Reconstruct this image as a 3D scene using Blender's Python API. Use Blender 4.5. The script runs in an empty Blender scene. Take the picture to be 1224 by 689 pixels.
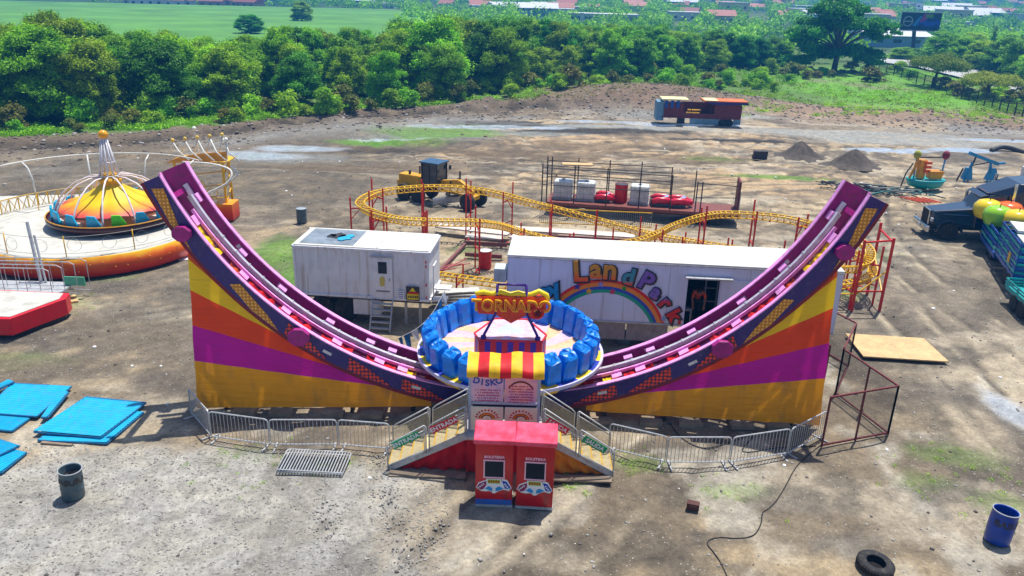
import bpy, math, random
import numpy as np
from mathutils import Vector, Matrix
R = math.radians
random.seed(7); rng = np.random.default_rng(7)
scene = bpy.context.scene
col = scene.collection
# ------------------------------------------------------------------ camera geometry
F = 950.0; H = 13.5; TH = math.atan(364/950.0); RO = R(1.6)
def ray(px, py):
    u = px-612.0; v = -(py-344.5); c, s = math.cos(RO), math.sin(RO)
    x = u*c - v*s; y = u*s + v*c; ct, st = math.cos(TH), math.sin(TH)
    return (x, F*ct+y*st, -F*st+y*ct)
def G(px, py, z=0.0):
    d = ray(px, py); t = (z-H)/d[2]; return (d[0]*t, d[1]*t, z)
def V(px, py, Y):
    d = ray(px, py); t = Y/d[1]; return (d[0]*t, Y, H+d[2]*t)
def PX(X, Y, Z):
    ct, st = math.cos(TH), math.sin(TH); c, s = math.cos(RO), math.sin(RO)
    dz = Z-H; f = Y*ct-dz*st; y = Y*st+dz*ct
    x = X*F/f; y = y*F/f
    return (612+x*c+y*s, 344.5-(-x*s+y*c))
# ------------------------------------------------------------------ materials
def lin(c):
    return tuple((x/12.92 if x <= 0.04045 else ((x+0.055)/1.055)**2.4) for x in c)
def hexc(h):
    return lin(tuple(int(h[i:i+2], 16)/255 for i in (0, 2, 4)))
MATS = {}
def mat(name, c, rough=0.6, metal=0.0, var=0.25, scale=3.0, bump=0.0, bscale=30.0, dirt=0.0, dirtc=(0.16, 0.12, 0.08), trans=0.0, spec=0.4, coat=0.0, wave=None, alpha=1.0, c2=None, emit=0):
    if name in MATS: return MATS[name]
    if isinstance(c, str): c = hexc(c)
    m = bpy.data.materials.new(name); m.use_nodes = True; MATS[name] = m
    nt = m.node_tree; N = nt.nodes; L = nt.links
    b = N['Principled BSDF']; out = N['Material Output']
    b.inputs['Roughness'].default_value = rough; b.inputs['Metallic'].default_value = metal
    b.inputs['Specular IOR Level'].default_value = spec
    if coat: b.inputs['Coat Weight'].default_value = coat
    tc = N.new('ShaderNodeTexCoord')
    nz = N.new('ShaderNodeTexNoise'); nz.inputs['Scale'].default_value = scale; nz.inputs['Detail'].default_value = 5
    nz.inputs['Roughness'].default_value = 0.65
    L.new(tc.outputs['Object'], nz.inputs['Vector'])
    cr = N.new('ShaderNodeMapRange'); cr.inputs['From Min'].default_value = 0.3; cr.inputs['From Max'].default_value = 0.7
    L.new(nz.outputs['Fac'], cr.inputs['Value'])
    mx = N.new('ShaderNodeMix'); mx.data_type = 'RGBA'
    L.new(cr.outputs[0], mx.inputs['Factor'])
    a1 = tuple(x*(1-var) for x in c); a2 = tuple(min(1, x*(1+var*0.6)) for x in (c2 or c))
    mx.inputs['A'].default_value = (*a1, 1); mx.inputs['B'].default_value = (*a2, 1)
    cur = mx.outputs['Result']
    if dirt > 0:
        n2 = N.new('ShaderNodeTexNoise'); n2.inputs['Scale'].default_value = scale*2.7; n2.inputs['Detail'].default_value = 7
        mp = N.new('ShaderNodeMapping'); mp.inputs['Scale'].default_value = (1, 1, 0.35)
        L.new(tc.outputs['Object'], mp.inputs['Vector']); L.new(mp.outputs[0], n2.inputs['Vector'])
        r2 = N.new('ShaderNodeMapRange'); r2.inputs['From Min'].default_value = 0.52; r2.inputs['From Max'].default_value = 0.75; r2.inputs['To Max'].default_value = dirt
        L.new(n2.outputs['Fac'], r2.inputs['Value'])
        m2 = N.new('ShaderNodeMix'); m2.data_type = 'RGBA'; L.new(r2.outputs[0], m2.inputs['Factor'])
        L.new(cur, m2.inputs['A']); m2.inputs['B'].default_value = (*dirtc, 1); cur = m2.outputs['Result']
    L.new(cur, b.inputs['Base Color'])
    if bump > 0:
        bp = N.new('ShaderNodeBump'); bp.inputs['Strength'].default_value = bump; bp.inputs['Distance'].default_value = 0.02
        if wave:
            w = N.new('ShaderNodeTexWave'); w.bands_direction = wave[0]; w.inputs['Scale'].default_value = wave[1]; w.inputs['Distortion'].default_value = wave[2]
            L.new(tc.outputs['Object'], w.inputs['Vector']); L.new(w.outputs['Fac'], bp.inputs['Height']); bp.inputs['Distance'].default_value = 0.05
        else:
            n3 = N.new('ShaderNodeTexNoise'); n3.inputs['Scale'].default_value = bscale; n3.inputs['Detail'].default_value = 4
            L.new(tc.outputs['Object'], n3.inputs['Vector']); L.new(n3.outputs['Fac'], bp.inputs['Height'])
        L.new(bp.outputs[0], b.inputs['Normal'])
    if trans > 0:
        t = N.new('ShaderNodeBsdfTranslucent'); L.new(cur, t.inputs['Color'])
        ms = N.new('ShaderNodeMixShader'); ms.inputs[0].default_value = trans
        L.new(b.outputs[0], ms.inputs[1]); L.new(t.outputs[0], ms.inputs[2]); L.new(ms.outputs[0], out.inputs['Surface'])
    if alpha < 1: b.inputs['Alpha'].default_value = alpha
    return m
def grad(name, stops, axis='Z', lo=0, hi=1, rough=0.5, var=0.1, trans=0.0):
    """painted gradient in object space (spray-painted artwork)"""
    if name in MATS: return MATS[name]
    m = mat(name, (0.5, 0.5, 0.5), rough=rough, trans=trans); nt = m.node_tree; N = nt.nodes; L = nt.links
    tc = N.new('ShaderNodeTexCoord'); sp = N.new('ShaderNodeSeparateXYZ'); L.new(tc.outputs['Object'], sp.inputs[0])
    mr = N.new('ShaderNodeMapRange'); mr.inputs['From Min'].default_value = lo; mr.inputs['From Max'].default_value = hi
    nz = N.new('ShaderNodeTexNoise'); nz.inputs['Scale'].default_value = 1.3; L.new(tc.outputs['Object'], nz.inputs['Vector'])
    ad = N.new('ShaderNodeMath'); ad.operation = 'MULTIPLY_ADD'; ad.inputs[1].default_value = (hi-lo)*var; L.new(nz.outputs['Fac'], ad.inputs[0]); L.new(sp.outputs[axis], ad.inputs[2])
    L.new(ad.outputs[0], mr.inputs['Value'])
    rp = N.new('ShaderNodeValToRGB'); cr = rp.color_ramp
    while len(cr.elements) < len(stops): cr.elements.new(0.5)
    for e, (p, c) in zip(cr.elements, stops): e.position = p; e.color = (*hexc(c), 1)
    L.new(mr.outputs[0], rp.inputs[0])
    for n in N:
        if n.type in ('BSDF_PRINCIPLED',): L.new(rp.outputs[0], n.inputs['Base Color'])
        if n.type == 'BSDF_TRANSLUCENT': L.new(rp.outputs[0], n.inputs['Color'])
    return m
def dots(name, base, dot, scale=9.0, r=0.32):
    if name in MATS: return MATS[name]
    m = mat(name, base, rough=0.4); N = m.node_tree.nodes; L = m.node_tree.links
    tc = N.new('ShaderNodeTexCoord'); vo = N.new('ShaderNodeTexVoronoi'); vo.inputs['Scale'].default_value = scale; vo.inputs['Randomness'].default_value = 0.15
    L.new(tc.outputs['Object'], vo.inputs['Vector'])
    lt = N.new('ShaderNodeMath'); lt.operation = 'LESS_THAN'; lt.inputs[1].default_value = r; L.new(vo.outputs['Distance'], lt.inputs[0])
    mx = N.new('ShaderNodeMix'); mx.data_type = 'RGBA'; L.new(lt.outputs[0], mx.inputs['Factor'])
    mx.inputs['A'].default_value = (*hexc(base), 1); mx.inputs['B'].default_value = (*hexc(dot), 1)
    L.new(mx.outputs['Result'], N['Principled BSDF'].inputs['Base Color']); return m

# ------------------------------------------------------------------ mesh builder
class MB:
    def __init__(s): s.v = []; s.f = []; s.m = []; s.mi = 0
    def add(s, vs, fs, mi=None):
        o = len(s.v); s.v += [tuple(p) for p in vs]
        for f in fs: s.f.append(tuple(o+i for i in f)); s.m.append(s.mi if mi is None else mi)
        return s
    def box(s, c, d, rz=0.0, mi=None, taper=1.0, rx=0.0, ry=0.0):
        M = Matrix.Translation(c) @ Matrix.Rotation(rz, 4, 'Z') @ Matrix.Rotation(ry, 4, 'Y') @ Matrix.Rotation(rx, 4, 'X')
        x, y, z = d[0]/2, d[1]/2, d[2]/2; t = taper
        vs = [(-x, -y, -z), (x, -y, -z), (x, y, -z), (-x, y, -z), (-x*t, -y*t, z), (x*t, -y*t, z), (x*t, y*t, z), (-x*t, y*t, z)]
        return s.add([M @ Vector(p) for p in vs], [(0, 3, 2, 1), (4, 5, 6, 7), (0, 1, 5, 4), (1, 2, 6, 5), (2, 3, 7, 6), (3, 0, 4, 7)], mi)
    def beam(s, a, b, w, h, mi=None, up=(0, 0, 1)):
        a = Vector(a); b = Vector(b); d = b-a; l = d.length
        if l < 1e-6: return s
        d /= l; u = Vector(up)
        if abs(d.dot(u)) > 0.98: u = Vector((0, 1, 0))
        x = d.cross(u).normalized(); z = x.cross(d)
        vs = []
        for p in (a, b):
            for i, j in ((-1, -1), (1, -1), (1, 1), (-1, 1)): vs.append(p + x*i*w/2 + z*j*h/2)
        return s.add(vs, [(3, 2, 1, 0), (4, 5, 6, 7), (0, 1, 5, 4), (1, 2, 6, 5), (2, 3, 7, 6), (3, 0, 4, 7)], mi)
    def tube(s, pts, r, n=6, mi=None, closed=False, cap=True):
        P = [Vector(p) for p in pts]; k = len(P); vs = []; prev = None
        rs = r if isinstance(r, (list, tuple)) else [r]*k
        for i, p in enumerate(P):
            if closed: t = P[(i+1) % k]-P[i-1]
            else: t = P[min(i+1, k-1)]-P[max(i-1, 0)]
            t = t.normalized() if t.length > 1e-9 else Vector((0, 0, 1))
            if prev is None:
                u = Vector((0, 0, 1)) if abs(t.z) < 0.9 else Vector((1, 0, 0)); x = t.cross(u).normalized()
            else:
                x = (prev - t*prev.dot(t)); x = x.normalized() if x.length > 1e-6 else t.orthogonal().normalized()
            prev = x; y = t.cross(x)
            for j in range(n):
                a = 2*math.pi*j/n; vs.append(p + (x*math.cos(a)+y*math.sin(a))*rs[i])
        fs = []; last = k if closed else k-1
        for i in range(last):
            for j in range(n):
                a = i*n+j; b = i*n+(j+1) % n; c = ((i+1) % k)*n+(j+1) % n; d = ((i+1) % k)*n+j; fs.append((a, b, c, d))
        if cap and not closed: fs.append(tuple(range(n))[::-1]); fs.append(tuple((k-1)*n+j for j in range(n)))
        return s.add(vs, fs, mi)
    def lathe(s, prof, c=(0, 0, 0), n=24, mi=None, sc=(1, 1), a0=0.0):
        vs = []; fs = []
        for (r, z) in prof:
            for j in range(n):
                a = a0+2*math.pi*j/n; vs.append((c[0]+r*math.cos(a)*sc[0], c[1]+r*math.sin(a)*sc[1], c[2]+z))
        for i in range(len(prof)-1):
            for j in range(n): fs.append((i*n+j, i*n+(j+1) % n, (i+1)*n+(j+1) % n, (i+1)*n+j))
        if prof[0][0] > 0.001: fs.append(tuple(range(n))[::-1])
        if prof[-1][0] > 0.001: fs.append(tuple((len(prof)-1)*n+j for j in range(n)))
        return s.add(vs, fs, mi)
    def ball(s, c, r, n=12, mi=None, sz=1.0):
        return s.lathe([(max(0.0012, r*math.sin(math.pi*i/8)), -r*sz*math.cos(math.pi*i/8)) for i in range(9)], c, n, mi)
    def prism(s, pts, off, mi=None):
        n = len(pts); P = [Vector(p) for p in pts]; o = Vector(off)
        vs = P + [p+o for p in P]
        fs = [tuple(range(n))[::-1], tuple(range(n, 2*n))] + [(i, (i+1) % n, n+(i+1) % n, n+i) for i in range(n)]
        return s.add(vs, fs, mi)
    def quad(s, *p, mi=None): return s.add(p, [tuple(range(len(p)))], mi)
    def torus(s, c, R_, r, n=24, k=8, mi=None, axis='Z', sc=1.0):
        pts = []
        for i in range(n):
            a = 2*math.pi*i/n; x, y = R_*math.cos(a), R_*math.sin(a)
            p = {'Z': (x, y, 0), 'Y': (x, 0, y), 'X': (0, x, y)}[axis]
            pts.append((c[0]+p[0], c[1]+p[1], c[2]+p[2]))
        return s.tube(pts, r, k, mi, closed=True)
    def build(s, name, mats, parent=None, smooth=False, bev=0.0):
        o0 = Vector((0, 0, 0)); q = parent
        while q is not None: o0 = o0+Vector(q.location); q = q.parent
        me = bpy.data.meshes.new(name)
        me.from_pydata([tuple(Vector(p)-o0) for p in s.v], [], s.f)
        if not isinstance(mats, (list, tuple)): mats = [mats]
        for m in mats: me.materials.append(m)
        me.polygons.foreach_set('material_index', s.m)
        if smooth: me.polygons.foreach_set('use_smooth', [True]*len(s.f))
        me.update()
        ob = bpy.data.objects.new(name, me); col.objects.link(ob)
        if parent is not None: ob.parent = parent
        if smooth == 'auto':
            pass
        if bev:
            md = ob.modifiers.new('b', 'BEVEL'); md.width = bev; md.segments = 2; md.limit_method = 'ANGLE'; md.angle_limit = R(40)
        return ob
def tag(o, label=None, cat=None, group=None, kind=None):
    if label: o['label'] = label
    if cat: o['category'] = cat
    if group: o['group'] = group
    if kind: o['kind'] = kind
    return o
def thing(name, label, cat, loc=(0, 0, 0), rz=0.0, group=None):
    o = bpy.data.objects.new(name, None); col.objects.link(o); o.location = loc; o.rotation_euler = (0, 0, rz)
    o.empty_display_size = 0.2
    return tag(o, label, cat, group)
def copy_tree(o, parent=None):
    c = o.copy(); col.objects.link(c); c.parent = parent
    for ch in list(o.children): copy_tree(ch, c)
    return c
def place(o, loc, rz=0.0, label=None, sc=None):
    o.location = loc; o.rotation_euler = (0, 0, rz)
    if sc: o.scale = (sc, sc, sc) if not isinstance(sc, tuple) else sc
    if label: o['label'] = label
    return o
def ordinal(n):
    return str(n)+('th' if 10 <= n % 100 <= 20 else {1: 'st', 2: 'nd', 3: 'rd'}.get(n % 10, 'th'))
def text(name, s, size, mtx, m, parent, ext=0.004, off=0.0, cyl=None, align='CENTER', sx=1.0):
    cu = bpy.data.curves.new('t', 'FONT'); cu.body = s; cu.size = size; cu.extrude = ext; cu.offset = off; cu.align_x = align; cu.align_y = 'CENTER'
    cu.resolution_u = 3
    ob = bpy.data.objects.new('t', cu); col.objects.link(ob)
    bpy.context.view_layer.update()
    me = bpy.data.meshes.new_from_object(ob.evaluated_get(bpy.context.evaluated_depsgraph_get()))
    bpy.data.objects.remove(ob); me.name = name
    if cyl:   # wrap round a vertical cylinder of radius cyl; y -> z
        for v in me.vertices:
            a = v.co.x/cyl; rr = cyl+v.co.z+0.004; v.co = Vector((rr*math.sin(a), -rr*math.cos(a), v.co.y))
    o0 = Vector((0, 0, 0)); q = parent
    while q is not None: o0 = o0+Vector(q.location); q = q.parent
    me.transform(Matrix.Translation(-o0) @ mtx @ Matrix.Diagonal((sx, 1, 1, 1)))
    me.materials.clear(); me.materials.append(m)
    o = bpy.data.objects.new(name, me); col.objects.link(o); o.parent = parent
    return o
def facing(p, yaw=0.0, roll=0.0, tilt=0.0):
    """text frame standing upright at p, facing -Y (yaw turns about Z, roll turns in its own plane)"""
    return Matrix.Translation(p) @ Matrix.Rotation(yaw, 4, 'Z') @ Matrix.Rotation(R(90)-tilt, 4, 'X') @ Matrix.Rotation(roll, 4, 'Z')
# ------------------------------------------------------------------ palette
STEEL = mat('galvanised_steel', (0.46, 0.48, 0.50), rough=0.45, metal=0.2, var=0.2, dirt=0.3)
BLK = mat('black_rubber', (0.018, 0.018, 0.02), rough=0.8, var=0.4, dirt=0.35)
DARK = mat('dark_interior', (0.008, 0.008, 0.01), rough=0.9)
WHT = mat('white_paint', (0.74, 0.75, 0.78), rough=0.5, var=0.1, scale=1.2, dirt=0.35, dirtc=(0.35, 0.28, 0.22))
WHTROOF = mat('white_roof_paint', (0.60, 0.585, 0.55), rough=0.65, var=0.12, scale=1.1, dirt=0.35, dirtc=(0.4, 0.36, 0.3))
PINK = mat('pink_paint', hexc('f4a0e4'), rough=0.5, var=0.2, dirt=0.5)
PURP = mat('purple_paint', hexc('a00c74'), rough=0.5, var=0.28, dirt=0.45, dirtc=(0.2, 0.05, 0.15))
NAVY = mat('indigo_paint', hexc('2c1468'), rough=0.35, var=0.25, dirt=0.12)
PLUM = mat('violet_pipe_paint', hexc('3a1a78'), rough=0.4)
GOLDDOT = dots('gold_dotted_panel', 'b8741c', 'f0b040', 9, 0.3)
REDDOT = dots('red_dotted_panel', '3a1440', 'e83c20', 8.0, 0.42)
CUR = [mat('mustard_cloth', hexc('f8a404'), 0.7, var=0.12, scale=0.8, trans=0.22, bump=0.5, bscale=3, dirt=0.4),
       mat('purple_cloth', hexc('cc0a9c'), 0.7, var=0.12, scale=0.8, trans=0.22, bump=0.5, bscale=3),
       mat('orange_cloth', hexc('fa4a06'), 0.7, var=0.12, scale=0.8, trans=0.22, bump=0.5, bscale=3),
       mat('yellow_cloth', hexc('fccc08'), 0.7, var=0.1, scale=0.8, trans=0.22, bump=0.5, bscale=3),
       mat('dark_orange_cloth', hexc('e05a14'), 0.7, trans=0.4)]
GREYT = mat('pale_grey_track_steel', (0.62, 0.60, 0.66), rough=0.4, metal=0.3, dirt=0.4)
REDS = mat('red_paint', hexc('c81410'), rough=0.45, var=0.2, dirt=0.25)
YEL = mat('yellow_paint', hexc('e0b010'), rough=0.45, var=0.2, dirt=0.3)
ORG = mat('orange_paint', hexc('ee7010'), rough=0.4, var=0.15)
TARP = mat('blue_tarpaulin', hexc('068cf0'), rough=0.4, var=0.3, scale=3.5, bump=1.0, bscale=5, trans=0.2, spec=0.6)
CYAN = mat('cyan_sheet_metal', hexc('14a2cc'), rough=0.45, var=0.15, dirt=0.35)
BLUE = mat('blue_paint', hexc('0a50a8'), rough=0.4, var=0.2, dirt=0.3)
TEAL = mat('teal_paint', hexc('18a0a0'), rough=0.4, var=0.2, dirt=0.3)
WOOD = mat('plywood', hexc('c8a878'), rough=0.7, var=0.2, scale=2, dirt=0.4)
WOOD2 = mat('old_timber', hexc('8a7a68'), rough=0.8, var=0.4)
GLASS = mat('dark_glass', (0.02, 0.03, 0.04), rough=0.08, spec=0.8)
RUST = mat('maroon_paint', hexc('6a1c26'), rough=0.6, var=0.3, dirt=0.4)
BLKST = mat('black_steel', (0.03, 0.025, 0.025), rough=0.5, dirt=0.4)
CREAM = mat('cream_panel', hexc('e4e0c8'), rough=0.5, var=0.08, dirt=0.2)
DRED = mat('deep_red_gloss', hexc('c00a14'), rough=0.25, var=0.2, scale=2.0, coat=0.3, dirt=0.1)
REDCL = mat('red_cloth', hexc('d0101c'), rough=0.75, trans=0.25, bump=0.8, wave=('DIAGONAL', 1.2, 3.0))
ORCL = mat('amber_cloth', hexc('e89008'), rough=0.75, trans=0.25, bump=0.8, wave=('DIAGONAL', 1.2, 3.0))
BWHITE = mat('bright_white', (0.8, 0.8, 0.8), rough=0.5, var=0.05)

for m_ in CUR[:4]:   # creases run along the stretched cloth
    nt_ = m_.node_tree; bp_ = [n for n in nt_.nodes if n.type == 'BUMP'][0]; nz_ = bp_.inputs['Height'].links[0].from_node; tcn = [n for n in nt_.nodes if n.type == 'TEX_COORD'][0]
    mp_ = nt_.nodes.new('ShaderNodeMapping'); mp_.inputs['Scale'].default_value = (.35, 1, 3.2); mp_.inputs['Rotation'].default_value = (0, R(12), 0); nt_.links.new(tcn.outputs['Object'], mp_.inputs['Vector']); nt_.links.new(mp_.outputs[0], nz_.inputs['Vector']); nz_.inputs['Scale'].default_value = 2.2; bp_.inputs['Distance'].default_value = .12; bp_.inputs['Strength'].default_value = .7
def streaks(m, c, amt, sx=6.0, sz=.35, lo=.56, hi=.7):
    nt = m.node_tree; N = nt.nodes; L = nt.links; b = N['Principled BSDF']; src = b.inputs['Base Color'].links[0].from_socket
    tc = N.new('ShaderNodeTexCoord'); mp = N.new('ShaderNodeMapping'); mp.inputs['Scale'].default_value = (sx, sx, sz); L.new(tc.outputs['Object'], mp.inputs['Vector'])
    nz = N.new('ShaderNodeTexNoise'); nz.inputs['Scale'].default_value = 1.0; nz.inputs['Detail'].default_value = 6; L.new(mp.outputs[0], nz.inputs['Vector'])
    r = N.new('ShaderNodeMapRange'); r.inputs['From Min'].default_value = lo; r.inputs['From Max'].default_value = hi; r.inputs['To Max'].default_value = amt; L.new(nz.outputs['Fac'], r.inputs['Value'])
    mx = N.new('ShaderNodeMix'); mx.data_type = 'RGBA'; L.new(r.outputs[0], mx.inputs['Factor']); L.new(src, mx.inputs['A']); mx.inputs['B'].default_value = (*c, 1); L.new(mx.outputs['Result'], b.inputs['Base Color'])
streaks(WHT, (.32, .2, .13), .5); streaks(WHTROOF, (.3, .27, .23), .35, 2.0, 2.0); streaks(DRED, (.16, .02, .02), .5, 5, .6); streaks(PURP, (.07, .03, .05), .5, 5, 5); streaks(PINK, (.3, .16, .26), .5, 5, 5); streaks(NAVY, (.12, .1, .14), .35, 4, 4); streaks(STEEL, (.2, .13, .09), .4, 5, 5)
# ================================================================== GROUND
def vnoise(x, y, s, seed=0):
    x = x/s+seed*17.3; y = y/s+seed*9.1
    xi = np.floor(x).astype(np.int64); yi = np.floor(y).astype(np.int64); fx = x-xi; fy = y-yi
    def h(a, b):
        n = (a*374761393+b*668265263+seed*1013904223) & 0xffffffff; n = ((n ^ (n >> 13))*1274126177) & 0xffffffff
        return ((n ^ (n >> 16)) & 0xffff)/65535.0
    u = fx*fx*(3-2*fx); w = fy*fy*(3-2*fy)
    return (h(xi, yi)*(1-u)+h(xi+1, yi)*u)*(1-w)+(h(xi, yi+1)*(1-u)+h(xi+1, yi+1)*u)*w
def fbm(x, y, s, seed=0, o=4):
    t = 0; a = 0.5; w = 0
    for i in range(o): t = t+a*vnoise(x, y, s/(2**i), seed+i*3); w += a; a *= 0.55
    return t/w
def axis(lo, hi, step, far_lo, far_hi, g=1.12):
    a = list(np.arange(lo, hi, step)); s = step
    while a[-1] < far_hi: s *= g; a.append(a[-1]+s)
    s = step; b = [lo]
    while b[-1] > far_lo: s *= g; b.append(b[-1]-s)
    return np.array(b[::-1][:-1]+a)
gx = axis(-42, 44, 0.26, -2500, 2500); gy = axis(11, 90, 0.26, -60, 5200)
XX, YY = np.meshgrid(gx, gy)
def ss(a, b, x):
    t = np.clip((x-a)/(b-a), 0, 1); return t*t*(3-2*t)
# the rubble bank runs obliquely behind the yard
_bp = sorted(G(*p)[:2] for p in ((-90, 176), (0, 172), (150, 167), (230, 160), (300, 152), (360, 143), (430, 136), (520, 131), (600, 128), (700, 126), (780, 124), (900, 127), (1000, 134), (1150, 142), (1224, 150)))
def bank(X): return np.interp(X, [p[0] for p in _bp], [p[1] for p in _bp])
def height(X, Y):
    near = 1-ss(90, 160, Y)
    h = (fbm(X, Y, 6, 1)-0.5)*0.22*near + (fbm(X, Y, 0.8, 5)-0.5)*0.07*near
    yard = 1-ss(23, 30, Y)*0
    d = Y-bank(X)
    b = np.exp(-(d/2.6)**2)*(0.3+1.5*fbm(X, Y, 5, 9))*0.32-.45*np.exp(-((d+2.0)/1.2)**2)*(X < 5)
    lump = np.clip(fbm(X, Y, 2.2, 12)-0.5, 0, 1)*2.6*np.exp(-((d+1)/6.0)**2)*ss(.35, .6, fbm(X, Y, 11, 61))
    # raised bare mound mid-right
    m2 = np.exp(-((X-16)/14)**2-((Y-104)/7)**2)*2.0
    rut = 0
    h = h+(b+lump+m2)*np.where(X < 62, 1, 0.4)
    # graded dirt windrows in the middle
    h = h+0.5*np.exp(-((Y-(72+0.12*X))/1.5)**2)*np.clip(fbm(X, Y, 4, 20)*1.8-0.4, 0, 1)*(np.abs(X-3) < 16)
    r = np.hypot(X, Y)
    hill = ss(900, 3000, Y)*42*(0.75+0.4*fbm(X, Y, 900, 31)) * (0.35+0.65*ss(-700, 900, X)) + np.clip(Y-np.where(X < -20, 400, 260), 0, 700)*.014*ss(0, 120, Y-np.where(X < -20, 400, 260))
    und = ss(300, 700, Y)*2.0*(fbm(X, Y, 150, 8)-0.5)
    return h+hill+und
ZZ = height(XX, YY)
def ground_z(x, y): return float(height(np.array([x]), np.array([y]))[0])
def C_(h): return np.array(hexc(h))
base = np.zeros(XX.shape+(3,))
def paint(colr, mask):
    global base
    mask = np.clip(mask, 0, 1)[..., None]; base = base*(1-mask)+np.array(colr)*mask
n1 = fbm(XX, YY, 7, 40); n2 = fbm(XX, YY, 2.2, 41); n3 = fbm(XX, YY, 0.7, 42); n4 = fbm(XX, YY, 18, 43, 3)
dirtA = np.array((0.31, 0.255, 0.185)); dirtB = np.array((0.20, 0.17, 0.135)); sand = np.array((0.37, 0.31, 0.225)); gravel = np.array((0.36, 0.35, 0.325))
mud = np.array((0.075, 0.068, 0.062)); grassc = np.array((0.12, 0.23, 0.04)); lime = np.array((0.14, 0.30, 0.03)); tan = np.array((0.33, 0.25, 0.165))
base[:] = dirtA
paint(dirtB, ss(0.42, 0.62, n1)*0.8)
paint(sand, ss(0.5, 0.68, n2)*0.55)
def blob(px, py, rx, ry, z=0, soft=0.5, rot=0.0, rag=0.5):
    """soft ragged patch centred where the photo shows it; radii in metres"""
    X0, Y0, _ = G(px, py); c, s = math.cos(rot), math.sin(rot)
    dx = XX-X0; dy = YY-Y0; u = (dx*c+dy*s)/rx; v = (-dx*s+dy*c)/ry
    d = np.sqrt(u*u+v*v)+(n2-0.5)*rag*1.6+(n3-0.5)*rag
    return 1-ss(1-soft, 1+soft*0.4, d)
# gravel lower-left
gm = (1-ss(20.2, 21.6, YY+(n2-0.5)*3+0.12*np.abs(XX+10)))*(1-ss(-3.5, -1.0, XX+(n2-0.5)*3))
paint(gravel, gm*0.85)
# tan graded earth in the mid ground
tm = ss(52, 58, YY+(n2-0.5)*8)*(1-ss(76, 84, YY+(n2-.5)*8))*ss(-12, -6, XX+(n1-.5)*8)*(1-ss(22, 30, XX+(n1-.5)*10))
paint(tan*1.12, tm*0.95)
for k in range(26):   # curved wheel tracks across the graded earth
    cx, cy, rr = rng.uniform(-5, 40), rng.uniform(30, 110), rng.uniform(14, 60)
    d = np.abs(np.hypot(XX-cx, (YY-cy)*1.0)-rr)
    w = 0.22
    msk = ((d < w) | (np.abs(d-1.6) < w))*1.0*(n1 > 0.38)*(YY > 44)*(YY < 82)*(XX > -14)*(XX < 38)
    paint(dirtB*0.6 if k % 2 else sand*1.1, msk*0.6); ZZ = ZZ-msk*0.05
tr = fbm(XX*0.25+YY*0.1, YY*1.6, 3.0, 60)
paint(mud*1.6, ss(0.53, 0.66, tr)*tm*0.65)
# right-hand dusty roadway
paint(np.array((0.38, 0.34, 0.28)), ss(13.5, 16, XX+(n2-.5)*2)*(1-ss(24, 27, XX-0.3*(YY-30)))*(1-ss(40, 50, YY))*0.6)
trk = np.abs(((XX-0.28*(YY-30)-18+0.6*n1) % 2.4)-1.2)
paint(dirtB*0.75, (trk < 0.3)*ss(.45, .6, n1)*(XX > 14)*(YY > 22)*(YY < 48)*0.4)
# broad damp and dusty areas, scuffs and wheel tracks everywhere
g1 = fbm(XX, YY, 9, 201, 5); g2_ = fbm(XX, YY, 3.1, 202, 5); g3_ = fbm(XX, YY, 1.2, 203, 4); g4_ = fbm(XX+YY*.3, YY*2.2, 5.0, 204, 5)
yard = 1-ss(0, 3, YY-bank(XX)); leftd = (1-ss(-13, -6, XX+(g1-.5)*10))*ss(23, 27, YY)
paint(np.array((.145, .125, .105)), ss(.50, .60, g1)*yard*.6)
paint(np.array((.10, .09, .08)), ss(.55, .63, g2_)*yard*.55*(1-gm)); paint(np.array((.40, .36, .30)), ss(.56, .66, g4_)*yard*.55)
paint(np.array((.16, .145, .125)), leftd*ss(.40, .55, g3_)*.75*yard); paint(np.array((.13, .11, .085)), (1-ss(-14, -4, XX))*ss(44, 50, YY)*yard*.6)
paint(np.array((.09, .08, .07)), ss(.60, .68, g3_)*yard*.5)
paint(np.array((.45, .43, .39)), ss(.58, .68, fbm(XX, YY, 2.0, 207, 5))*yard*.5*(YY < 30))
for (px, py, a_, sp_, st_) in ((640, 610, 1.1, 1.7, .35), (760, 640, .95, 1.8, .3), (1150, 420, 1.45, 1.9, .45), (1120, 330, 1.5, 1.9, .45), (480, 640, 1.9, 1.8, .25), (820, 200, .15, 1.7, .5), (700, 215, .3, 1.8, .5), (600, 195, .05, 1.8, .5), (520, 205, 2.9, 1.8, .5), (900, 230, .35, 1.7, .4), (1060, 260, 1.2, 1.8, .4), (760, 180, .0, 1.7, .5), (250, 380, .5, 1.6, .3)):
    X0, Y0, _ = G(px, py); dx = XX-X0; dy = YY-Y0; u = dx*math.cos(a_)+dy*math.sin(a_); v = -dx*math.sin(a_)+dy*math.cos(a_)+.012*u*u*math.sin(px)+.5*(n1-.5)
    ln = np.exp(-(u/(6+Y0*.12))**2); wv = ss(.35, .55, n2)
    for o_ in (0, sp_): m_ = np.exp(-((v-o_)/.2)**2)*ln*wv; paint(np.array((.11, .095, .08)), np.minimum(1, m_*st_*2.0)); ZZ = ZZ-m_*.06; paint(np.array((.42, .37, .29)), np.exp(-((v-o_-.36)/.14)**2)*ln*wv*st_*1.5)
for a in [(600, 148, 9, 1.8), (690, 158, 8, 1.4), (760, 156, 8, 1.3), (430, 180, 6, 1.4), (860, 168, 7, 1.0), (640, 150, 8, 1.5)]: paint(mud*.8, blob(*a, rot=0.05, rag=.8))
for a in [(330, 178, 9, 2), (250, 190, 6, 2.5), (420, 200, 8, 2), (640, 185, 10, 2), (700, 175, 10, 1.6), (800, 190, 8, 2)]: paint(np.array((.15, .115, .08)), blob(*a, rag=1.0)*.65)
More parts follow.
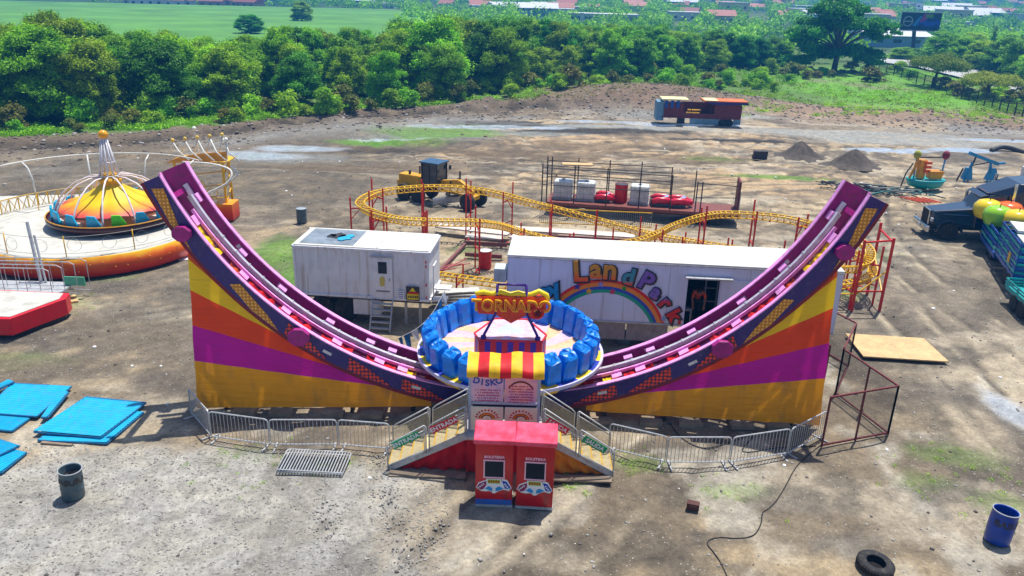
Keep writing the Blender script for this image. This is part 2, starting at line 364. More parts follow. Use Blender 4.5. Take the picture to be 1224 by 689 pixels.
for a in [(505, 165, 8, 3.0), (330, 188, 6, 2.5), (640, 160, 6, 1.4)]: paint(np.array((0.20, 0.21, 0.21)), blob(*a)*0.8)
for a in [(1000, 160, 16, 2.6), (740, 152, 10, 1.4), (1100, 170, 12, 2.5), (870, 140, 10, 1.3)]: paint(np.array((0.27, 0.275, 0.27)), blob(*a)*0.8)
# grass patches
for a in [(520, 158, 7, 4.2, 0, .4), (480, 170, 5, 2.2), (440, 170, 4, 1.6), (335, 300, 1.6, 3), (930, 212, 4, 1.0), (350, 330, 1, 2)]: paint(grassc, blob(*a)*0.75)
for a in [(760, 550, .9, .5), (680, 575, .7, .4), (880, 585, 1, .5), (1105, 575, 1.2, .7), (1150, 545, 1.4, .8), (300, 545, 1, .5), (400, 555, 1, .4), (1030, 305, 1.5, 1.6), (1000, 350, 1.2, 1.2), (130, 330, 1.5, 1.), (60, 360, 2, 1), (30, 430, 2, .8), (560, 300, 1.2, 1.5), (860, 190, 3, 1), (580, 150, 3, .7), (1190, 600, 1., .5)]:
    paint(grassc*1.1, blob(*a, rag=0.9)*0.3)
# dark damp stains
for a in [(375, 670, 1.3, .6), (400, 655, .8, .5), (1000, 650, 1.6, .7), (950, 600, 1.5, .8), (1200, 500, .9, 2.2), (250, 500, 2, .7), (200, 455, 2.2, .8), (120, 450, 2.4, .7), (1120, 470, 1.4, .9), (1090, 300, 1.5, 1.0), (760, 300, 9, 1.5), (30, 400, 2.5, .8), (870, 640, .9, .4), (120, 345, 3, 1), (700, 470, 8, .6), (1120, 590, 1.5, .7)]:
    paint(mud*1.6, blob(*a, rag=0.8)*0.55)
for a in [(150, 310, 5, 2.5), (180, 400, 4, 2), (230, 420, 3, 2), (60, 440, 4, 1.2)]: paint(dirtB*0.85, blob(*a, rag=0.8)*0.7)
# bank: bare brown earth and rubble, green behind it
dB = YY-bank(XX)
paint(np.array((0.155, 0.12, 0.088)), np.exp(-(dB/5.5)**2)*(YY < 125)*(0.55+0.5*n2)); paint(np.array((.05, .045, .035)), np.exp(-((dB+1.6)/.9)**2)*ss(.35, .55, n2)*(XX < 10)*.8)
paint(np.array((0.25, 0.25, 0.25)), np.exp(-((dB+9)/4.0)**2)*ss(.4, .6, n1)*0.6)
behind = ss(1.5, 4.5, dB+(n2-.5)*6)*(YY < 2000)
paint(grassc*0.8, behind*0.9)
mound = np.exp(-((XX-14)/15)**2-((YY-103)/8)**2); paint(np.array((0.19, 0.14, 0.105)), ss(.35, .7, mound*1.2+(n2-.5))*0.9)
paint(lime, ss(38, 46, XX+(n1-.5)*14)*ss(100, 104, YY+(n2-.5)*10)*(1-ss(150, 165, YY))*ss(.30, .5, n2+0.1)*0.85)
paint(np.array((.27, .2, .15)), ss(26, 34, XX)*np.exp(-((YY-97-(n1-.5)*8)/6)**2)*.8)
paint(np.array((.2, .19, .13)), ss(38, 46, XX)*ss(118, 124, YY)*(1-ss(150, 170, YY))*ss(.5, .62, n1)*.8)
# far land: dull green, mottled
farm = ss(150, 190, YY)
nf = fbm(XX, YY, 60, 77)
paint(np.array((0.05, 0.10, 0.035)), farm); paint(np.array((0.13, 0.17, 0.07)), farm*ss(.5, .6, nf)*.8)
# puddles (smooth wet spots) kept as a separate mask
wet = np.zeros(XX.shape)
for a in [(1068, 180, 4.2, 1.3, 0, .2), (1150, 180, 3.5, 1.5, 0, .2), (360, 178, 4, 1.4), (550, 152, 6, 1.), (470, 168, 4, .8), (850, 150, 5, .8), (790, 150, 5, .7), (1190, 168, 5, 1.), (300, 186, 5, 1.6), (620, 152, 5, .9), (720, 146, 6, .8)]: wet = np.maximum(wet, blob(*a, rag=.35))
wet = np.maximum(wet, blob(1205, 490, .6, 1.6)*.7)
paint(np.array((.34, .37, .42)), wet*.9)
base = base*(0.86+0.28*n3)[..., None]*np.array((1.0, .995, .965)); base = (base/.24)**1.3*.245
paint(np.array((.36, .35, .33)), gm*(.35+.5*ss(.4, .6, n3)))
nyy, nxx = XX.shape
verts = np.stack([XX, YY, ZZ], -1).reshape(-1, 3)
idx = np.arange(nyy*nxx).reshape(nyy, nxx)
quads = np.stack([idx[:-1, :-1], idx[:-1, 1:], idx[1:, 1:], idx[1:, :-1]], -1).reshape(-1, 4)
def fastmesh(name, v, q, mats, mi=None, smooth=False):
    me = bpy.data.meshes.new(name); k = q.shape[1]
    me.vertices.add(len(v)); me.vertices.foreach_set('co', np.ascontiguousarray(v, dtype=np.float32).ravel())
    me.loops.add(q.size); me.loops.foreach_set('vertex_index', q.astype(np.int32).ravel())
    me.polygons.add(len(q)); me.polygons.foreach_set('loop_start', np.arange(0, q.size, k, dtype=np.int32))
    try: me.polygons.foreach_set('loop_total', np.full(len(q), k, dtype=np.int32))
    except Exception: pass
    for m in mats: me.materials.append(m)
    if mi is not None: me.polygons.foreach_set('material_index', mi.astype(np.int32))
    if smooth: me.polygons.foreach_set('use_smooth', np.ones(len(q), dtype=bool))
    me.update(); me.validate(); return me
gmat = bpy.data.materials.new('yard_ground'); gmat.use_nodes = True
nt = gmat.node_tree; N = nt.nodes; L = nt.links; b = N['Principled BSDF']
at = N.new('ShaderNodeAttribute'); at.attribute_name = 'soil'
aw = N.new('ShaderNodeAttribute'); aw.attribute_name = 'wet'
tc = N.new('ShaderNodeTexCoord')
def noise(sc, det=6, ro=.6, vec=None):
    n = N.new('ShaderNodeTexNoise'); n.inputs['Scale'].default_value = sc; n.inputs['Detail'].default_value = det; n.inputs['Roughness'].default_value = ro
    L.new(vec or tc.outputs['Object'], n.inputs['Vector']); return n
def mixc(f, a, bcol, mode='MIX'):
    m = N.new('ShaderNodeMix'); m.data_type = 'RGBA'; m.blend_type = mode
    if isinstance(f, float): m.inputs['Factor'].default_value = f
    else: L.new(f, m.inputs['Factor'])
    L.new(a, m.inputs['A'])
    if isinstance(bcol, tuple): m.inputs['B'].default_value = (*bcol, 1)
    else: L.new(bcol, m.inputs['B'])
    return m.outputs['Result']
def mr(v, a, bb, c=0., d=1.):
    m = N.new('ShaderNodeMapRange'); m.inputs['From Min'].default_value = a; m.inputs['From Max'].default_value = bb; m.inputs['To Min'].default_value = c; m.inputs['To Max'].default_value = d
    L.new(v, m.inputs['Value']); return m.outputs[0]
c0 = at.outputs['Color']
nA = noise(9.0, 8, .7); nB = noise(38.0, 4, .7); nC = noise(2.1, 6, .6)
gry = N.new('ShaderNodeCombineColor')
c1 = mixc(1.0, c0, None or mixc(mr(nA.outputs['Fac'], .3, .7), gry.outputs[0], (1.35, 1.35, 1.35)), 'MULTIPLY')
gry.inputs[0].default_value = gry.inputs[1].default_value = gry.inputs[2].default_value = .68
g2 = N.new('ShaderNodeCombineColor')
for i_ in range(3): g2.inputs[i_].default_value = .8
c2 = mixc(1.0, c1, mixc(mr(nC.outputs['Fac'], .35, .65), g2.outputs[0], (1.2, 1.2, 1.18)), 'MULTIPLY')
# pebbles
vo = N.new('ShaderNodeTexVoronoi'); vo.inputs['Scale'].default_value = 11; L.new(tc.outputs['Object'], vo.inputs['Vector'])
sepc = N.new('ShaderNodeSeparateColor'); L.new(vo.outputs['Color'], sepc.inputs[0])
peb = N.new('ShaderNodeMath'); peb.operation = 'MULTIPLY'
L.new(mr(vo.outputs['Distance'], .28, .18), peb.inputs[0]); L.new(mr(sepc.outputs[0], .72, .8), peb.inputs[1])
c3 = mixc(peb.outputs[0], c2, mixc(sepc.outputs[1], c2, (.5, .49, .46)))
L.new(c3, b.inputs['Base Color'])
L.new(mr(aw.outputs['Fac'], 0, 1, .92, .12), b.inputs['Roughness'])
b.inputs['Specular IOR Level'].default_value = .35
bp = N.new('ShaderNodeBump'); bp.inputs['Distance'].default_value = .05
mm = N.new('ShaderNodeMath'); mm.operation = 'ADD'; L.new(nA.outputs['Fac'], mm.inputs[0]); L.new(nB.outputs['Fac'], mm.inputs[1])
L.new(mr(aw.outputs['Fac'], 0, .6, .9, .02), bp.inputs['Strength']); L.new(mm.outputs[0], bp.inputs['Height']); L.new(bp.outputs[0], b.inputs['Normal'])
me = fastmesh('ground', verts, quads, [gmat], smooth=True)
ca = me.color_attributes.new('soil', 'FLOAT_COLOR', 'POINT')
ca.data.foreach_set('color', np.concatenate([np.clip(base, 0, 1).reshape(-1, 3), np.ones((verts.shape[0], 1))], 1).astype(np.float32).ravel())
wa = me.attributes.new('wet', 'FLOAT', 'POINT'); wa.data.foreach_set('value', wet.astype(np.float32).ravel())
g = bpy.data.objects.new('ground', me); col.objects.link(g); tag(g, kind='structure')
# crop field beyond the tree belt, and the road at the right
def sheet(name, pts, m, z, kind='structure'):
    mb = MB(); mb.quad(*[(p[0], p[1], z) for p in pts]); return tag(mb.build(name, m), kind=kind)
FIELD = mat('crop_field', hexc('4c8422'), rough=.9, var=.2, scale=.06, c2=hexc('68a034'), dirt=.25, dirtc=(.05, .12, .04))
mb = MB(); fp = [(-330, 118), (-36, 118), (-14, 160), (-27, 300), (-56, 372), (-330, 330)]
streaks(FIELD, (.04, .13, .03), .45, .12, .12, .45, .62); fmb = MB(); fz = 1.4
fmb.quad(*[(x, y, fz) for x, y in fp]); fo = fmb.build('crop_field', FIELD); tag(fo, kind='structure')
CONC = mat('pale_concrete', (.42, .42, .41), rough=.8, var=.15, scale=.3)
rd = [G(1050, 66), G(1095, 70), G(1160, 84), G(1240, 104), G(1300, 122), G(1300, 140), G(1224, 120), G(1160, 98), G(1095, 82), G(1050, 76)]
mb = MB(); mb.quad(*[(p[0], p[1], .35) for p in rd]); tag(mb.build('road', CONC), kind='structure')
MARK = mat('road_paint', (.7, .7, .66)); mb = MB()
for i in range(12):
    a, c = i/12, (i+.5)/12
    p0 = Vector(G(1095+a*170, 76+a*50)); p1 = Vector(G(1095+c*170, 76+c*50)); d = (p1-p0).normalized(); n = Vector((-d.y, d.x, 0))*.12
    mb.quad(*[(q.x, q.y, .36) for q in (p0-n, p1-n, p1+n, p0+n)])
tag(mb.build('road_marking', MARK), kind='structure')
# ================================================================== DISK RIDE
YF, YB, RR, Z0 = 22.95, 24.85, 11.4, 1.05
ride = thing('swing_disk_ride', 'purple and pink half-pipe ride with blue-covered seats on a disk and striped cloth sides', 'fairground ride', (0, 23.9, 0))
def arc(th, r): return (r*math.sin(th), Z0+RR-r*math.cos(th))
TE = R(66.7)
def rail(y0, y1, rtop, rlow, m, name, parent, t0=-TE, t1=TE, n=90):
    mb = MB(); vs = []
    for i in range(n+1):
        th = t0+(t1-t0)*i/n
        for (yy, r) in ((y0, rtop), (y1, rtop), (y1, rlow), (y0, rlow)):
            x, z = arc(th, r); vs.append((x, yy, z))
    fs = []
    for i in range(n):
        for j in range(4): fs.append((i*4+j, i*4+(j+1) % 4, i*4+4+(j+1) % 4, i*4+4+j))
    fs += [(0, 3, 2, 1), (n*4, n*4+1, n*4+2, n*4+3)]
    mb.add(vs, fs); return mb.build(name, m, parent)
fr = rail(YF+.02, YF+.08, RR+.0, RR+.62, PURP, 'front_track_beam', ride)
rail(YF-.06, YF+.09, RR-.04, RR-.003, PINK, 'top_flange', fr)
rail(YF-.03, YF+.018, RR+.0, RR+.55, NAVY, 'fascia_panel', fr)
rail(YF-.02, YF+.05, RR+.553, RR+.66, mat('dark_red_trim', hexc('7a1020')), 'lower_trim', fr)
brk = rail(YB, YB+.08, RR, RR+.86, PURP, 'rear_track_beam', ride)
rail(YB-.06, YB+.12, RR-.04, RR-.003, PINK, 'top_flange', brk)
rail(YB-.16, YB-.003, RR+.862, RR+.92, PINK, 'bottom_flange', brk)
# dotted artwork panels on the fascia
def artpanel(pts, m):
    mb = MB(); P = []
    for th, r in pts: x, z = arc(R(th), r); P.append((x, YF-.032, z))
    mb.prism(P, (0, -.012, 0)); mb.build('artwork_panel', m, fr)
for s in (-1, 1):
    artpanel([(s*65.5, RR+.42), (s*64.8, RR+.08), (s*58, RR+.42), (s*55, RR+.53), (s*60, RR+.53)], GOLDDOT)
    artpanel([(s*43, RR+.53), (s*38, RR+.53), (s*41, RR+.30), (s*47, RR+.10), (s*48, RR+.36)], GOLDDOT)
    for a, w in ((37.5, 8.0), (26.5, 8.0), (17.5, 7.5)):
        artpanel([(s*a, RR+.10), (s*(a-w*.4), RR+.18), (s*(a-w), RR+.52), (s*(a-w*.3), RR+.53), (s*(a-.4), RR+.5)], REDDOT)
    for a, r_, z_ in ((58.0, .30, .36), (35.0, .36, .25)):
        x, z = arc(R(s*a), RR+z_); mb = MB()
        mb.prism([(x+r_*math.cos(R(k*45+22)), YF-.03, z+r_*.85*math.sin(R(k*45+22))) for k in range(8)], (0, -.22, 0)); mb.build('bolt_cover', PURP, ride, bev=.02)
    for a in (15.0, 30.0):
        x, z = arc(R(s*a), RR+.28); mb = MB(); mb.box((x, YF-.035, z), (.3, .02, .1), ry=-R(s*a)); mb.build('lamp_plate', GREYT, ride)
# drive rails down the middle, brackets, cross members, inner cloth
YM = 24.28
mr_ = rail(YM-.02, YM+.11, RR+.12, RR+.26, GREYT, 'centre_rail', ride, -R(62), R(62))
rail(YM-.27, YM-.2, RR+.2, RR+.3, PINK, 'lower_centre_rail', ride, -R(60), R(60))
for i in range(-54, 55, 3):
    th = R(i); x, z = arc(th, RR+.12); mb = MB(); mb.box((x, YM, z), (.05, .2, .06), ry=-th); mb.build('rail_joint', STEEL, mr_)
k = 0
for s in (-1, 1):
    for a in (61, 50, 41.5, 32, 24.5, 20.5, 12.5):
        th = R(s*a); k += 1
        mb = MB(); x, z = arc(th, RR+.24); mb.box((x, YB-.17, z), (.30, .3, .26), ry=-th); mb.build('bracket', PINK, ride, bev=.01)
        if a > 15: mb = MB(); x, z = arc(R(s*(a-2.6)), RR+.3); mb.box((x, YM-.4, z), (.34, .3, .06), ry=-th); mb.build('bracket', PINK, ride, bev=.01)
    for a in (63, 54, 45, 36, 27, 18, 9):
        th = R(s*a); x, z = arc(th, RR+.52); mb = MB(); mb.box((x, (YF+YB)/2, z), (.16, YB-YF-.1, .16), ry=-th); mb.build('cross_member', PURP, ride)
        if a in (54, 45, 27): mb = MB(); x, z = arc(R(s*(a-3)), RR+.2); mb.box((x, YB-.012, z), (.2, .016, .14), ry=-th); mb.build('number_plate', GREYT, ride)
    x, z = arc(R(s*62.5), RR+.35); mb = MB(); mb.box((x, YB-.06, z), (.5, .1, .16), ry=-R(s*62.5)); mb.build('end_buffer', BWHITE, ride, bev=.02)
    CB = [(58, 52, 3), (50, 46.5, 4), (46, 41, 2), (40, 34, 2), (32, 26.5, 2), (24, 19, 2), (18, 15.5, 3), (14, 11, 2)]
    for a, c, mi in CB:
        mb = MB(); vs = []; n = 8
        for i in range(n+1):
            th = R(s*(a+(c-a)*i/n)); dz = .06*math.sin(i*2.1+a)
            x, z = arc(th, RR+.36+dz*.6); vs += [(x, YF+.12, z), (x, YM-.25, z+.03*math.cos(i*1.7))]
        mb.add(vs, [(2*i, 2*i+1, 2*i+3, 2*i+2) for i in range(n)])
        mb.build('inner_cloth', REDCL if mi == 2 else CUR[mi], ride)
# cloth sides: colour bands fanning out from the low end
def curtain(s):
    mb = MB(); n = 70
    x0, x1 = 9.93, 2.55
    def top(x): return Z0+RR-math.sqrt((RR+.60)**2-x*x)-.02
    def lim(x):
        t = (x-x1)/(x0-x1); bot = .40-.30*t
        def seg(pts): return float(np.interp(x, [p[0] for p in pts], [p[1] for p in pts]))
        b1 = seg([(2.5, .75), (3.4, 1.02), (9.93, 1.85)]); b2 = seg([(2.5, .8), (4.3, 1.35), (9.93, 3.1)]); b3 = seg([(2.5, .85), (6.9, 2.66), (9.93, 4.3)])
        b4 = seg([(2.5, 1.0), (8.6, 4.05), (9.93, 5.35)]); tp = top(x)
        return [bot]+[min(q, tp) for q in (b1, b2, b3, b4)]+[tp]
    sub = 5; cols = []
    for i in range(n+1):
        x = x1+(x0-x1)*i/n; z = lim(x); cp = []
        for k_ in range(5):
            for q in range(sub): cp.append(z[k_]+(z[k_+1]-z[k_])*q/sub)
        cp.append(z[5])
        colp = []
        for j, zz in enumerate(cp):
            lean = (1-zz/6.0)*.38 if i == n else (1-zz/6.0)*.38*(x-x1)/(x0-x1)
            w = .008*math.sin(x*5+zz*2.2)+.02*math.sin(x*1.1-zz*2.5)+.008*math.sin(zz*7-x*2)
            scal = .02*abs(math.sin(x*1.9)) if j == 0 else 0
            colp.append((s*(x+lean), YF+.09+w*min(1, (zz+.3)), zz+scal))
        cols.append(colp)
    m = len(cols[0]); vs = [p for c in cols for p in c]; fs = []; mi = []
    for i in range(n):
        for j in range(m-1):
            a = i*m+j; z = cols[i]
            if cols[i][j+1][2]-cols[i][j][2] < 1e-5 and cols[i+1][j+1][2]-cols[i+1][j][2] < 1e-5: continue
            f = (a, a+m, a+m+1, a+1); fs.append(f if s > 0 else f[::-1]); mi.append(j//sub)
    mb.v = vs; mb.f = fs; mb.m = mi
    return mb.build('cloth_side', CUR, ride, smooth=True)
for s in (-1, 1):
    curtain(s)
    mb = MB(); mb.beam((s*10.12, YF+.35, 0), (s*9.85, YF+.35, 5.6), .12, .12); mb.build('end_post', STEEL, ride)
    mb = MB(); mb.beam((s*10.1, YB, 0), (s*9.8, YB, 5.6), .14, .14); mb.build('end_post', STEEL, ride)
    mb = MB(); mb.beam((s*10.1, YF+.3, .2), (s*9.9, YB, 4.8), .08, .08); mb.build('end_brace', STEEL, ride)
    for x in (3.2, 5.2, 7.4, 9.4):
        mb = MB(); z = Z0+RR-math.sqrt((RR+.66)**2-x*x)
        mb.beam((s*x, YF+.25, 0), (s*x, YF+.25, z), .1, .1); mb.beam((s*x, YB+.1, 0), (s*x, YB+.1, z), .1, .1); mb.beam((s*x, YF+.3, .15), (s*x, YB, .15), .12, .12)
        mb.build('support_leg', BLKST, ride)
    for x in (3.0, 4.6, 5.9, 7.6, 8.8):
        mb = MB(); mb.box((s*x+.1, YF+.0, .09), (.75, .35, .17), rz=.1*math.sin(x*5)); mb.build('levelling_block', WOOD2, ride, bev=.01)
    rail(YF+.3, YF+.55, RR+.75, RR+.95, BLKST, 'under_beam', ride, s*R(14) if s > 0 else -R(50), R(50) if s > 0 else -R(14), 20)
mb = MB(); mb.box((0, 23.9, .55), (3.4, 1.7, .3)); mb.box((0, 23.9, 1.0), (1.2, 1.2, .8)); mb.build('base_frame', BLKST, ride)
# disk platform
DY, DZ, DR = 24.1, 2.1, 3.1
disk = None
LAV = mat('lavender_deck_paint', hexc('c8b4dc'), rough=.5, dirt=.3); PEACH = mat('peach_deck_paint', hexc('eeb890'), rough=.5, dirt=.3)
DY_ = mat('yellow_deck_paint', hexc('eec21a'), rough=.45, dirt=.25); DB = mat('deep_blue_deck_paint', hexc('2038a0'), rough=.45, dirt=.2); 
mb = MB(); nS = 72
def ring(r0, z0, r1, z1, fn, tw0=0., tw1=0.):
    vs = []; fs = []; ms = []
    for j in range(nS):
        a = 2*math.pi*j/nS; vs += [(r0*math.cos(a+tw0), DY+r0*math.sin(a+tw0), z0), (r1*math.cos(a+tw1), DY+r1*math.sin(a+tw1), z1)]
    for j in range(nS):
        k2 = (j+1) % nS; fs.append((2*j, 2*j+1, 2*k2+1, 2*k2)); ms.append(fn(j))
    o = len(mb.v); mb.v += vs
    for f, q in zip(fs, ms): mb.f.append(tuple(o+i for i in f)); mb.m.append(q)
sw = lambda j: (j//3) % 2
for q in range(5): ring(.3+.42*q, DZ+.01, .72+.42*q, DZ+.01, sw, q*.09, (q+1)*.09)
ring(2.4, DZ+.01, 2.46, DZ+.01, lambda j: 3)
ring(2.46, DZ+.01, 3.02, DZ+.01, lambda j: 2 if (j//3) % 2 else 3)
ring(3.02, DZ+.01, 3.1, DZ+.03, lambda j: 4); ring(3.1, DZ+.03, 3.1, DZ-.08, lambda j: 4); ring(3.1, DZ-.08, 2.9, DZ-.28, lambda j: 2 if (j//2) % 3 else 3); ring(2.9, DZ-.28, .4, DZ-.6, lambda j: 5)
disk = mb.build('disk_platform', [LAV, PEACH, DY_, DB, mat('pale_rim', hexc('c8c4e0')), BLKST], ride)
# covered seats, each individually wrapped in blue tarpaulin
def seat_mesh(sd):
    r_ = random.Random(sd); mb = MB(); n = 14; prof = [(0, 1.0), (.10, 1.05), (.3, 1.0), (.55, .97), (.78, .96), (.9, .90), (.955, .7), (.975, .38)]
    vs = []
    for (h, k_) in prof:
        for j in range(n):
            a = 2*math.pi*j/n; ca, sa = math.cos(a), math.sin(a)
            sx = (abs(ca)**.36)*(1 if ca > 0 else -1)*.272; sy = (abs(sa)**.36)*(1 if sa > 0 else -1)*.25
            fold = 1+.09*math.sin(a*5+sd+h*2)*(1-h)+r_.uniform(-.05, .05)
            lean = .10*h
            top = (0.09*(sy/.245) if h > .7 else 0)
            vs.append((sx*k_*fold, sy*k_*fold-lean, h*.88*(1+.0)+top*.9+r_.uniform(-.045, .045)*(1 if h > .6 else .4)))
    vs.append((0, -.1, .9+r_.uniform(-.04, .03))); m = len(prof); fs = []
    for i in range(m-1):
        for j in range(n): fs.append((i*n+j, i*n+(j+1) % n, (i+1)*n+(j+1) % n, (i+1)*n+j))
    for j in range(n): fs.append(((m-1)*n+j, (m-1)*n+(j+1) % n, m*n))
    mb.add(vs, fs); return mb
seat_me = []
for i in range(6):
    o = seat_mesh(i*3.7+1).build('covered_seat', TARP); seat_me.append(o.data); bpy.data.objects.remove(o)
NS = 26
for i in range(NS):
    a = 2*math.pi*(i+.5)/NS
    o = bpy.data.objects.new('covered_seat', seat_me[i % 6]); col.objects.link(o); o.parent = ride
    o.location = (2.63*math.cos(a), DY-23.9+2.63*math.sin(a), DZ+.01); o.rotation_euler = (0, 0, a+math.pi/2+random.uniform(-.12, .12)); o.scale = (1.0, 1.0, random.uniform(.93, 1.07))
# hexagonal striped drum
hexp = [(-1.0, 22.9), (1.0, 22.9), (1.15, 23.4), (.55, 24.65), (-.55, 24.65), (-1.17, 23.4)]
ST_R = mat('scarlet_stripe', hexc('d01422'), rough=.5); ST_P = mat('violet_stripe', hexc('40208c'), rough=.5)
mb = MB(); z0, z1 = DZ+.02, 2.92
for i in range(6):
    a, c = Vector((*hexp[i], 0)), Vector((*hexp[(i+1) % 6], 0)); k_ = 11 if i == 0 else (3 if i in (1, 5) else 6)
    for j in range(k_):
        p, q = a.lerp(c, j/k_), a.lerp(c, (j+1)/k_); mb.quad((p.x, p.y, z0), (q.x, q.y, z0), (q.x, q.y, z1), (p.x, p.y, z1), mi=j % 2)
drum = mb.build('centre_drum', [ST_R, ST_P], ride)
mb = MB()
for i in range(6):
    a, c = hexp[i], hexp[(i+1) % 6]
    for j in range(6):
        t0, t1 = j/6, (j+1)/6
        p = (a[0]+(c[0]-a[0])*t0, a[1]+(c[1]-a[1])*t0); q = (a[0]+(c[0]-a[0])*t1, a[1]+(c[1]-a[1])*t1)
        m_ = lambda u, f: (u[0]*f, 23.75+(u[1]-23.75)*f)
        A, B_, C2, D_ = m_(p, .42), m_(q, .42), m_(q, 1.0), m_(p, 1.0)
        mb.quad((*D_, z1+.003), (*C2, z1+.003), (*B_, z1+.04), (*A, z1+.04), mi=(i*6+j) % 2)
        mb.quad((*A, z1+.04), (*B_, z1+.04), (0, 23.75, z1+.06), mi=2+((i*6+j) % 2))
mb.build('drum_roof', [mat('lilac_roof_paint', hexc('d6b8dc'), dirt=.25), mat('rose_roof_paint', hexc('e0b0b8'), dirt=.25), mat('powder_blue_paint', hexc('b8c4ec')), mat('pale_blue_paint', hexc('a8b8ea'))], drum)
mb = MB()
for i in range(6):
    a, c = hexp[i], hexp[(i+1) % 6]; mb.beam((*a, z1+.01), (*c, z1+.01), .05, .06)
mb.build('drum_trim', ST_R, drum)
# sign on its purple pipe frame
fr_ = MB()
for s in (-1, 1):
    fr_.tube([(s*.86, 22.98, 2.93), (s*.84, 22.98, 3.1), (s*.5, 23.12, 3.75), (s*.45, 23.2, 4.72)], .045, 8)
    fr_.lathe([(.09, 0), (.09, .12), (.05, .14)], (s*.86, 22.98, 2.93), 10)
fr_.tube([(-.45, 23.2, 4.72), (.45, 23.2, 4.72)], .04, 8)
fr_.build('sign_frame', PLUM, ride, smooth=True)
SIGN = mat('orange_red_board', hexc('e8480c'), rough=.4, var=.3, scale=5); SY = mat('golden_letter', hexc('ffb010'), rough=.35, var=.15); SR = mat('bulb_red', hexc('e02812'), rough=.3)
mb = MB(); ys = 23.1
mb.prism([(-1.10, ys, 4.34), (-1.05, ys, 3.76), (-.5, ys, 3.74), (-.0, ys, 3.45), (.45, ys, 3.72), (.65, ys, 3.62), (.85, ys, 3.6), (1.0, ys, 3.74), (1.09, ys, 4.0), (1.02, ys, 4.36), (.5, ys, 4.36), (.2, ys, 4.32), (-.3, ys, 4.38), (-.7, ys, 4.34)], (0, .26, 0))
sb = mb.build('name_board', SIGN, ride)
mb = MB(); rim = [(-1.14, 4.36), (-.9, 4.44), (-.62, 4.38), (-.35, 4.46), (-.05, 4.38), (.2, 4.44), (.45, 4.38), (.62, 4.40), (.85, 4.52), (1.08, 4.40), (1.14, 4.2)]
mb.tube([(x, ys+.12, z) for x, z in rim], .09, 8); mb.build('board_crown', mat('bright_yellow_plastic', hexc('ffd418'), rough=.3), sb, smooth=True)
text('lettering', 'TORNADO', .52, facing((0, ys-.05, 4.05)), SY, sb, ext=.05, off=.02, sx=.95)
text('lettering', 'TORNADO', .45, facing((0, ys-.105, 4.05)), dots('bulb_dotted_red', 'f07010', 'd81008', 22, .3), sb, ext=.004, off=-.004, sx=1.07)
mb = MB(); mb.torus((.82, ys-.08, 3.86), .17, .05, 20, 6, axis='Y'); mb.torus((.82, ys-.08, 3.86), .06, .04, 14, 6, axis='Y', mi=1)
mb.build('ring_ornament', [SR, mat('maroon_hub', hexc('7a1010'))], sb, smooth=True)

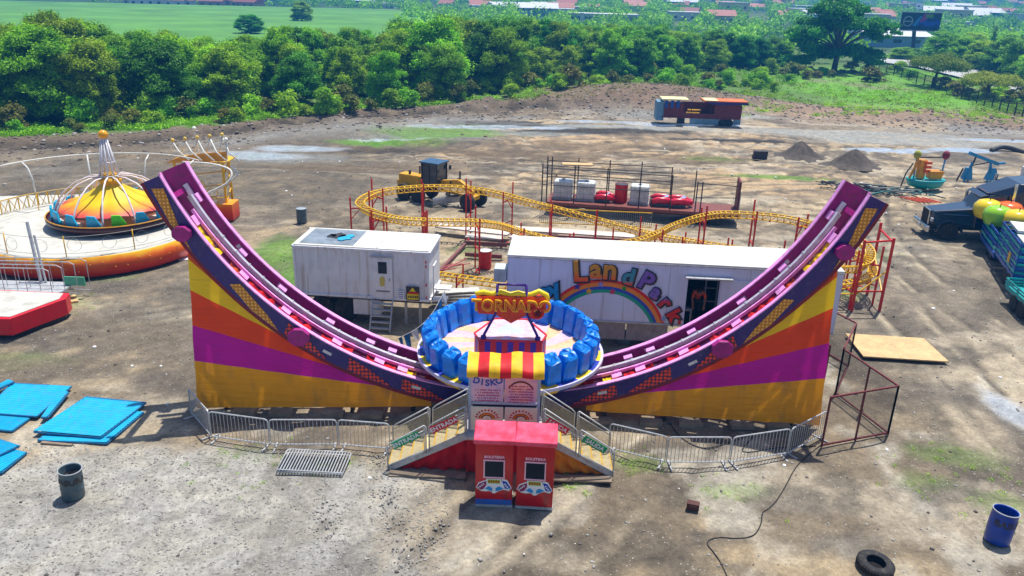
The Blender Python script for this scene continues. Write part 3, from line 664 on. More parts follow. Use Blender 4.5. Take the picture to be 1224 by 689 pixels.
# ================================================================== ENTRANCE PLATFORM WITH TWO STAIRS AND CONTROL BOOTH
ent = thing('entrance_platform', 'boarding platform with yellow stairs on both sides above red and amber cloth skirts', 'platform', (0, 20.4, 0))
YN, YFa, PT = 19.95, 20.95, 1.32
MESHP = mat('perforated_rail_sheet', hexc('b8b4a4'), rough=.5, alpha=.42)
mb = MB(); mb.box((-.12, 20.6, PT-.05), (2.25, 1.7, .1)); mb.build('deck', STEEL, ent)
for x in (-1.15, .92, ):
    for y in (YN+.1, 21.35):
        mb = MB(); mb.box((x, y, PT/2-.05), (.09, .09, PT-.11)); mb.build('deck_leg', STEEL, ent)
def stair(s, xt, xb, skirt):
    # xt: x at deck, xb: x at the ground
    n = 7; L_ = xb-xt
    for k_, y in enumerate((YN, YFa)):
        mb = MB(); mb.beam((xt, y, PT-.06), (xb, y, .06), .05, .2); mb.build('stringer', STEEL, ent)
    for i in range(n):
        t = (i+.5)/n; x = xt+L_*t; z = PT*(1-(i+1)/(n+1)); mb = MB()
        mb.box((x, (YN+YFa)/2, z), (abs(L_)/n*.92, YFa-YN-.06, .035), mi=1); mb.box((x-s*abs(L_)/n*.46, (YN+YFa)/2, z+.08), (.02, YFa-YN-.06, .15)); mb.box((x+s*abs(L_)/n*.47, (YN+YFa)/2, z-.01), (.03, YFa-YN-.06, .06))
        mb.build('step', [YEL, mat('worn_cream_tread', hexc('c8b88a'), rough=.7, dirt=.5)], ent)
    for y in (YN-.03, YFa+.03):
        for (a, c, big) in ((.02, .48, 0), (.52, 1.0, 1)):
            xa, xc = xt+L_*a, xt+L_*c; za, zc = PT*(1-a), PT*(1-c); h = .92
            P = [(xa, y, za), (xa, y, za+h-.05), (xa+L_*.02, y, za+h), (xc-L_*.05, y, zc+h+.03), (xc, y, zc+h-.08), (xc, y, zc)]
            mb = MB(); mb.tube(P, .022, 8); mb.tube([(xa, y, za+h-.13), (xc, y, zc+h-.16)], .014, 6); mb.tube([(xa, y, za+.1), (xc, y, zc+.1)], .014, 6)
            mb.tube([(xa+.05*s, y, za), (xa+.05*s, y, za+h)], .012, 6)
            hr = mb.build('handrail', STEEL, ent, smooth=True)
            mb = MB(); mb.quad((xa, y+.004, za+.1), (xc, y+.004, zc+.1), (xc, y+.004, zc+h-.17), (xa, y+.004, za+h-.14)); mb.build('guard_sheet', MESHP, hr)
    # cloth skirt under the near stringer, gathered
    mb = MB(); nn = 26; vs = []
    for i in range(nn+1):
        t = i/nn; x = xt+L_*t*.97; zt = max(.03, PT*(1-t)-.14); 
        for j in range(7):
            q = j/6; w = .045*math.sin(i*1.3+q*3)+.03*math.sin(q*9+i*.5); vs.append((x-s*.1*(1-q)*t, YN+.06+w+.05*(1-q), zt*q+.012))
    mb.add(vs, [(i*7+j, (i+1)*7+j, (i+1)*7+j+1, i*7+j+1) for i in range(nn) for j in range(6)]); mb.build('cloth_skirt', skirt, ent, smooth=True)
    mb = MB(); mb.box(((xt+xb)/2, YN-.22, .03), (abs(L_)*.95, .3, .05)); mb.build('ground_board', WOOD2, ent)
stair(-1, -1.15, -3.5, REDCL); stair(1, .95, 3.12, ORCL)
mb = MB(); vs = []
for i in range(21):
    x = -1.2+2.2*i/20
    for j in range(5): q = j/4; vs.append((x, YN-.0+.05*math.sin(i*1.6+q*2), q*1.2+.01))
mb.add(vs, [(i*5+j, (i+1)*5+j, (i+1)*5+j+1, i*5+j+1) for i in range(20) for j in range(4)]); mb.build('cloth_skirt', REDCL, ent, smooth=True)
SGN = mat('green_sign', hexc('0a9860'), rough=.4, var=.08); SRD = mat('red_sign', hexc('d81c24'), rough=.4)
def stair_sign(txt, m, cx, cz, w, slope):
    o = MB(); c = Vector((cx, YN-.075, cz)); M = Matrix.Translation(c) @ Matrix.Rotation(slope, 4, 'Y')
    o.add([M @ Vector(p) for p in [(-w/2, 0, -.11), (w/2, 0, -.11), (w/2, 0, .11), (-w/2, 0, .11), (-w/2, .02, -.11), (w/2, .02, -.11), (w/2, .02, .11), (-w/2, .02, .11)]], [(0, 1, 2, 3), (7, 6, 5, 4), (0, 4, 5, 1), (1, 5, 6, 2), (2, 6, 7, 3), (3, 7, 4, 0)])
    b_ = o.build('sign_board', m, ent); text('lettering', txt, .19, Matrix.Translation(c) @ Matrix.Rotation(slope, 4, 'Y') @ Matrix.Translation((0, -.006, 0)) @ Matrix.Rotation(R(90), 4, 'X'), BWHITE, b_, off=.004)
stair_sign('ENTRADA', SGN, -2.95, 1.07, .88, -math.atan(PT/2.35)); stair_sign('ENTRADA', SRD, -1.85, 1.62, .86, -math.atan(PT/2.35))
stair_sign('SALIDA', SGN, 2.52, 1.1, .78, math.atan(PT/2.17)); stair_sign('SALIDA', SRD, 1.42, 1.68, .7, math.atan(PT/2.17))
# control booth on the deck
cb = thing('control_booth', 'operator booth with red and yellow striped awning and DISKO poster, standing on the boarding platform', 'booth', (0, 20.5, PT))
YC_ = 20.05
mb = MB()
for x in (-1.12, .86):
    for y in (YC_, 20.95): mb.beam((x, y, PT+.0), (x, y, 3.35), .07, .07)
mb.beam((-1.12, YC_, 2.28), (.86, YC_, 2.28), .06, .06); mb.beam((-1.12, YC_, 3.32), (.86, YC_, 3.32), .06, .06)
mb.build('frame', mat('pale_blue_steel', hexc('a8b8cc'), rough=.4, dirt=.3), cb)
mb = MB(); mb.box((-.13, 20.2, 2.24), (1.9, .34, .05)); mb.build('counter', BLKST, cb)
for i, cx in enumerate((-.62, .36)):
    mb = MB(); mb.box((cx, YC_-.02, 1.8), (.93, .03, .74)); pn = mb.build('counter_panel', CREAM, cb, bev=.005)
    for q, (r0, c) in enumerate(((.25, 'c85010'), (.21, 'e89820'), (.17, '7a3020'))):
        mb = MB(); P = []
        for k_ in range(13): a = math.pi*k_/12; P.append((cx+r0*math.cos(a), YC_-.037, 1.78+r0*.8*math.sin(a)))
        for k_ in range(12, -1, -1): a = math.pi*k_/12; P.append((cx+(r0-.045)*math.cos(a), YC_-.037, 1.78+(r0-.045)*.8*math.sin(a)))
        mb.add(P, [(k_, k_+1, 24-k_, 25-k_) for k_ in range(12)]); mb.build('rainbow_emblem', mat('emblem_'+c, hexc(c)), pn)
    mb = MB()
    for k_ in range(10):
        a = math.pi*(k_+.5)/10; mb.box((cx+.31*math.cos(a), YC_-.038, 1.8+.26*math.sin(a)), (.045, .008, .06), ry=math.pi/2-a)
    mb.build('emblem_letters', mat('emblem_letter_red', hexc('c83a20')), pn)
POST1 = mat('poster_mauve', hexc('b8b0d8'), rough=.3, var=.15, scale=2, c2=hexc('e0b0b8')); POST2 = mat('poster_peach', hexc('c8a0d8'), rough=.3, var=.2, scale=2.2, c2=hexc('f0b090'))
INK = mat('poster_red_print', hexc('b81c50')); INKB = mat('poster_blue_print', hexc('2050a8'))
for i, (cx, m_) in enumerate(((-.62, POST1), (.33, POST2))):
    mb = MB(); mb.box((cx, YC_-.04, 2.79), (.92, .025, .86)); po = mb.build('poster', m_, cb)
    mb = MB(); r_ = random.Random(i+4)
    for row in range(5+i*2):
        z = (2.72 if i == 0 else 2.86)-row*.085; x = cx-.34+(.06 if row % 2 else 0)
        while x < cx+.34:
            w = r_.uniform(.018, .034); mb.box((x+w/2, YC_-.056, z), (w, .006, .04)); x += w+.014+(.03 if r_.random() < .2 else 0)
    mb.build('small_print', INK, po)
    if i == 0:
        for ch, dx, dz, ro in zip('DISKO', (-.31, -.15, 0.0, .16, .33), (.02, -.03, -.05, -.03, .03), (-.25, -.12, 0, .12, .25)):
            text('lettering', ch, .27, facing((cx+dx, YC_-.057, 2.99+dz), roll=ro), INKB, po, off=.008)
    else:
        mb = MB(); P = []
        for k_ in range(13): a = R(25)+R(130)*k_/12; P.append((cx+.4*math.cos(a), YC_-.056, 2.62+.42*math.sin(a)))
        for k_ in range(12, -1, -1): a = R(25)+R(130)*k_/12; P.append((cx+.36*math.cos(a), YC_-.056, 2.62+.36*math.sin(a)))
        mb.add(P, [(k_, k_+1, 24-k_, 25-k_) for k_ in range(12)]); mb.build('printed_arch', mat('brown_print', hexc('6a3020')), po)
# awning: sloping striped cloth with a hanging valance
AWR, AWY = mat('awning_red', hexc('d8101c'), rough=.6, trans=.25), mat('awning_yellow', hexc('f8c818'), rough=.6, trans=.25)
mb = MB(); n = 28; vs = []; prof = [(20.75, 3.56), (20.5, 3.54), (20.22, 3.50), (19.97, 3.42), (19.90, 3.33), (19.88, 3.17)]
for i in range(n+1):
    x = -1.2+2.18*i/n
    for k_, (y, z) in enumerate(prof):
        w = .03*math.sin(x*3.2+k_*.9)+.02*math.sin(x*8) if k_ < 4 else .02*math.sin(x*6)
        vs.append((x, y, z+w))
m = len(prof); fs = []; mi = []
o = 0
for i in range(n):
    for j in range(m-1): fs.append((i*m+j, i*m+j+1, (i+1)*m+j+1, (i+1)*m+j)); mi.append((i//4) % 2)
mb.v = vs; mb.f = fs; mb.m = mi; mb.build('awning', [AWY, AWR], cb, smooth=True)

# ================================================================== TICKET BOOTHS
def make_booth():
    t = thing('ticket_booth', None, 'ticket booth')
    w, d, hf, hb = 1.02, .66, 2.13, 2.26
    mb = MB(); y0, y1 = 0, d
    mb.add([(-w/2, y0, .08), (w/2, y0, .08), (w/2, y1, .08), (-w/2, y1, .08), (-w/2, y0, hf), (w/2, y0, hf), (w/2, y1, hb), (-w/2, y1, hb)], [(0, 3, 2, 1), (4, 5, 6, 7), (0, 1, 5, 4), (1, 2, 6, 5), (2, 3, 7, 6), (3, 0, 4, 7)])
    body = mb.build('body', DRED, t, bev=.012)
    mb = MB(); mb.box((0, d/2, .04), (w+.02, d+.02, .08)); mb.build('plinth', STEEL, t)
    RF = mat('sunlit_red_roof_paint', hexc('dc1c3c'), rough=.25, var=.2, scale=2.2, coat=.6, c2=hexc('ec5878'))  # pinker than the body red: sun highlights put into the roof colour
    mb = MB(); e = .05; mb.add([(-w/2-e, -e-.04, hf-.10), (w/2+e, -e-.04, hf-.10), (w/2+e, y1+e, hb-.10), (-w/2-e, y1+e, hb-.10), (-w/2-e, -e-.04, hf+.04), (w/2+e, -e-.04, hf+.04), (w/2+e, y1+e, hb+.06), (-w/2-e, y1+e, hb+.06)], [(0, 3, 2, 1), (4, 5, 6, 7), (0, 1, 5, 4), (1, 2, 6, 5), (2, 3, 7, 6), (3, 0, 4, 7)])
    mb.build('roof', RF, t, bev=.025)
    mb = MB(); zc, zh, wh = 1.24, .27, .27
    for (x, z, dx, dz) in ((0, zc+zh, 2*wh+.05, .035), (0, zc-zh, 2*wh+.05, .035), (-wh, zc, .035, 2*zh-.03), (wh, zc, .035, 2*zh-.03)): mb.box((x, -.022, z), (dx, .03, dz))
    wf = mb.build('window_frame', mat('pinkish_white', hexc('f0b8c8'), rough=.4), t)
    mb = MB(); mb.box((0, -.008, zc), (2*wh-.03, .012, 2*zh-.03)); mb.build('pane', mat('shaded_booth_glass', (.01, .014, .02), rough=.25, spec=.15), wf)
    text('lettering', 'BOLETERIA', .11, facing((0, -.006, 1.6)), mat('pinkish_white', ''), t, off=.004)
    W_ = BWHITE; Z = .62
    def em(pts, m, dy, nm='emblem_piece'):
        mb = MB(); mb.prism([(x, -dy, Z+z) for x, z in pts], (0, -.004, 0)); mb.build(nm, m, emb)
    mb = MB(); mb.prism([(x, -.003, Z+z) for x, z in [(-.52+.03, .0), (-.42, .16), (-.2, .26), (-.2, .14), (.2, .14), (.22, .3), (.36, .27), (.49, .02), (.42, -.08), (.26, -.04), (.12, -.1), (.04, -.17), (-.02, -.17), (-.1, -.1), (-.24, -.12), (-.36, -.1)]], (0, -.004, 0))
    emb = mb.build('emblem', W_, t)
    em([(-.47, 0), (-.4, .13), (-.21, .22), (-.2, .1), (-.28, -.04), (-.37, -.07)], mat('emblem_violet', hexc('8a2058')), .008)
    em([(.22, .25), (.34, .22), (.465, .02), (.42, -.04), (.3, .0)], mat('emblem_blue', hexc('1c38a8')), .008)
    em([(-.24, -.02), (-.14, .06), (-.04, 0), (-.04, -.1), (-.14, -.07)], mat('emblem_sky', hexc('2890d0')), .012)
    em([(.05, 0), (.14, .06), (.27, -.0), (.18, -.06), (.05, -.1)], mat('emblem_sky', ''), .012)
    em([(-.205, .13), (.2, .13), (.2, .3), (-.205, .3)], W_, .012); em([(-.17, .155), (.165, .155), (.165, .275), (-.17, .275)], mat('emblem_lime', hexc('98b020')), .016)
    mb = MB()
    for k_ in range(5): mb.box((-.13+k_*.066, -.023, Z+.215), (.04, .005, .06))
    mb.build('emblem_print', mat('emblem_red_ink', hexc('b83018')), emb)
    mb = MB()
    for k_ in range(4): mb.box((.3+k_*.035, -.014, Z+.14-k_*.05), (.03, .005, .06), ry=R(50)); mb.box((-.42+k_*.045, -.014, Z+.0+k_*.04), (.03, .005, .05), ry=-R(35))
    mb.build('emblem_print', W_, emb)
    return t
bo = make_booth(); b2 = copy_tree(bo)
place(bo, (-.345, 18.32, 0), R(-1), 'left of the two red ticket booths, with a blue stripe along its foot'); bo['group'] = 'red ticket booths'
place(b2, (.765, 18.27, 0), R(-3), 'right of the two red ticket booths, without a blue stripe at its foot'); b2['group'] = 'red ticket booths'
mb = MB(); mb.box((0, -.006, .17), (.99, .012, .16)); st_ = mb.build('foot_stripe', mat('stripe_blue', hexc('2a60b8'), dirt=.3)); st_.parent = bo

# ================================================================== BARRIERS
def barrier_mb(L_, h=1.0, rb=.0095, gap=.115):
    mb = MB(); r = .022; c = .1
    P = [(0, 0, .14), (0, 0, h-c), (c*.3, 0, h-c*.3), (c, 0, h), (L_-c, 0, h), (L_-c*.3, 0, h-c*.3), (L_, 0, h-c), (L_, 0, .14)]
    mb.tube(P, r, 6, closed=True)
    k_ = int(L_/gap)
    for i in range(1, k_): x = L_*i/k_; mb.tube([(x, 0, .14), (x, 0, h)], rb, 5, cap=False)
    return mb
def make_barrier(a, c, label, group='steel crowd barriers', h=1.0):
    a = Vector(a[:2]); c = Vector(c[:2]); d = c-a; L_ = d.length-.05
    t = thing('crowd_barrier', label, 'barrier', (a.x, a.y, 0), math.atan2(d.y, d.x), group)
    o = barrier_mb(L_, h).build('rail_frame', STEEL); o.parent = t
    for x in (.12, L_-.12):
        mb = MB(); mb.beam((x, -.28, .02), (x, .28, .02), .05, .03); mb.beam((x, -.02, .02), (x, -.02, .15), .03, .03); q = mb.build('foot', STEEL); q.parent = t
    return t
LP_ = [G(229, 497), G(253.5, 526), G(324.5, 536), G(406, 536), G(468, 541)]
LB = ['steel crowd barrier turned sideways at the left end, beside the left cloth corner', 'steel crowd barrier in front of the left mustard cloth, next to the turned end one', 'steel crowd barrier directly behind the flat-lying barrier panels', 'steel crowd barrier reaching the foot of the red-skirted entry stairs']
for i in range(4): make_barrier(LP_[i], LP_[i+1], LB[i])
QP = [G(727, 540), G(796, 557), G(872, 557), G(941, 546), G(984, 523)]
LB = ['steel crowd barrier starting at the foot of the amber-skirted exit stairs', 'second steel crowd barrier right of the exit stairs, its top rail level', 'third steel crowd barrier right of the exit stairs, angled back to the cloth', 'steel crowd barrier turned back beside the maroon mesh cage']
for i in range(4): make_barrier(QP[i], QP[i+1], LB[i])
# flat stack of two panels
for k_, (rz, dz, dx) in enumerate(((-.02, .0, 0), (-.05, .075, .02))):
    t = thing('crowd_barrier', ('upper' if k_ else 'lower')+' of the two steel barrier panels lying flat on the gravel', 'barrier', (-6.72+dx, 19.5, .04+dz), rz, 'barrier panels lying flat')
    mb = barrier_mb(1.95, 1.15, .019, .085); mb.v = [(x, z, y) for x, y, z in mb.v]; o = mb.build('rail_frame', STEEL); o.parent = t
    o.rotation_euler = (R(3)*k_, 0, 0)
# small barrier pieces beside the left corner, behind the ride
def V3(p): return Vector(p)
# ================================================================== MAROON MESH CAGES
MESHW = mat('wire_mesh_sheet', (.16, .13, .12), rough=.5, alpha=.28)
def cage(a, c, h, label, mid=1, off0=0., off1=0.):
    t = thing('mesh_fence_panel', label, 'fence', (a[0], a[1], 0), 0, 'maroon framed mesh fence panels')
    a = Vector((a[0], a[1], 0)); c = Vector((c[0], c[1], 0)); u = Vector((0, 0, 1))
    mb = MB()
    for z in (.08, h): mb.beam(a+u*z, c+u*z, .05, .05)
    for i in range(mid+2): q = a.lerp(c, i/(mid+1)); mb.beam(q, q+u*h, .05, .05)
    mb.build('frame', RUST, t)
    mb = MB(); mb.quad(a+u*.09, c+u*.09, c+u*(h-.03), a+u*(h-.03)); mb.build('wire_mesh', MESHW, t)
cA, cB, cC = G(981.7, 535), G(1061, 520), G(998.4, 472)
cage(cA, cB, 1.8, 'front panel of the maroon mesh cage, facing the camera'); cage(cB, cC, 1.8, 'long side panel of the maroon mesh cage running back from its outer corner', 1)
cD, cE = (13.05, 27.7), (13.2, 29.7)
cage(cC, cD, 1.85, 'maroon mesh panel between the cage and the plywood board', 0); cage(cD, (12.3, 29.6), 1.85, 'hindmost maroon mesh panel, ending behind the right cloth side', 0)
cage((11.3, 25.6), (10.7, 27.6), 1.85, 'maroon mesh panel tucked behind the right cloth side', 0)
# plywood board on the ground
mb = MB(); P = [G(1010, 400, .12), G(1103.6, 406, .12), G(1134, 434, .12), G(1031.8, 427.5, .12)]
mb.prism([(p[0], p[1], .13) for p in P][::-1], (0, 0, .05)); mb.box((15.6, 29.4, .07), (2.6, 1.2, .1)); tag(mb.build('plywood_board', WOOD), 'large pale plywood board lying on the ground right of the ride', 'board')
# ================================================================== WHITE TRAILERS
def wheel(t, x, y, r=.5, w=.28, axis='Y', rimm=None, name='wheel'):
    mb = MB(); prof = [(r*.62, -w/2), (r*.93, -w/2), (r, -w/2+.05), (r, w/2-.05), (r*.93, w/2), (r*.62, w/2)]
    def turn(v): return [(p[0], p[2], p[1]) for p in v] if axis == 'Y' else [(p[2], p[0], p[1]) for p in v]
    mb.lathe(prof, (0, 0, 0), 22); mb.v = turn(mb.v); mb.v = [(p[0]+x, p[1]+y, p[2]+r) for p in mb.v]
    o = mb.build(name, BLK, None); o.parent = t
    mb = MB(); mb.lathe([(.001, -w*.25), (r*.25, -w*.32), (r*.3, -w*.2), (r*.62, -w*.35), (r*.64, w*.35), (r*.3, w*.2), (r*.25, w*.32), (.001, w*.25)], (0, 0, 0), 16); mb.v = [(p[0]+x, p[1]+y, p[2]+r) for p in turn(mb.v)]
    q = mb.build('rim', rimm or STEEL, None); q.parent = o
    return o
def local(mb, name, m, t, **k):
    o = mb.build(name, m, None, **k); o.parent = t; return o
# --- ribbed container trailer
ct = thing('container_trailer', 'white ribbed container trailer with a door and ladder behind the left half of the ride', 'trailer', (-9.02, 30.85, 0), math.atan2(-.5, 5.65))
L_, W_, z0, z1 = 5.66, 2.4, 1.15, 3.3
mb = MB(); n = 46
def corr(x0, x1, y, nrm, k_):
    vs = []; step = (x1-x0)/k_
    for i in range(k_*2+1):
        x = x0+step*i/2; d = .02*nrm*(1 if (i//1) % 4 in (0, 1) else -1); vs += [(x, y+d, z0+.1), (x, y+d, z1-.1)]
    return vs
vs = corr(.1, L_-.1, 0.02, -1, 24); m = len(vs)//2
mb.add(vs, [(2*i, 2*i+2, 2*i+3, 2*i+1) for i in range(m-1)])
mb.box((L_/2, W_/2+.03, (z0+z1)/2), (L_-.04, W_-.05, z1-z0-.02)); local(mb, 'body', WHT, ct)
mb = MB()
for x in (.05, L_-.05): mb.box((x, 0, (z0+z1)/2), (.1, .1, z1-z0))
mb.box((L_/2, 0, z1-.05), (L_-.2, .1, .1)); mb.box((L_/2, 0, z0+.05), (L_-.2, .1, .1)); mb.box((L_, W_/2, z1-.05), (.1, W_, .1)); mb.box((L_, W_/2, z0+.05), (.1, W_, .1)); mb.box((0, W_/2, z1-.05), (.1, W_, .1))
local(mb, 'corner_frame', WHT, ct, bev=.01)
mb = MB(); mb.box((L_/2, W_/2, z1+.02), (L_-.05, W_-.02, .05)); mb.box((L_*.62, W_/2, z1+.06), (.04, W_-.1, .03)); rf = local(mb, 'roof', WHTROOF, ct)
mb = MB(); mb.box((L_*.24, W_/2, z1+.052), (L_*.40, W_-.35, .012)); q = local(mb, 'roof_tarp', mat('grey_blue_tarp', hexc('7c8894'), rough=.5, var=.35, scale=2, dirt=.5, dirtc=(.1, .1, .1)), ct)
mb = MB(); r_ = random.Random(3)
for cx, cy, rr, mi in ((1.55, 1.35, .36, 0), (1.8, 1.15, .25, 0), (1.3, 1.2, .2, 0), (1.9, .95, .28, 1), (2.05, 1.3, .2, 1)):
    P = [(cx+rr*r_.uniform(.6, 1.2)*math.cos(a), cy+rr*r_.uniform(.6, 1.2)*math.sin(a), z1+.062+mi*.01) for a in [2*math.pi*i/11 for i in range(11)]]; mb.prism(P, (0, 0, .03), mi=mi)
local(mb, 'roof_rag', [BLKST, CYAN], ct)
mb = MB(); dx = 3.72; mb.box((dx, -.035, 2.08), (.86, .05, 1.78)); dr = local(mb, 'door', WHT, ct, bev=.01)
mb = MB(); mb.box((dx, -.07, 3.02), (1.0, .06, .05)); local(mb, 'door_hood', STEEL, ct)
mb = MB(); mb.box((dx+.02, -.066, 2.55), (.36, .012, .5)); q = mb.build('window', GLASS, None); q.parent = dr
mb = MB(); mb.box((dx+.3, -.07, 2.05), (.05, .03, .12)); q = mb.build('handle', STEEL, None); q.parent = dr
mb = MB(); mb.prism([(dx-.1, -.063, 1.75), (dx+.08, -.063, 1.75), (dx+.12, -.063, 2.1), (dx+.02, -.063, 2.2), (dx-.12, -.063, 2.1)], (0, -.004, 0)); q = mb.build('sticker', mat('yellow_sticker', hexc('c8b858')), None); q.parent = dr
mb = MB(); r_ = random.Random(5); x = dx-.26
while x < dx+.26: w = r_.uniform(.03, .05); mb.box((x+w/2, -.065, 1.53), (w, .006, .06)); x += w+.02
q = mb.build('door_print', BLKST, None); q.parent = dr
sg = mat('danger_yellow', hexc('e0cc10'))
mb = MB(); mb.box((4.98, -.06, 1.5), (.56, .02, .62)); q = local(mb, 'warning_sign', BLKST, ct)
mb = MB(); mb.prism([(4.75, -.073, 1.24), (5.22, -.073, 1.24), (5.24, -.073, 1.5), (5.0, -.073, 1.56), (4.74, -.073, 1.48)], (0, -.005, 0), mi=0); mb.prism([(4.84, -.073, 1.6), (5.1, -.073, 1.6), (4.98, -.073, 1.78)], (0, -.006, 0), mi=0); mb.box((5.0, -.08, 1.53), (.42, .006, .09), mi=1)
for i in range(6): mb.box((4.8+i*.075, -.084, 1.36), (.045, .006, .1), mi=2)
o = mb.build('sign_print', [sg, mat('danger_red', hexc('d03018')), BLKST], None); o.parent = q
mb = MB(); mb.box((4.48, -.06, 1.4), (.28, .02, .36)); q = local(mb, 'notice', BWHITE, ct); mb = MB()
for i in range(4): mb.box((4.48, -.073, 1.52-i*.08), (.2, .005, .03))
o = mb.build('notice_print', INKB, None); o.parent = q
for x in (.3, 5.5, 5.5, 5.5):
    pass
mb = MB()
for z in (2.9, 2.7, 1.9, 1.35): mb.box((L_-.12, -.056, z), (.05, .012, .12))
local(mb, 'reflector', REDS, ct)
mb = MB(); mb.box((L_/2, W_/2, 1.05), (L_, .9, .2)); mb.box((L_/2, .25, 1.06), (L_, .1, .16)); local(mb, 'chassis', BLKST, ct)
mb = MB(); mb.box((3.0, .3, .72), (1.15, .5, .66)); local(mb, 'storage_box', WHT, ct)
for x in (1.0, 2.05): wheel(ct, x, .3, .52); wheel(ct, x, 2.05, .52)
for x in (4.6, 5.2):
    mb = MB(); mb.box((x, .3, .5), (.1, .1, 1.0)); local(mb, 'landing_leg', STEEL, ct)
mb = MB()
for x in (dx-.42, dx+.42): mb.beam((x, -.75, 0), (x, -.1, 1.2), .05, .09)
for i in range(5): t = (i+.6)/5.4; mb.box((dx, -.75+.65*t, 1.2*t), (.8, .17, .03))
local(mb, 'ladder', STEEL, ct)
mb = MB(); mb.box((L_+.45, .6, 1.6), (.7, .5, .05)); mb.box((L_+.35, .5, 1.1), (.6, .5, .05)); mb.tube([(L_+.1, .4, 1.3), (L_+.1, .4, 2.6), (L_+.1, 1.0, 2.6)], .03, 6); local(mb, 'side_shelf', WHT, ct)
# --- LandPark trailer
lp = thing('show_trailer', 'long white trailer lettered LandPark over a painted rainbow, behind the right half of the ride', 'trailer', (-.2, 28.85, 0), math.atan2(-.7, 10.0))
L_, W_, z0, z1 = 12.6, 2.5, 1.25, 3.75
mb = MB(); mb.box((L_/2-3.05+0, W_/2, (z0+z1)/2), (6.5, W_, z1-z0)); 
mb = MB(); dl, dr_, dt = 6.9, 8.1, 3.25   # doorway
mb.box((dl/2, .03, (z0+z1)/2), (dl, .06, z1-z0)); mb.box(((dr_+L_)/2, .03, (z0+z1)/2), (L_-dr_, .06, z1-z0)); mb.box(((dl+dr_)/2, .03, (dt+z1)/2), (dr_-dl, .06, z1-dt))
mb.box((L_/2, W_-.03, (z0+z1)/2), (L_, .06, z1-z0)); mb.box((.03, W_/2, (z0+z1)/2), (.06, W_-.12, z1-z0)); mb.box((L_-.03, W_/2, (z0+z1)/2), (.06, W_-.12, z1-z0))
LPW = mat('lavender_white_panel', hexc('d4d8ec'), rough=.4, var=.06, scale=.8, dirt=.22, dirtc=(.4, .36, .36))
streaks(LPW, (.34, .26, .22), .4, 5, .3); body = local(mb, 'body', LPW, lp)
mb = MB()
for x in (.02, 1.25, 2.5, 3.75, 5.0, 6.2, 9.2, 10.4): mb.box((x, -.003, (z0+z1)/2), (.018, .008, z1-z0-.1))
mb.box((L_/2, -.02, z1-.03), (L_, .05, .05)); mb.box((L_/2, -.02, z0+.03), (L_, .05, .06)); local(mb, 'panel_seam', STEEL, lp)
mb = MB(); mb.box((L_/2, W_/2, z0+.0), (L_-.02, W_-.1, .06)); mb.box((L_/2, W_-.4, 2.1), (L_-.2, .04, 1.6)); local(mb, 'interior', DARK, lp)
mb = MB(); mb.box((L_/2, W_/2, z1+.03), (L_+.03, W_+.03, .07)); local(mb, 'roof', WHTROOF, lp, bev=.02)
mb = MB(); mb.box((2.75, W_/2, z1+.075), (1.1, W_-.1, .02)); local(mb, 'roof_patch', mat('cool_white_patch', (.7, .76, .8), dirt=.15), lp)
mb = MB(); mb.box((L_/2, .3, z0-.08), (L_-.4, .1, .12)); mb.box((L_/2, 2.1, z0-.08), (L_-.4, .1, .12)); local(mb, 'chassis', BLKST, lp)
mb = MB()
for a in (3.1, 4.75): mb.box((a+.8, .25, .8), (1.6, .06, .75))
local(mb, 'underbox', mat('dusty_grey_box', hexc('a8a0a0'), dirt=.4), lp)
for x in (10.2, 11.3): wheel(lp, x, .3, .5); wheel(lp, x, 2.2, .5)
mb = MB(); mb.box((1.2, .35, .62), (.12, .12, 1.2)); mb.box((1.2, 2.1, .62), (.12, .12, 1.2)); local(mb, 'landing_leg', STEEL, lp)
mb = MB(); mb.box((7.65, -.16, 3.32), (1.75, .28, .05)); local(mb, 'door_canopy', STEEL, lp)
mb = MB(); mb.box((8.1, .35, 2.5), (.06, .05, 1.4)); mb.box((7.85, .35, 2.75), (.5, .04, .03)); mb.box((7.85, .35, 2.2), (.5, .04, .03)); mb.box((7.65, .35, 2.5), (.04, .04, 1.4)); mb.box((7.0, .2, 1.9), (.3, .25, .1)); mb.box((7.15, .1, 1.6), (.06, .06, .7)); local(mb, 'inner_frame', mat('dull_grey', (.15, .16, .18)), lp)
mb = MB(); mb.box((8.85, -.025, 2.3), (1.4, .03, 1.9)); local(mb, 'sliding_door', LPW, lp)
for z in (1.9, 3.2):
    mb = MB(); mb.box((-.28, .45, z-.3), (.5, .7, .55)); local(mb, 'air_conditioner', mat('ac_grey', (.5, .55, .57), dirt=.3), lp, bev=.02)
# rainbow
cx, cz = 3.05, 1.15
def onlp(px, py):    # photo point -> trailer front-plane coordinates
    a = lp.rotation_euler[2]; d = ray(px, py); n = (-math.sin(a), math.cos(a)); o = (lp.location[0], lp.location[1])
    t = (n[0]*o[0]+n[1]*o[1])/(n[0]*d[0]+n[1]*d[1]); X, Y, Z = d[0]*t, d[1]*t, H+d[2]*t
    return ((X-o[0])*math.cos(a)+(Y-o[1])*math.sin(a), Z)
pts_top = [onlp(*p) for p in ((655, 367), (690, 340), (718, 334), (750, 341), (775, 357), (797, 386))]
def fitarc(outer):
    (x0_, z0_), (x1_, z1_), (x2_, z2_) = outer
    A = np.array([[2*(x1_-x0_), 2*(z1_-z0_)], [2*(x2_-x0_), 2*(z2_-z0_)]]); B = np.array([x1_**2-x0_**2+z1_**2-z0_**2, x2_**2-x0_**2+z2_**2-z0_**2])
    c = np.linalg.solve(A, B); return c[0], c[1], math.hypot(x0_-c[0], z0_-c[1])
ox, oz, orr = fitarc((onlp(664, 357), onlp(718, 334), onlp(793, 385)))
ix, iz, ir = fitarc((onlp(672, 371), onlp(716, 350), onlp(776, 384)))
cols_ = ['e0281c', 'f08a20', 'f0882a', '2a50b0', '12a080']
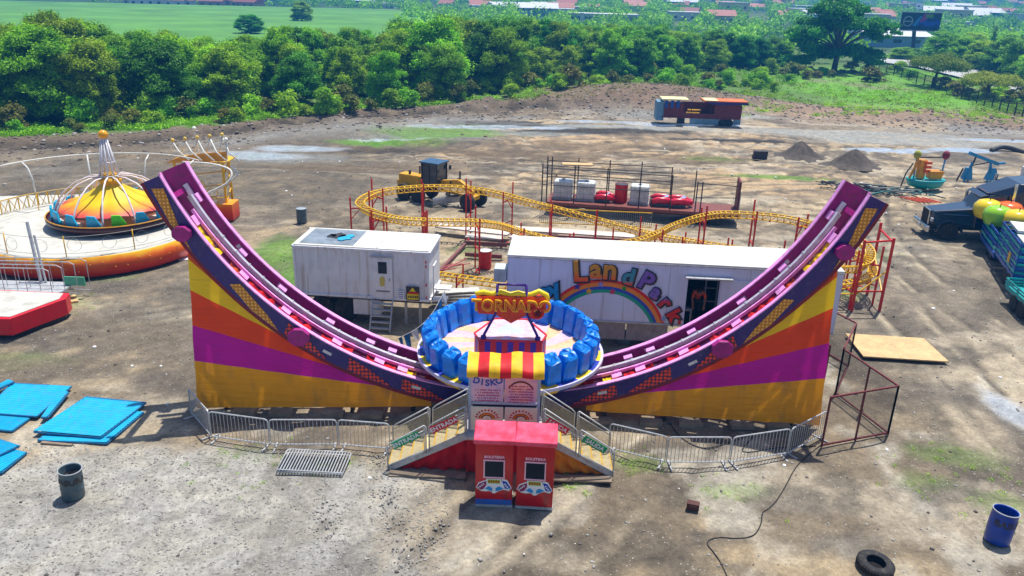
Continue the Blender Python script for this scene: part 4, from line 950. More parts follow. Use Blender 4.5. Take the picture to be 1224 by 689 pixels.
def rb(k_, t, a): # point at band fraction
    X_ = ox+(ix-ox)*t; Z_ = oz+(iz-oz)*t; r = orr+(ir-orr)*t; return (X_+r*math.cos(a), Z_+r*math.sin(a))
bands = [0, .22, .5, .52, .76, 1.0]
mb = MB()
for k_ in range(5):
    n = 40; vs = []
    for i in range(n+1):
        a = R(176)-R(172)*i/n
        for t in (bands[k_], bands[k_+1]): x, z = rb(k_, t, a); vs.append((x, -.008, max(z, z0+.08)))
    mb.add(vs, [(2*i, 2*i+1, 2*i+3, 2*i+2) for i in range(n)], mi=k_)
local(mb, 'painted_rainbow', [mat('rainbow_'+c, hexc(c), rough=.4, var=.1, dirt=.15) for c in cols_], lp)
def star(px, py, r, c):
    x, z = onlp(px, py); mb = MB()
    mb.prism([(x+(r if i % 2 == 0 else r*.45)*math.sin(i*math.pi/5), -.012, z+(r if i % 2 == 0 else r*.45)*math.cos(i*math.pi/5)) for i in range(10)], (0, -.004, 0)); local(mb, 'painted_star', mat('star_'+c, hexc(c)), lp)
for a in ((690, 343, .16, '3a3c98'), (718, 340, .14, '9a90d0'), (704, 348, .15, 'e8a820'), (732, 349, .14, 'd83050'), (746, 345, .13, '18a040'), (793, 381, .14, '80a8d8')): star(*a)
# letters, each with its own tilt and artwork
GO = grad('letter_orange_red', [(0, 'd02c14'), (.5, 'e85a18'), (1, 'c8881c')], 'Z', 2.75, 3.35); 
GP = grad('letter_violet_red', [(0, 'd81c1c'), (.45, 'd02838'), (.6, '8068b0'), (1, '7858a8')], 'Z', 1.8, 2.9); GT = grad('letter_teal_red', [(0, 'd03018'), (.55, 'e05030'), (.75, '4a8890'), (1, '3a8898')], 'Z', 2.6, 3.2)
GB = mat('letter_blue', hexc('2090c8'), rough=.35, var=.25, scale=4)
LET = [('a', 650, 348, .56, 38, GB), ('y', 662, 345, .66, 30, GB), ('L', 693, 325, .72, 6, GO), ('a', 712, 322, .68, 2, GO), ('n', 729, 323, .70, -2, GO), ('d', 751, 331, .62, -10, GT), ('P', 772, 336, .66, -24, GP), ('a', 784, 349, .60, -34, GP), ('r', 795, 361, .60, -44, GP), ('k', 805, 376, .56, -56, GP)]
for ch, px, py, sz, ro, m_ in LET:
    sz *= 1.56 if px < 740 else (1.45 if px < 780 else 1.3); x, z = onlp(px, py)
    text('letter', ch, sz, facing((x+.03, -.03, z-.03), roll=R(ro)), BLKST, ct if False else None, ext=.03, off=.09).parent = lp
    sz *= 1.0; o = text('letter', ch, sz, facing((x, -.075, z), roll=R(ro)), m_, None, ext=.02, off=.036); o.parent = lp
for px, py in ((648, 350), (654, 351)):
    x, z = onlp(px, py); mb = MB(); mb.ball((x, -.1, z), .035); local(mb, 'eye_dot', BWHITE, lp)
x, z = onlp(812, 385); mb = MB(); mb.box((x, -.02, z), (.12, .012, .3)); local(mb, 'warning_decal', REDS, lp)
# person leaning forward inside the doorway
def figure(name, joints, edges, rad, m, parent=None, lvl=2, root=0):
    me = bpy.data.meshes.new(name); me.from_pydata(joints, edges, []); o = bpy.data.objects.new(name, me); col.objects.link(o)
    sk = o.modifiers.new('skin', 'SKIN'); ss_ = me.skin_vertices[0].data if me.skin_vertices else None
    if ss_ is None:
        bpy.context.view_layer.objects.active = o
    if me.skin_vertices:
        for i, r in enumerate(rad): me.skin_vertices[0].data[i].radius = (r, r) if not isinstance(r, tuple) else r; me.skin_vertices[0].data[i].use_root = (i == root)
    sb_ = o.modifiers.new('sub', 'SUBSURF'); sb_.levels = lvl; sb_.render_levels = lvl; sk.use_smooth_shade = True
    me.materials.append(m)
    if parent: o.parent = parent
    return o
SKIN = mat('skin', hexc('8a5238'), rough=.55, var=.1); SHIRT = mat('orange_shirt_cloth', hexc('c84a20'), rough=.8); TROU = mat('dark_trousers', hexc('20222c'), rough=.8); HAIR = mat('black_hair', (.01, .01, .01), rough=.6)
pe = thing('person', 'person in an orange shirt bending forward in the dark doorway of the long white trailer', 'person')
a_ = lp.rotation_euler[2]; pe.location = (lp.location[0]+7.45*math.cos(a_)-.75*math.sin(a_), lp.location[1]+7.45*math.sin(a_)+.75*math.cos(a_), 1.28); pe.rotation_euler = (0, 0, a_)
J = [(0, 0, .88), (0, -.06, 1.02), (0, -.2, 1.2), (-.02, -.36, 1.32), (-.03, -.46, 1.34), (-.04, -.55, 1.33), (-.04, -.62, 1.30),
     (-.2, -.36, 1.28), (-.27, -.42, 1.02), (-.24, -.52, .78), (-.23, -.54, .70), (.17, -.36, 1.28), (.25, -.42, 1.02), (.2, -.52, .78), (.19, -.54, .70),
     (-.1, 0, .84), (-.12, -.04, .45), (-.12, .02, .09), (-.12, -.12, .04), (.1, 0, .84), (.12, -.05, .45), (.12, .02, .09), (.12, -.12, .04)]
E_ = [(0, 1), (1, 2), (2, 3), (3, 4), (4, 5), (5, 6), (3, 7), (7, 8), (8, 9), (9, 10), (3, 11), (11, 12), (12, 13), (13, 14), (0, 15), (15, 16), (16, 17), (17, 18), (0, 19), (19, 20), (20, 21), (21, 22)]
RD = [.13, .12, .14, .12, .055, .09, .085, .06, .045, .035, .04, .06, .045, .035, .04, .09, .06, .045, .04, .09, .06, .045, .04]
nj = len(J)   # five bent fingers on each hand, grown from the same body surface
for wj, hx in ((10, -.23), (14, .19)):
    for f_ in range(5):
        k_ = len(J); dx = (f_-2)*.02; ln_ = (.055, .085, .09, .085, .065)[f_] 
        J += [(hx+dx*1.1, -.545-(.02 if f_ == 0 else 0), .665), (hx+dx*1.2, -.56, .665-ln_*.6), (hx+dx*1.1, -.54, .665-ln_)]; E_ += [(wj, k_), (k_, k_+1), (k_+1, k_+2)]; RD += [.011, .009, .008]
J += [(-.04, -.68, 1.27)]; E_ += [(6, len(J)-1)]; RD += [.02]
bd = figure('body', J, E_, RD, SKIN, pe)

def clothed(name, idx, m, grow):
    mp = {v: i for i, v in enumerate(idx)}; return figure(name, [J[i] for i in idx], [(mp[a], mp[b_]) for a, b_ in E_ if a in mp and b_ in mp], [RD[i]+grow for i in idx], m, bd)
clothed('shirt', [0, 1, 2, 3, 7, 8, 11, 12], SHIRT, .018); clothed('trousers', [0, 15, 16, 17, 19, 20, 21], TROU, .016)
mb = MB(); mb.ball((-.04, -.56, 1.36), .098, 12); o = mb.build('hair', HAIR, None, smooth=True); o.parent = bd
# ================================================================== SMALL COASTER
def catmull(P, per=8, closed=False):
    P = [Vector(p) for p in P]; out = []; n = len(P); rng_ = range(n if closed else n-1)
    for i in rng_:
        p0 = P[i-1] if (closed or i > 0) else P[i]; p1 = P[i]; p2 = P[(i+1) % n]; p3 = P[(i+2) % n] if (closed or i+2 < n) else p2
        for k_ in range(per):
            t = k_/per; out.append(.5*((2*p1)+(p2-p0)*t+(2*p0-5*p1+4*p2-p3)*t*t+(3*p1-p0-3*p2+p3)*t**3))
    if not closed: out.append(P[-1])
    return out
co = thing('kiddie_coaster', 'small roller coaster with looping yellow track on thin red posts behind the white trailers', 'roller coaster', (4, 40, 0))
CP = [(430, 242, 2.9), (451, 229, 2.9), (498, 223, 3.0), (547, 223, 3.0), (591, 229, 2.9), (628, 239, 2.7), (665, 248, 2.3), (713, 261, 1.8), (760, 274, 1.3), (790, 281, 1.1), (830, 288, 1.0), (880, 296, 1.0), (940, 305, 1.1), (1000, 318, 1.5), (1032, 316, 2.0), (1040, 300, 2.5), (1020, 282, 2.8), (980, 269, 2.8), (930, 258, 2.8), (868, 254, 2.8), (837, 258, 2.6), (806, 268, 2.1), (788, 277, 1.7), (760, 287, 1.3), (715, 291, 1.2), (660, 285, 1.5), (620, 274, 2.0), (600, 268, 2.3), (571, 264, 2.6), (522, 263, 2.7), (481, 261, 2.8), (449, 254, 2.9)]
def track(P, closed, name, gauge=.42):
    n = len(P); mb = MB(); Lr, Rr, Sp = [], [], []
    for i, p in enumerate(P):
        a = P[i-1] if (closed or i) else P[i]; c = P[(i+1) % n] if (closed or i < n-1) else P[i]
        d = (c-a); d.z = 0; d.normalize(); s_ = Vector((-d.y, d.x, 0))*gauge/2
        Lr.append(p+s_); Rr.append(p-s_); Sp.append(p-Vector((0, 0, .3)))
    mb.tube(Lr, .035, 6, closed=closed); mb.tube(Rr, .035, 6, closed=closed); mb.tube(Sp, .035, 5, closed=closed)
    for i in range(0, n if closed else n-1):
        mb.beam(Lr[i], Rr[i], .05, .03); mb.beam(Lr[i], Sp[i], .025, .025); mb.beam(Rr[i], Sp[i], .025, .025); mb.beam(Lr[i], Sp[(i+1) % n], .02, .02); mb.beam(Rr[i], Sp[(i+1) % n], .02, .02)
    return mb.build(name, YEL, co)
TP = catmull([G(*p) for p in CP], 7, True); track(TP, True, 'track')
LT = catmull([G(470, 318, .8), G(525, 327, .8), G(605, 338, .8), G(690, 350, .8), (9, 34.5, .9), (14.0, 33.9, 1.1), (16.2, 34.3, 1.4), (16.9, 35.6, 1.6), (16.4, 37.2, 1.8)], 9); track(LT, False, 'lower_track')
acc = 0; last = 0
def posts(P, closed, step, w, extra=.25, lo=0):
    acc = step; n = len(P); sgn = 0
    for i in range(n if closed else n-1):
        d = (P[(i+1) % n]-P[i]); acc += d.length
        if acc < step: continue
        acc = 0; sgn += 1; d.z = 0; d.normalize(); s_ = Vector((-d.y, d.x, 0)); p = P[i]; gz = -.05
        mb = MB()
        for q in (-1, 1):
            b_ = p+s_*q*w; mb.beam((b_.x, b_.y, gz), (b_.x, b_.y, p.z+extra+(.35 if (sgn+q) % 3 == 0 else 0)), .075, .075)
        a_ = p+s_*w; c_ = p-s_*w
        mb.beam((a_.x, a_.y, p.z-.32), (c_.x, c_.y, p.z-.32), .06, .06)
        if p.z > 1.8: mb.beam((a_.x, a_.y, p.z*.45), (c_.x, c_.y, p.z*.45), .05, .05); mb.beam((a_.x, a_.y, p.z-.9), (p.x, p.y, p.z-.34), .04, .04)
        mb.beam((a_.x-.2, a_.y, .03), (c_.x+.2, c_.y, .03), .06, .06)
        mb.build('support_post', REDS, co)
posts(TP, True, 2.3, .48); posts(LT, False, 3.4, .42, .12)
mb = MB()
for x, y, h in ((15.4, 33.4, 3.4), (16.7, 33.5, 3.5), (17.0, 35.6, 3.6), (15.2, 36.0, 3.4)): mb.beam((x, y, -.02), (x, y, h), .1, .1)
mb.beam((15.4, 33.4, 3.3), (16.7, 33.5, 3.4), .07, .07); mb.beam((16.7, 33.5, 3.3), (17, 35.6, 3.3), .07, .07); mb.beam((15.4, 33.4, 1.0), (16.7, 33.5, 1.0), .06, .06); mb.build('corner_tower', REDS, co)
mb = MB()
for a, c in (((15.4, 33.4, .8), (16.7, 33.5, 2.0)), ((16.7, 33.5, .8), (17, 35.6, 2.0)), ((11.2, 33.6, .5), (15.4, 33.4, .9))): mb.beam(a, c, .05, .05)
mb.build('brace', YEL, co)
# station deck with bar railing
sd_ = thing('station_deck', 'long low white boarding deck with dark bar railing inside the yellow coaster track', 'platform', (3, 41.5, 0))
PLK = mat('pale_deck_board', (.62, .56, .50), rough=.7, dirt=.4)
def deckquad(a, b_, c, d, z, nm='deck_board'):
    mb = MB(); P = [Vector(G(*p, z)) for p in (a, b_, c, d)]; mb.prism([(p.x, p.y, z-.08) for p in P][::-1], (0, 0, .08)); return mb.build(nm, PLK, sd_)
deckquad((520, 271), (606, 281), (612, 277), (523, 266.5), .45); deckquad((607, 283), (655, 293), (668, 291), (616, 279), .45); deckquad((615, 275), (758, 284), (760, 279), (612, 270), .46)
deckquad((556, 283), (600, 286), (602, 282), (556, 279), .4)
mb = MB(); a, c = Vector(G(645, 268, .45)), Vector(G(778, 274, .45))
for z in (.95, .1): mb.beam(a+Vector((0, 0, z)), c+Vector((0, 0, z)), .05, .05)
for i in range(56): q = a.lerp(c, i/55); mb.beam(q+Vector((0, 0, .1)), q+Vector((0, 0, .95)), .03, .03, mi=1)
mb.build('bar_railing', [YEL, mat('dull_steel', (.18, .19, .2), rough=.5)], sd_)
mb = MB(); mb.beam(G(640, 283, .3), G(770, 290, .3), .12, .3); mb.beam(G(556, 290, .2), G(606, 293, .2), .12, .2); mb.beam(G(518, 332, .15), G(556, 292, .15), .14, .14); mb.beam(G(556, 304, .2), G(600, 307, .2), .14, .2); mb.build('deck_frame', mat('dusty_maroon', hexc('7a4a48'), dirt=.4), sd_)
# red lattice lying on the ground inside the coaster
mb = MB()
for i in range(7): a = Vector(G(505+i*6, 330-i*2, .08)); mb.beam(a, a+Vector((.9, .5*(i % 3), .15)), .04, .04)
tag(mb.build('metal_rod_pile', mat('faded_red', hexc('c05a60'), dirt=.3)), 'tangle of faded red metal rods on the ground right of the ribbed container trailer', 'scrap')
mb = MB()
for i in range(5): a = Vector(G(545, 362-i*3.5, .25+i*.12)); mb.box((a.x, a.y, a.z), (2.1, .5, .06), rz=.08*i-.1)
tag(mb.build('board_stack', mat('weathered_white_board', (.55, .53, .48), dirt=.5)), 'stack of weathered pale boards and frames behind the blue-covered seats', 'boards')
# drums
def barrel(name, label, cat, x, y, m, r=.29, h=.88, inner=DARK, txt=None, txtm=None, yaw=0, lid=None, rings=True, z=0):
    t = thing(name, label, cat, (x, y, z), yaw); mb = MB()
    prof = [(r*.97, 0), (r, .02)]+([(r*1.0, h*.32), (r*1.03, h*.34), (r*1.0, h*.36), (r, h*.64), (r*1.03, h*.66), (r, h*.68)] if rings else [(r*1.04, h*.4), (r*1.04, h*.7)])+[(r, h-.02), (r*1.03, h)]
    if not lid: prof += [(r*.95, h), (r*.93, h-.03), (r*.92, .12), (.001, .1)]
    else: prof += [(r*.98, h), (r*.96, h-.02), (.001, h-.02)]
    mb.lathe(prof, (0, 0, 0), 28); o = mb.build('body', m, None, smooth=True); o.parent = t
    mb = MB(); mb.torus((0, 0, h), r*1.02, .014, 28, 6); q = mb.build('rim', lid or STEEL, None); q.parent = t
    if lid: mb = MB(); mb.lathe([(r*.97, 0), (r*.97, .01), (.001, .012)], (0, 0, h-.016), 24); q = mb.build('lid', lid, None); q.parent = t
    else:
        mb = MB(); r_ = random.Random(int(x*9)); mb.add([(r*.9*math.cos(a)*k_, r*.9*math.sin(a)*k_, h*.72+r_.uniform(-.06, .1)) for k_ in (1, .5) for a in [2*math.pi*i/12 for i in range(12)]]+[(0, 0, h*.78)], [(i, (i+1) % 12, 12+(i+1) % 12, 12+i) for i in range(12)]+[(12+i, 12+(i+1) % 12, 24) for i in range(12)]); q = mb.build('rubbish_bag', mat('black_plastic', (.012, .012, .016), rough=.25), None); q.parent = t
    if txt:
        q = text('lettering', txt, .25, Matrix.Translation((0, 0, h*.68)), txtm or BLKST, None, ext=.001, off=.008, cyl=r*1.035); q.parent = t
    return t
bx, by, _ = G(82, 599); b_ = barrel('rubbish_drum', 'dented grey-blue metal drum with black letters standing on the gravel at lower left', 'barrel', bx, by+.25, mat('grey_blue_drum', hexc('4c6068'), rough=.5, var=.25, dirt=.4), txt='BASURA', yaw=R(22)); b_.scale = (1, 1, .98)
b_.rotation_euler = (R(2), R(3), R(22))
bx, by, _ = G(1196, 652); b_ = barrel('rubbish_drum', 'bright blue plastic drum full of black bags at the lower right edge', 'barrel', bx, by+.2, mat('royal_blue_plastic', hexc('0a3c9c'), rough=.35, var=.2), txt='BASURA', yaw=R(12), rings=False, r=.31, h=.92); b_.rotation_euler = (R(-2), R(5), R(12))
bx, by, _ = G(361, 266); barrel('metal_drum', 'small grey-blue drum standing alone on bare ground behind the container trailer', 'barrel', bx, by, mat('grey_blue_drum', ''), r=.29, h=.85, lid=mat('pale_grey_lid', (.3, .35, .4)))
bx, by, _ = G(580, 320); barrel('metal_drum', 'red drum with a pale lid standing inside the coaster between the two white trailers', 'barrel', bx, by, REDS, r=.31, h=.92, lid=mat('pale_lid', (.6, .6, .6)))
for i, (p, lb) in enumerate((((743, 397), 'pale blue round tub under the long white trailer, left of its white neighbour'), ((760, 392), 'white round tub under the long white trailer, right of the pale blue one'))):
    bx, by, _ = G(p[0], p[1]+6); t = thing('tub', lb, 'tub', (bx, by-.5+i*.2, 0)); mb = MB(); mb.lathe([(.3, 0), (.36, .34), (.4, .36), (.4, .38), (.33, .36), (.28, .1), (.001, .08)], (0, 0, 0), 22); o = mb.build('body', mat('pale_blue_plastic', hexc('90b8d0')) if i == 0 else BWHITE, None, smooth=True); o.parent = t
# tyre, cable, brick, plates
bx, by, _ = G(1046, 680)
t = thing('old_tyre', 'worn black tyre lying flat on the dirt at the bottom edge', 'tyre', (bx, by+.05, 0)); mb = MB()
mb.lathe([(.28, .02), (.46, .0), (.52, .05), (.53, .18), (.48, .25), (.30, .24), (.27, .22), (.30, .19), (.4, .15), (.40, .06), (.3, .04), (.28, .02)], (0, 0, 0), 36); o = mb.build('casing', BLK, None, smooth=True); o.parent = t; t.scale = (.84, .84, .84); t.rotation_euler = (R(3), R(4), 0)
mb = MB()
for i in range(36): a = 2*math.pi*i/36; mb.box((.53*math.cos(a), .53*math.sin(a), .12), (.03, .05, .15), rz=a)
o = mb.build('tread', BLK, None); o.parent = t
cab = [(983, 530), (965, 545), (951, 560), (938, 583), (928, 598), (920, 606), (912, 612), (910, 624), (904, 636), (895, 641), (878, 642), (862, 641), (849, 644), (846, 650), (853, 659), (862, 672), (870, 690), (874, 705)]
mb = MB(); cc = catmull([G(*p) for p in cab], 5); mb.tube([(p.x, p.y, ground_z(p.x, p.y)+.012) for p in cc], .018, 6); tag(mb.build('power_cable', BLK), 'dark cable snaking over the dirt from the right barriers to the bottom edge', 'cable')
mb = MB(); cab2 = [(800, 507), (815, 525), (840, 536), (870, 530), (900, 520), (888, 541), (930, 536), (975, 533)]; cc = catmull([G(*p) for p in cab2], 5); mb.tube([(p.x, p.y, ground_z(p.x, p.y)+.015) for p in cc], .02, 6); tag(mb.build('power_cable', BLK), 'dark cable looped on the ground behind the right-hand crowd barriers', 'cable')
bx, by, _ = G(828, 608); mb = MB(); mb.box((bx, by, .1), (.34, .2, .2), rz=-.3); mb.box((bx, by-.02, .1), (.22, .2, .1), rz=-.3); tag(mb.build('rusty_block', mat('rust_brown', hexc('4a2420'), dirt=.4), bev=.01), 'small rusty metal block on the dirt right of the ticket booths', 'block')
bx, by, _ = G(222, 308); mb = MB(); mb.box((bx+.3, by, .05), (1.1, .9, .04), rz=.2, rx=.04); tag(mb.build('white_panel', BWHITE), 'white flat panel on the ground between the round ride and the left cloth corner', 'panel')
bx, by, _ = G(768, 541); mb = MB(); mb.prism([(bx-.35, by-.1, .05), (bx+.3, by-.16, .05), (bx+.42, by+.1, .05), (bx-.1, by+.2, .05), (bx-.4, by+.12, .05)], (0, 0, .12)); mb.box((bx+.05, by, .2), (.3, .12, .08), rz=.4)
# ================================================================== BLUE SHEETS
def sheet_panel(pts, label, z, seed):
    r_ = random.Random(seed); t = thing('corrugated_sheet', label, 'metal sheet', (pts[0][0], pts[0][1], 0), 0, 'cyan corrugated sheets lying on the ground')
    a, b_, c, d = [Vector((p[0], p[1], 0)) for p in pts]   # a-b front, d-c back
    n = 30; mb = MB(); vs = []
    tilt = [r_.uniform(0, .05) for _ in range(4)]
    for i in range(n*2+1):
        u = i/(n*2); f = .014 if (i % 4) in (1, 2) else 0
        for v in (0, .5, 1):
            p = (a.lerp(b_, v)).lerp(d.lerp(c, v), u); zz = z+f+(tilt[0]*(1-u)*(1-v)+tilt[1]*(1-u)*v+tilt[2]*u*v+tilt[3]*u*(1-v))
            vs.append((p.x, p.y, zz))
    mb.add(vs, [(i*3+j, i*3+j+1, (i+1)*3+j+1, (i+1)*3+j) for i in range(n*2) for j in range(2)]); mb.build('sheet', CYAN, t)
    mb = MB(); e = [(a, b_), (b_, c), (c, d), (d, a)]
    for p, q in e: mb.beam(Vector((p.x, p.y, z-.01)), Vector((q.x, q.y, z-.01)), .05, .05)
    mb.build('edge_frame', mat('blue_edge_frame', hexc('1a6a9a'), dirt=.3), t)
    return t
def GP_(*ps): return [G(*p) for p in ps]
sheet_panel(GP_((46, 529), (128, 533), (172, 496), (100, 490)), 'bottom cyan sheet of the two-sheet stack nearest the left cloth corner', .08, 1)
sheet_panel(GP_((42, 522), (122, 529), (175, 487), (104, 480)), 'top cyan sheet of the two-sheet stack nearest the left cloth corner', .17, 2)
sheet_panel(GP_((-25, 514), (15, 518), (40, 500), (-10, 497)), 'cyan sheet underneath the pile at the left edge, poking out at its front', .07, 3)
sheet_panel(GP_((-20, 498), (45, 503), (86, 467), (16, 463)), 'large flat cyan sheet at the left edge behind the two-sheet stack', .15, 4)
sheet_panel(GP_((51, 506), (58, 506), (83, 476), (74, 474)), 'narrow cyan strip lying along the right side of the left-edge sheet', .20, 5)
sheet_panel(GP_((-25, 480), (-5, 476), (18, 464), (12, 462)), 'narrow cyan sheet laid over the far corner at the left edge', .24, 8)
sheet_panel(GP_((-20, 560), (2, 568), (32, 544), (6, 538)), 'lower cyan sheet at the bottom-left edge behind the grey-blue drum', .07, 6)
sheet_panel(GP_((-30, 540), (0, 550), (24, 539), (0, 531)), 'upper cyan sheet at the bottom-left edge behind the grey-blue drum', .16, 7)
mb = MB(); x, y, _ = G(50, 531); mb.beam((x, y, .04), (x+1.0, y-.1, .04), .1, .08); mb.beam((x+.2, y+.7, .04), (x+1.7, y+.6, .04), .1, .08); tag(mb.build('timber_batten', WOOD2), 'old timber battens under the two-sheet cyan stack', 'timber')
# ================================================================== ROUND RIDE
rc = (-21.6, 39.5); rr = 5.25
ro_ = thing('round_family_ride', 'round white platform ride with orange-red painted skirt, striped cone canopy and cyan seats at left', 'fairground ride', (rc[0], rc[1], 0))
mb = MB(); mb.lathe([(rr, 1.15), (rr-.05, 1.2), (.001, 1.2)], (*rc, 0), 64); mb.box((rc[0]-6.5, rc[1]+1.5, 1.14), (7, 8, .1), rz=.2)
mb.build('platform_top', mat('platform_white', (.52, .51, .46), rough=.6, var=.12, scale=.7, dirt=.4), ro_)
mb = MB(); mb.lathe([(rr-.1, .16), (rr+.04, .2), (rr+.1, .6), (rr+.04, 1.14), (rr, 1.16)], (*rc, 0), 64)
mb.build('painted_skirt', grad('skirt_red_orange_yellow', [(0, '8a1408'), (.45, 'd8300c'), (.78, 'ec6a14'), (1, 'f0b018')], 'Z', .15, 1.35, rough=.35, var=.4), ro_, smooth=True)
mb = MB(); 
for k_ in range(64):
    a = 2*math.pi*k_/64; z = .72+.2*math.sin(k_*1.7); mb.ball((rc[0]+(rr+.09)*math.cos(a), rc[1]+(rr+.09)*math.sin(a), z), .03, 6)
mb.build('skirt_lamps', mat('lamp_yellow', hexc('f0c050')), ro_)
mb = MB(); mb.lathe([(rr-.9, 0), (rr-.9, .18)], (*rc, 0), 32); mb.build('base_ring', BLKST, ro_)
tcx, tcy = -21.0, 40.3
mb = MB(); mb.lathe([(1.9, 1.25), (3.0, 1.35), (3.25, 1.6), (3.22, 1.78), (2.9, 1.6), (2.0, 1.5)], (tcx, tcy, 0), 48)
mb.build('boat_ring', mat('dark_maroon_gloss', hexc('3a0c10'), rough=.3, var=.3), ro_, smooth=True)
mb = MB(); mb.torus((tcx, tcy, 1.8), 3.22, .03, 48, 6); mb.build('boat_trim', mat('gold_trim', hexc('c89020')), ro_)
for i in range(16):
    a = 2*math.pi*(i+.3)/16; c, s = math.cos(a), math.sin(a); mb = MB()
    P = [(-.34, 0), (.30, 0), (.34, .18), (.1, .62), (-.3, .66)]; pts = []
    for u, w in P: pts.append((tcx+2.95*c-s*u, tcy+2.95*s+c*u, 1.66+w))
    mb.prism(pts, (-c*.12, -s*.12, 0)); mb.build('seat_back', mat('seat_lime', hexc('48c818'), rough=.3) if i % 8 == 5 else mat('seat_cyan', hexc('18a0c8'), rough=.3), ro_, bev=.03)
    mb = MB(); mb.box((tcx+2.5*c, tcy+2.5*s, 1.75), (.5, .55, .25), rz=a); mb.build('seat_cushion', mat('seat_cream', (.7, .6, .5)), ro_, bev=.04)
# cone canopy, segments of painted cloth
mb = MB(); n = 40; rings = [(0.35, 3.35), (.7, 3.08), (1.2, 2.75), (1.8, 2.45), (2.35, 2.28), (2.6, 2.12)]
vs = []
for (r, z) in rings:
    for j in range(n): a = 2*math.pi*j/n; sag = .06*math.cos(a*12)*(r/2.5); vs.append((tcx+(r+sag*.5)*math.cos(a), tcy+(r+sag*.5)*math.sin(a), z+sag))
mb.add(vs, [(i*n+j, i*n+(j+1) % n, (i+1)*n+(j+1) % n, (i+1)*n+j) for i in range(len(rings)-1) for j in range(n)])
mb.build('cone_canopy', grad('canopy_yellow_to_pink', [(0, 'e02c60'), (.2, 'f06a50'), (.38, 'f8b020'), (.6, 'fcdc10'), (1, 'f0d020')], 'Z', 2.15, 3.2, rough=.5, var=.3, trans=.3), ro_, smooth=True)
mb = MB(); mb.lathe([(.55, 3.0), (.5, 3.3), (.62, 3.5), (.4, 3.75), (.3, 3.8)], (tcx, tcy, 0), 16); mb.build('canopy_collar', mat('mustard_gloss', hexc('d8a010'), rough=.3, dirt=.4), ro_)
mb = MB()
for i in range(10): a = 2*math.pi*i/10; mb.tube([(tcx+.5*math.cos(a), tcy+.5*math.sin(a), 3.55), (tcx+.13*math.cos(a), tcy+.13*math.sin(a), 5.6)], .04, 6)
for z, r in ((3.7, .48), (4.4, .35), (5.55, .14)): mb.torus((tcx, tcy, z), r, .03, 16, 5)
mb.build('spire', mat('spire_white', (.72, .7, .74)), ro_, smooth=True)
mb = MB(); mb.ball((tcx, tcy, 5.78), .24, 16); mb.build('spire_ball', mat('ball_orange', hexc('e8a010'), rough=.3), ro_, smooth=True)
for i in range(12):
    a = 2*math.pi*(i+.5)/12; mb = MB(); mb.tube([(tcx+r*math.cos(a), tcy+r*math.sin(a), z) for r, z in ((.45, 3.65), (1.0, 3.62), (1.6, 3.4), (2.2, 2.95), (2.6, 2.45), (2.8, 2.0), (2.85, 1.7))], .045, 7); mb.build('curved_rib', mat('rib_white_pink', (.75, .66, .68)), ro_, smooth=True)
WTB = mat('white_tube', (.66, .66, .62), rough=.4)
for i in range(11):
    a = R(20)+2*math.pi*i/11; c, s = math.cos(a), math.sin(a); r0 = rr-.15; mb = MB()
    mb.tube([(rc[0]+r0*c, rc[1]+r0*s, 1.2), (rc[0]+r0*c, rc[1]+r0*s, 2.2)], .025, 6, mi=1)
    if 45 < math.degrees(a) % 360 < 185: mb.tube([(rc[0]+(r0+w)*c, rc[1]+(r0+w)*s, z) for w, z in ((0, 2.2), (.05, 2.9), (.3, 3.5), (.8, 3.8))], .045, 7, mi=0)
    mb.build('rail_post', [WTB, YEL], ro_, smooth=True)
mb = MB(); mb.tube([(rc[0]+(rr+.6)*math.cos(R(a)), rc[1]+(rr+.6)*math.sin(R(a)), 3.8) for a in range(48, 200, 6)], .04, 8); mb.build('top_hoop', WTB, ro_, smooth=True)
mb = MB()
for z in (1.35, 2.15): mb.tube([(rc[0]+(rr-.15)*math.cos(R(a)), rc[1]+(rr-.15)*math.sin(R(a)), z) for a in range(0, 360, 6)], .012, 5, closed=True)
for k_ in range(22):
    a = 2*math.pi*(k_+.5)/22; cx_, cy_ = rc[0]+(rr-.15)*math.cos(a), rc[1]+(rr-.15)*math.sin(a)
    P = [(cx_-math.sin(a)*.3*math.cos(t), cy_+math.cos(a)*.3*math.cos(t), 1.75+.3*math.sin(t)) for t in [2*math.pi*i/14 for i in range(14)]]; mb.tube(P, .01, 4, closed=True)
mb.build('ring_fence', mat('thin_grey_wire', (.45, .45, .4)), ro_)
mb = MB()
for a0 in range(70, 180, 5):
    a, c = R(a0), R(a0+5); r = rr+.9
    p, q = Vector((rc[0]+r*math.cos(a), rc[1]+r*math.sin(a), 0)), Vector((rc[0]+r*math.cos(c), rc[1]+r*math.sin(c), 0)); u = Vector((0, 0, 1))
    mb.beam(p+u*.9, q+u*.9, .05, .05); mb.beam(p+u*1.9, q+u*1.9, .05, .05); mb.beam(p+u*.9, q+u*1.9, .03, .03); mb.beam(p+u*1.9, q+u*.9, .03, .03); mb.beam(p, p+u*1.9, .05, .05)
mb.build('lattice_fence', YEL, ro_)
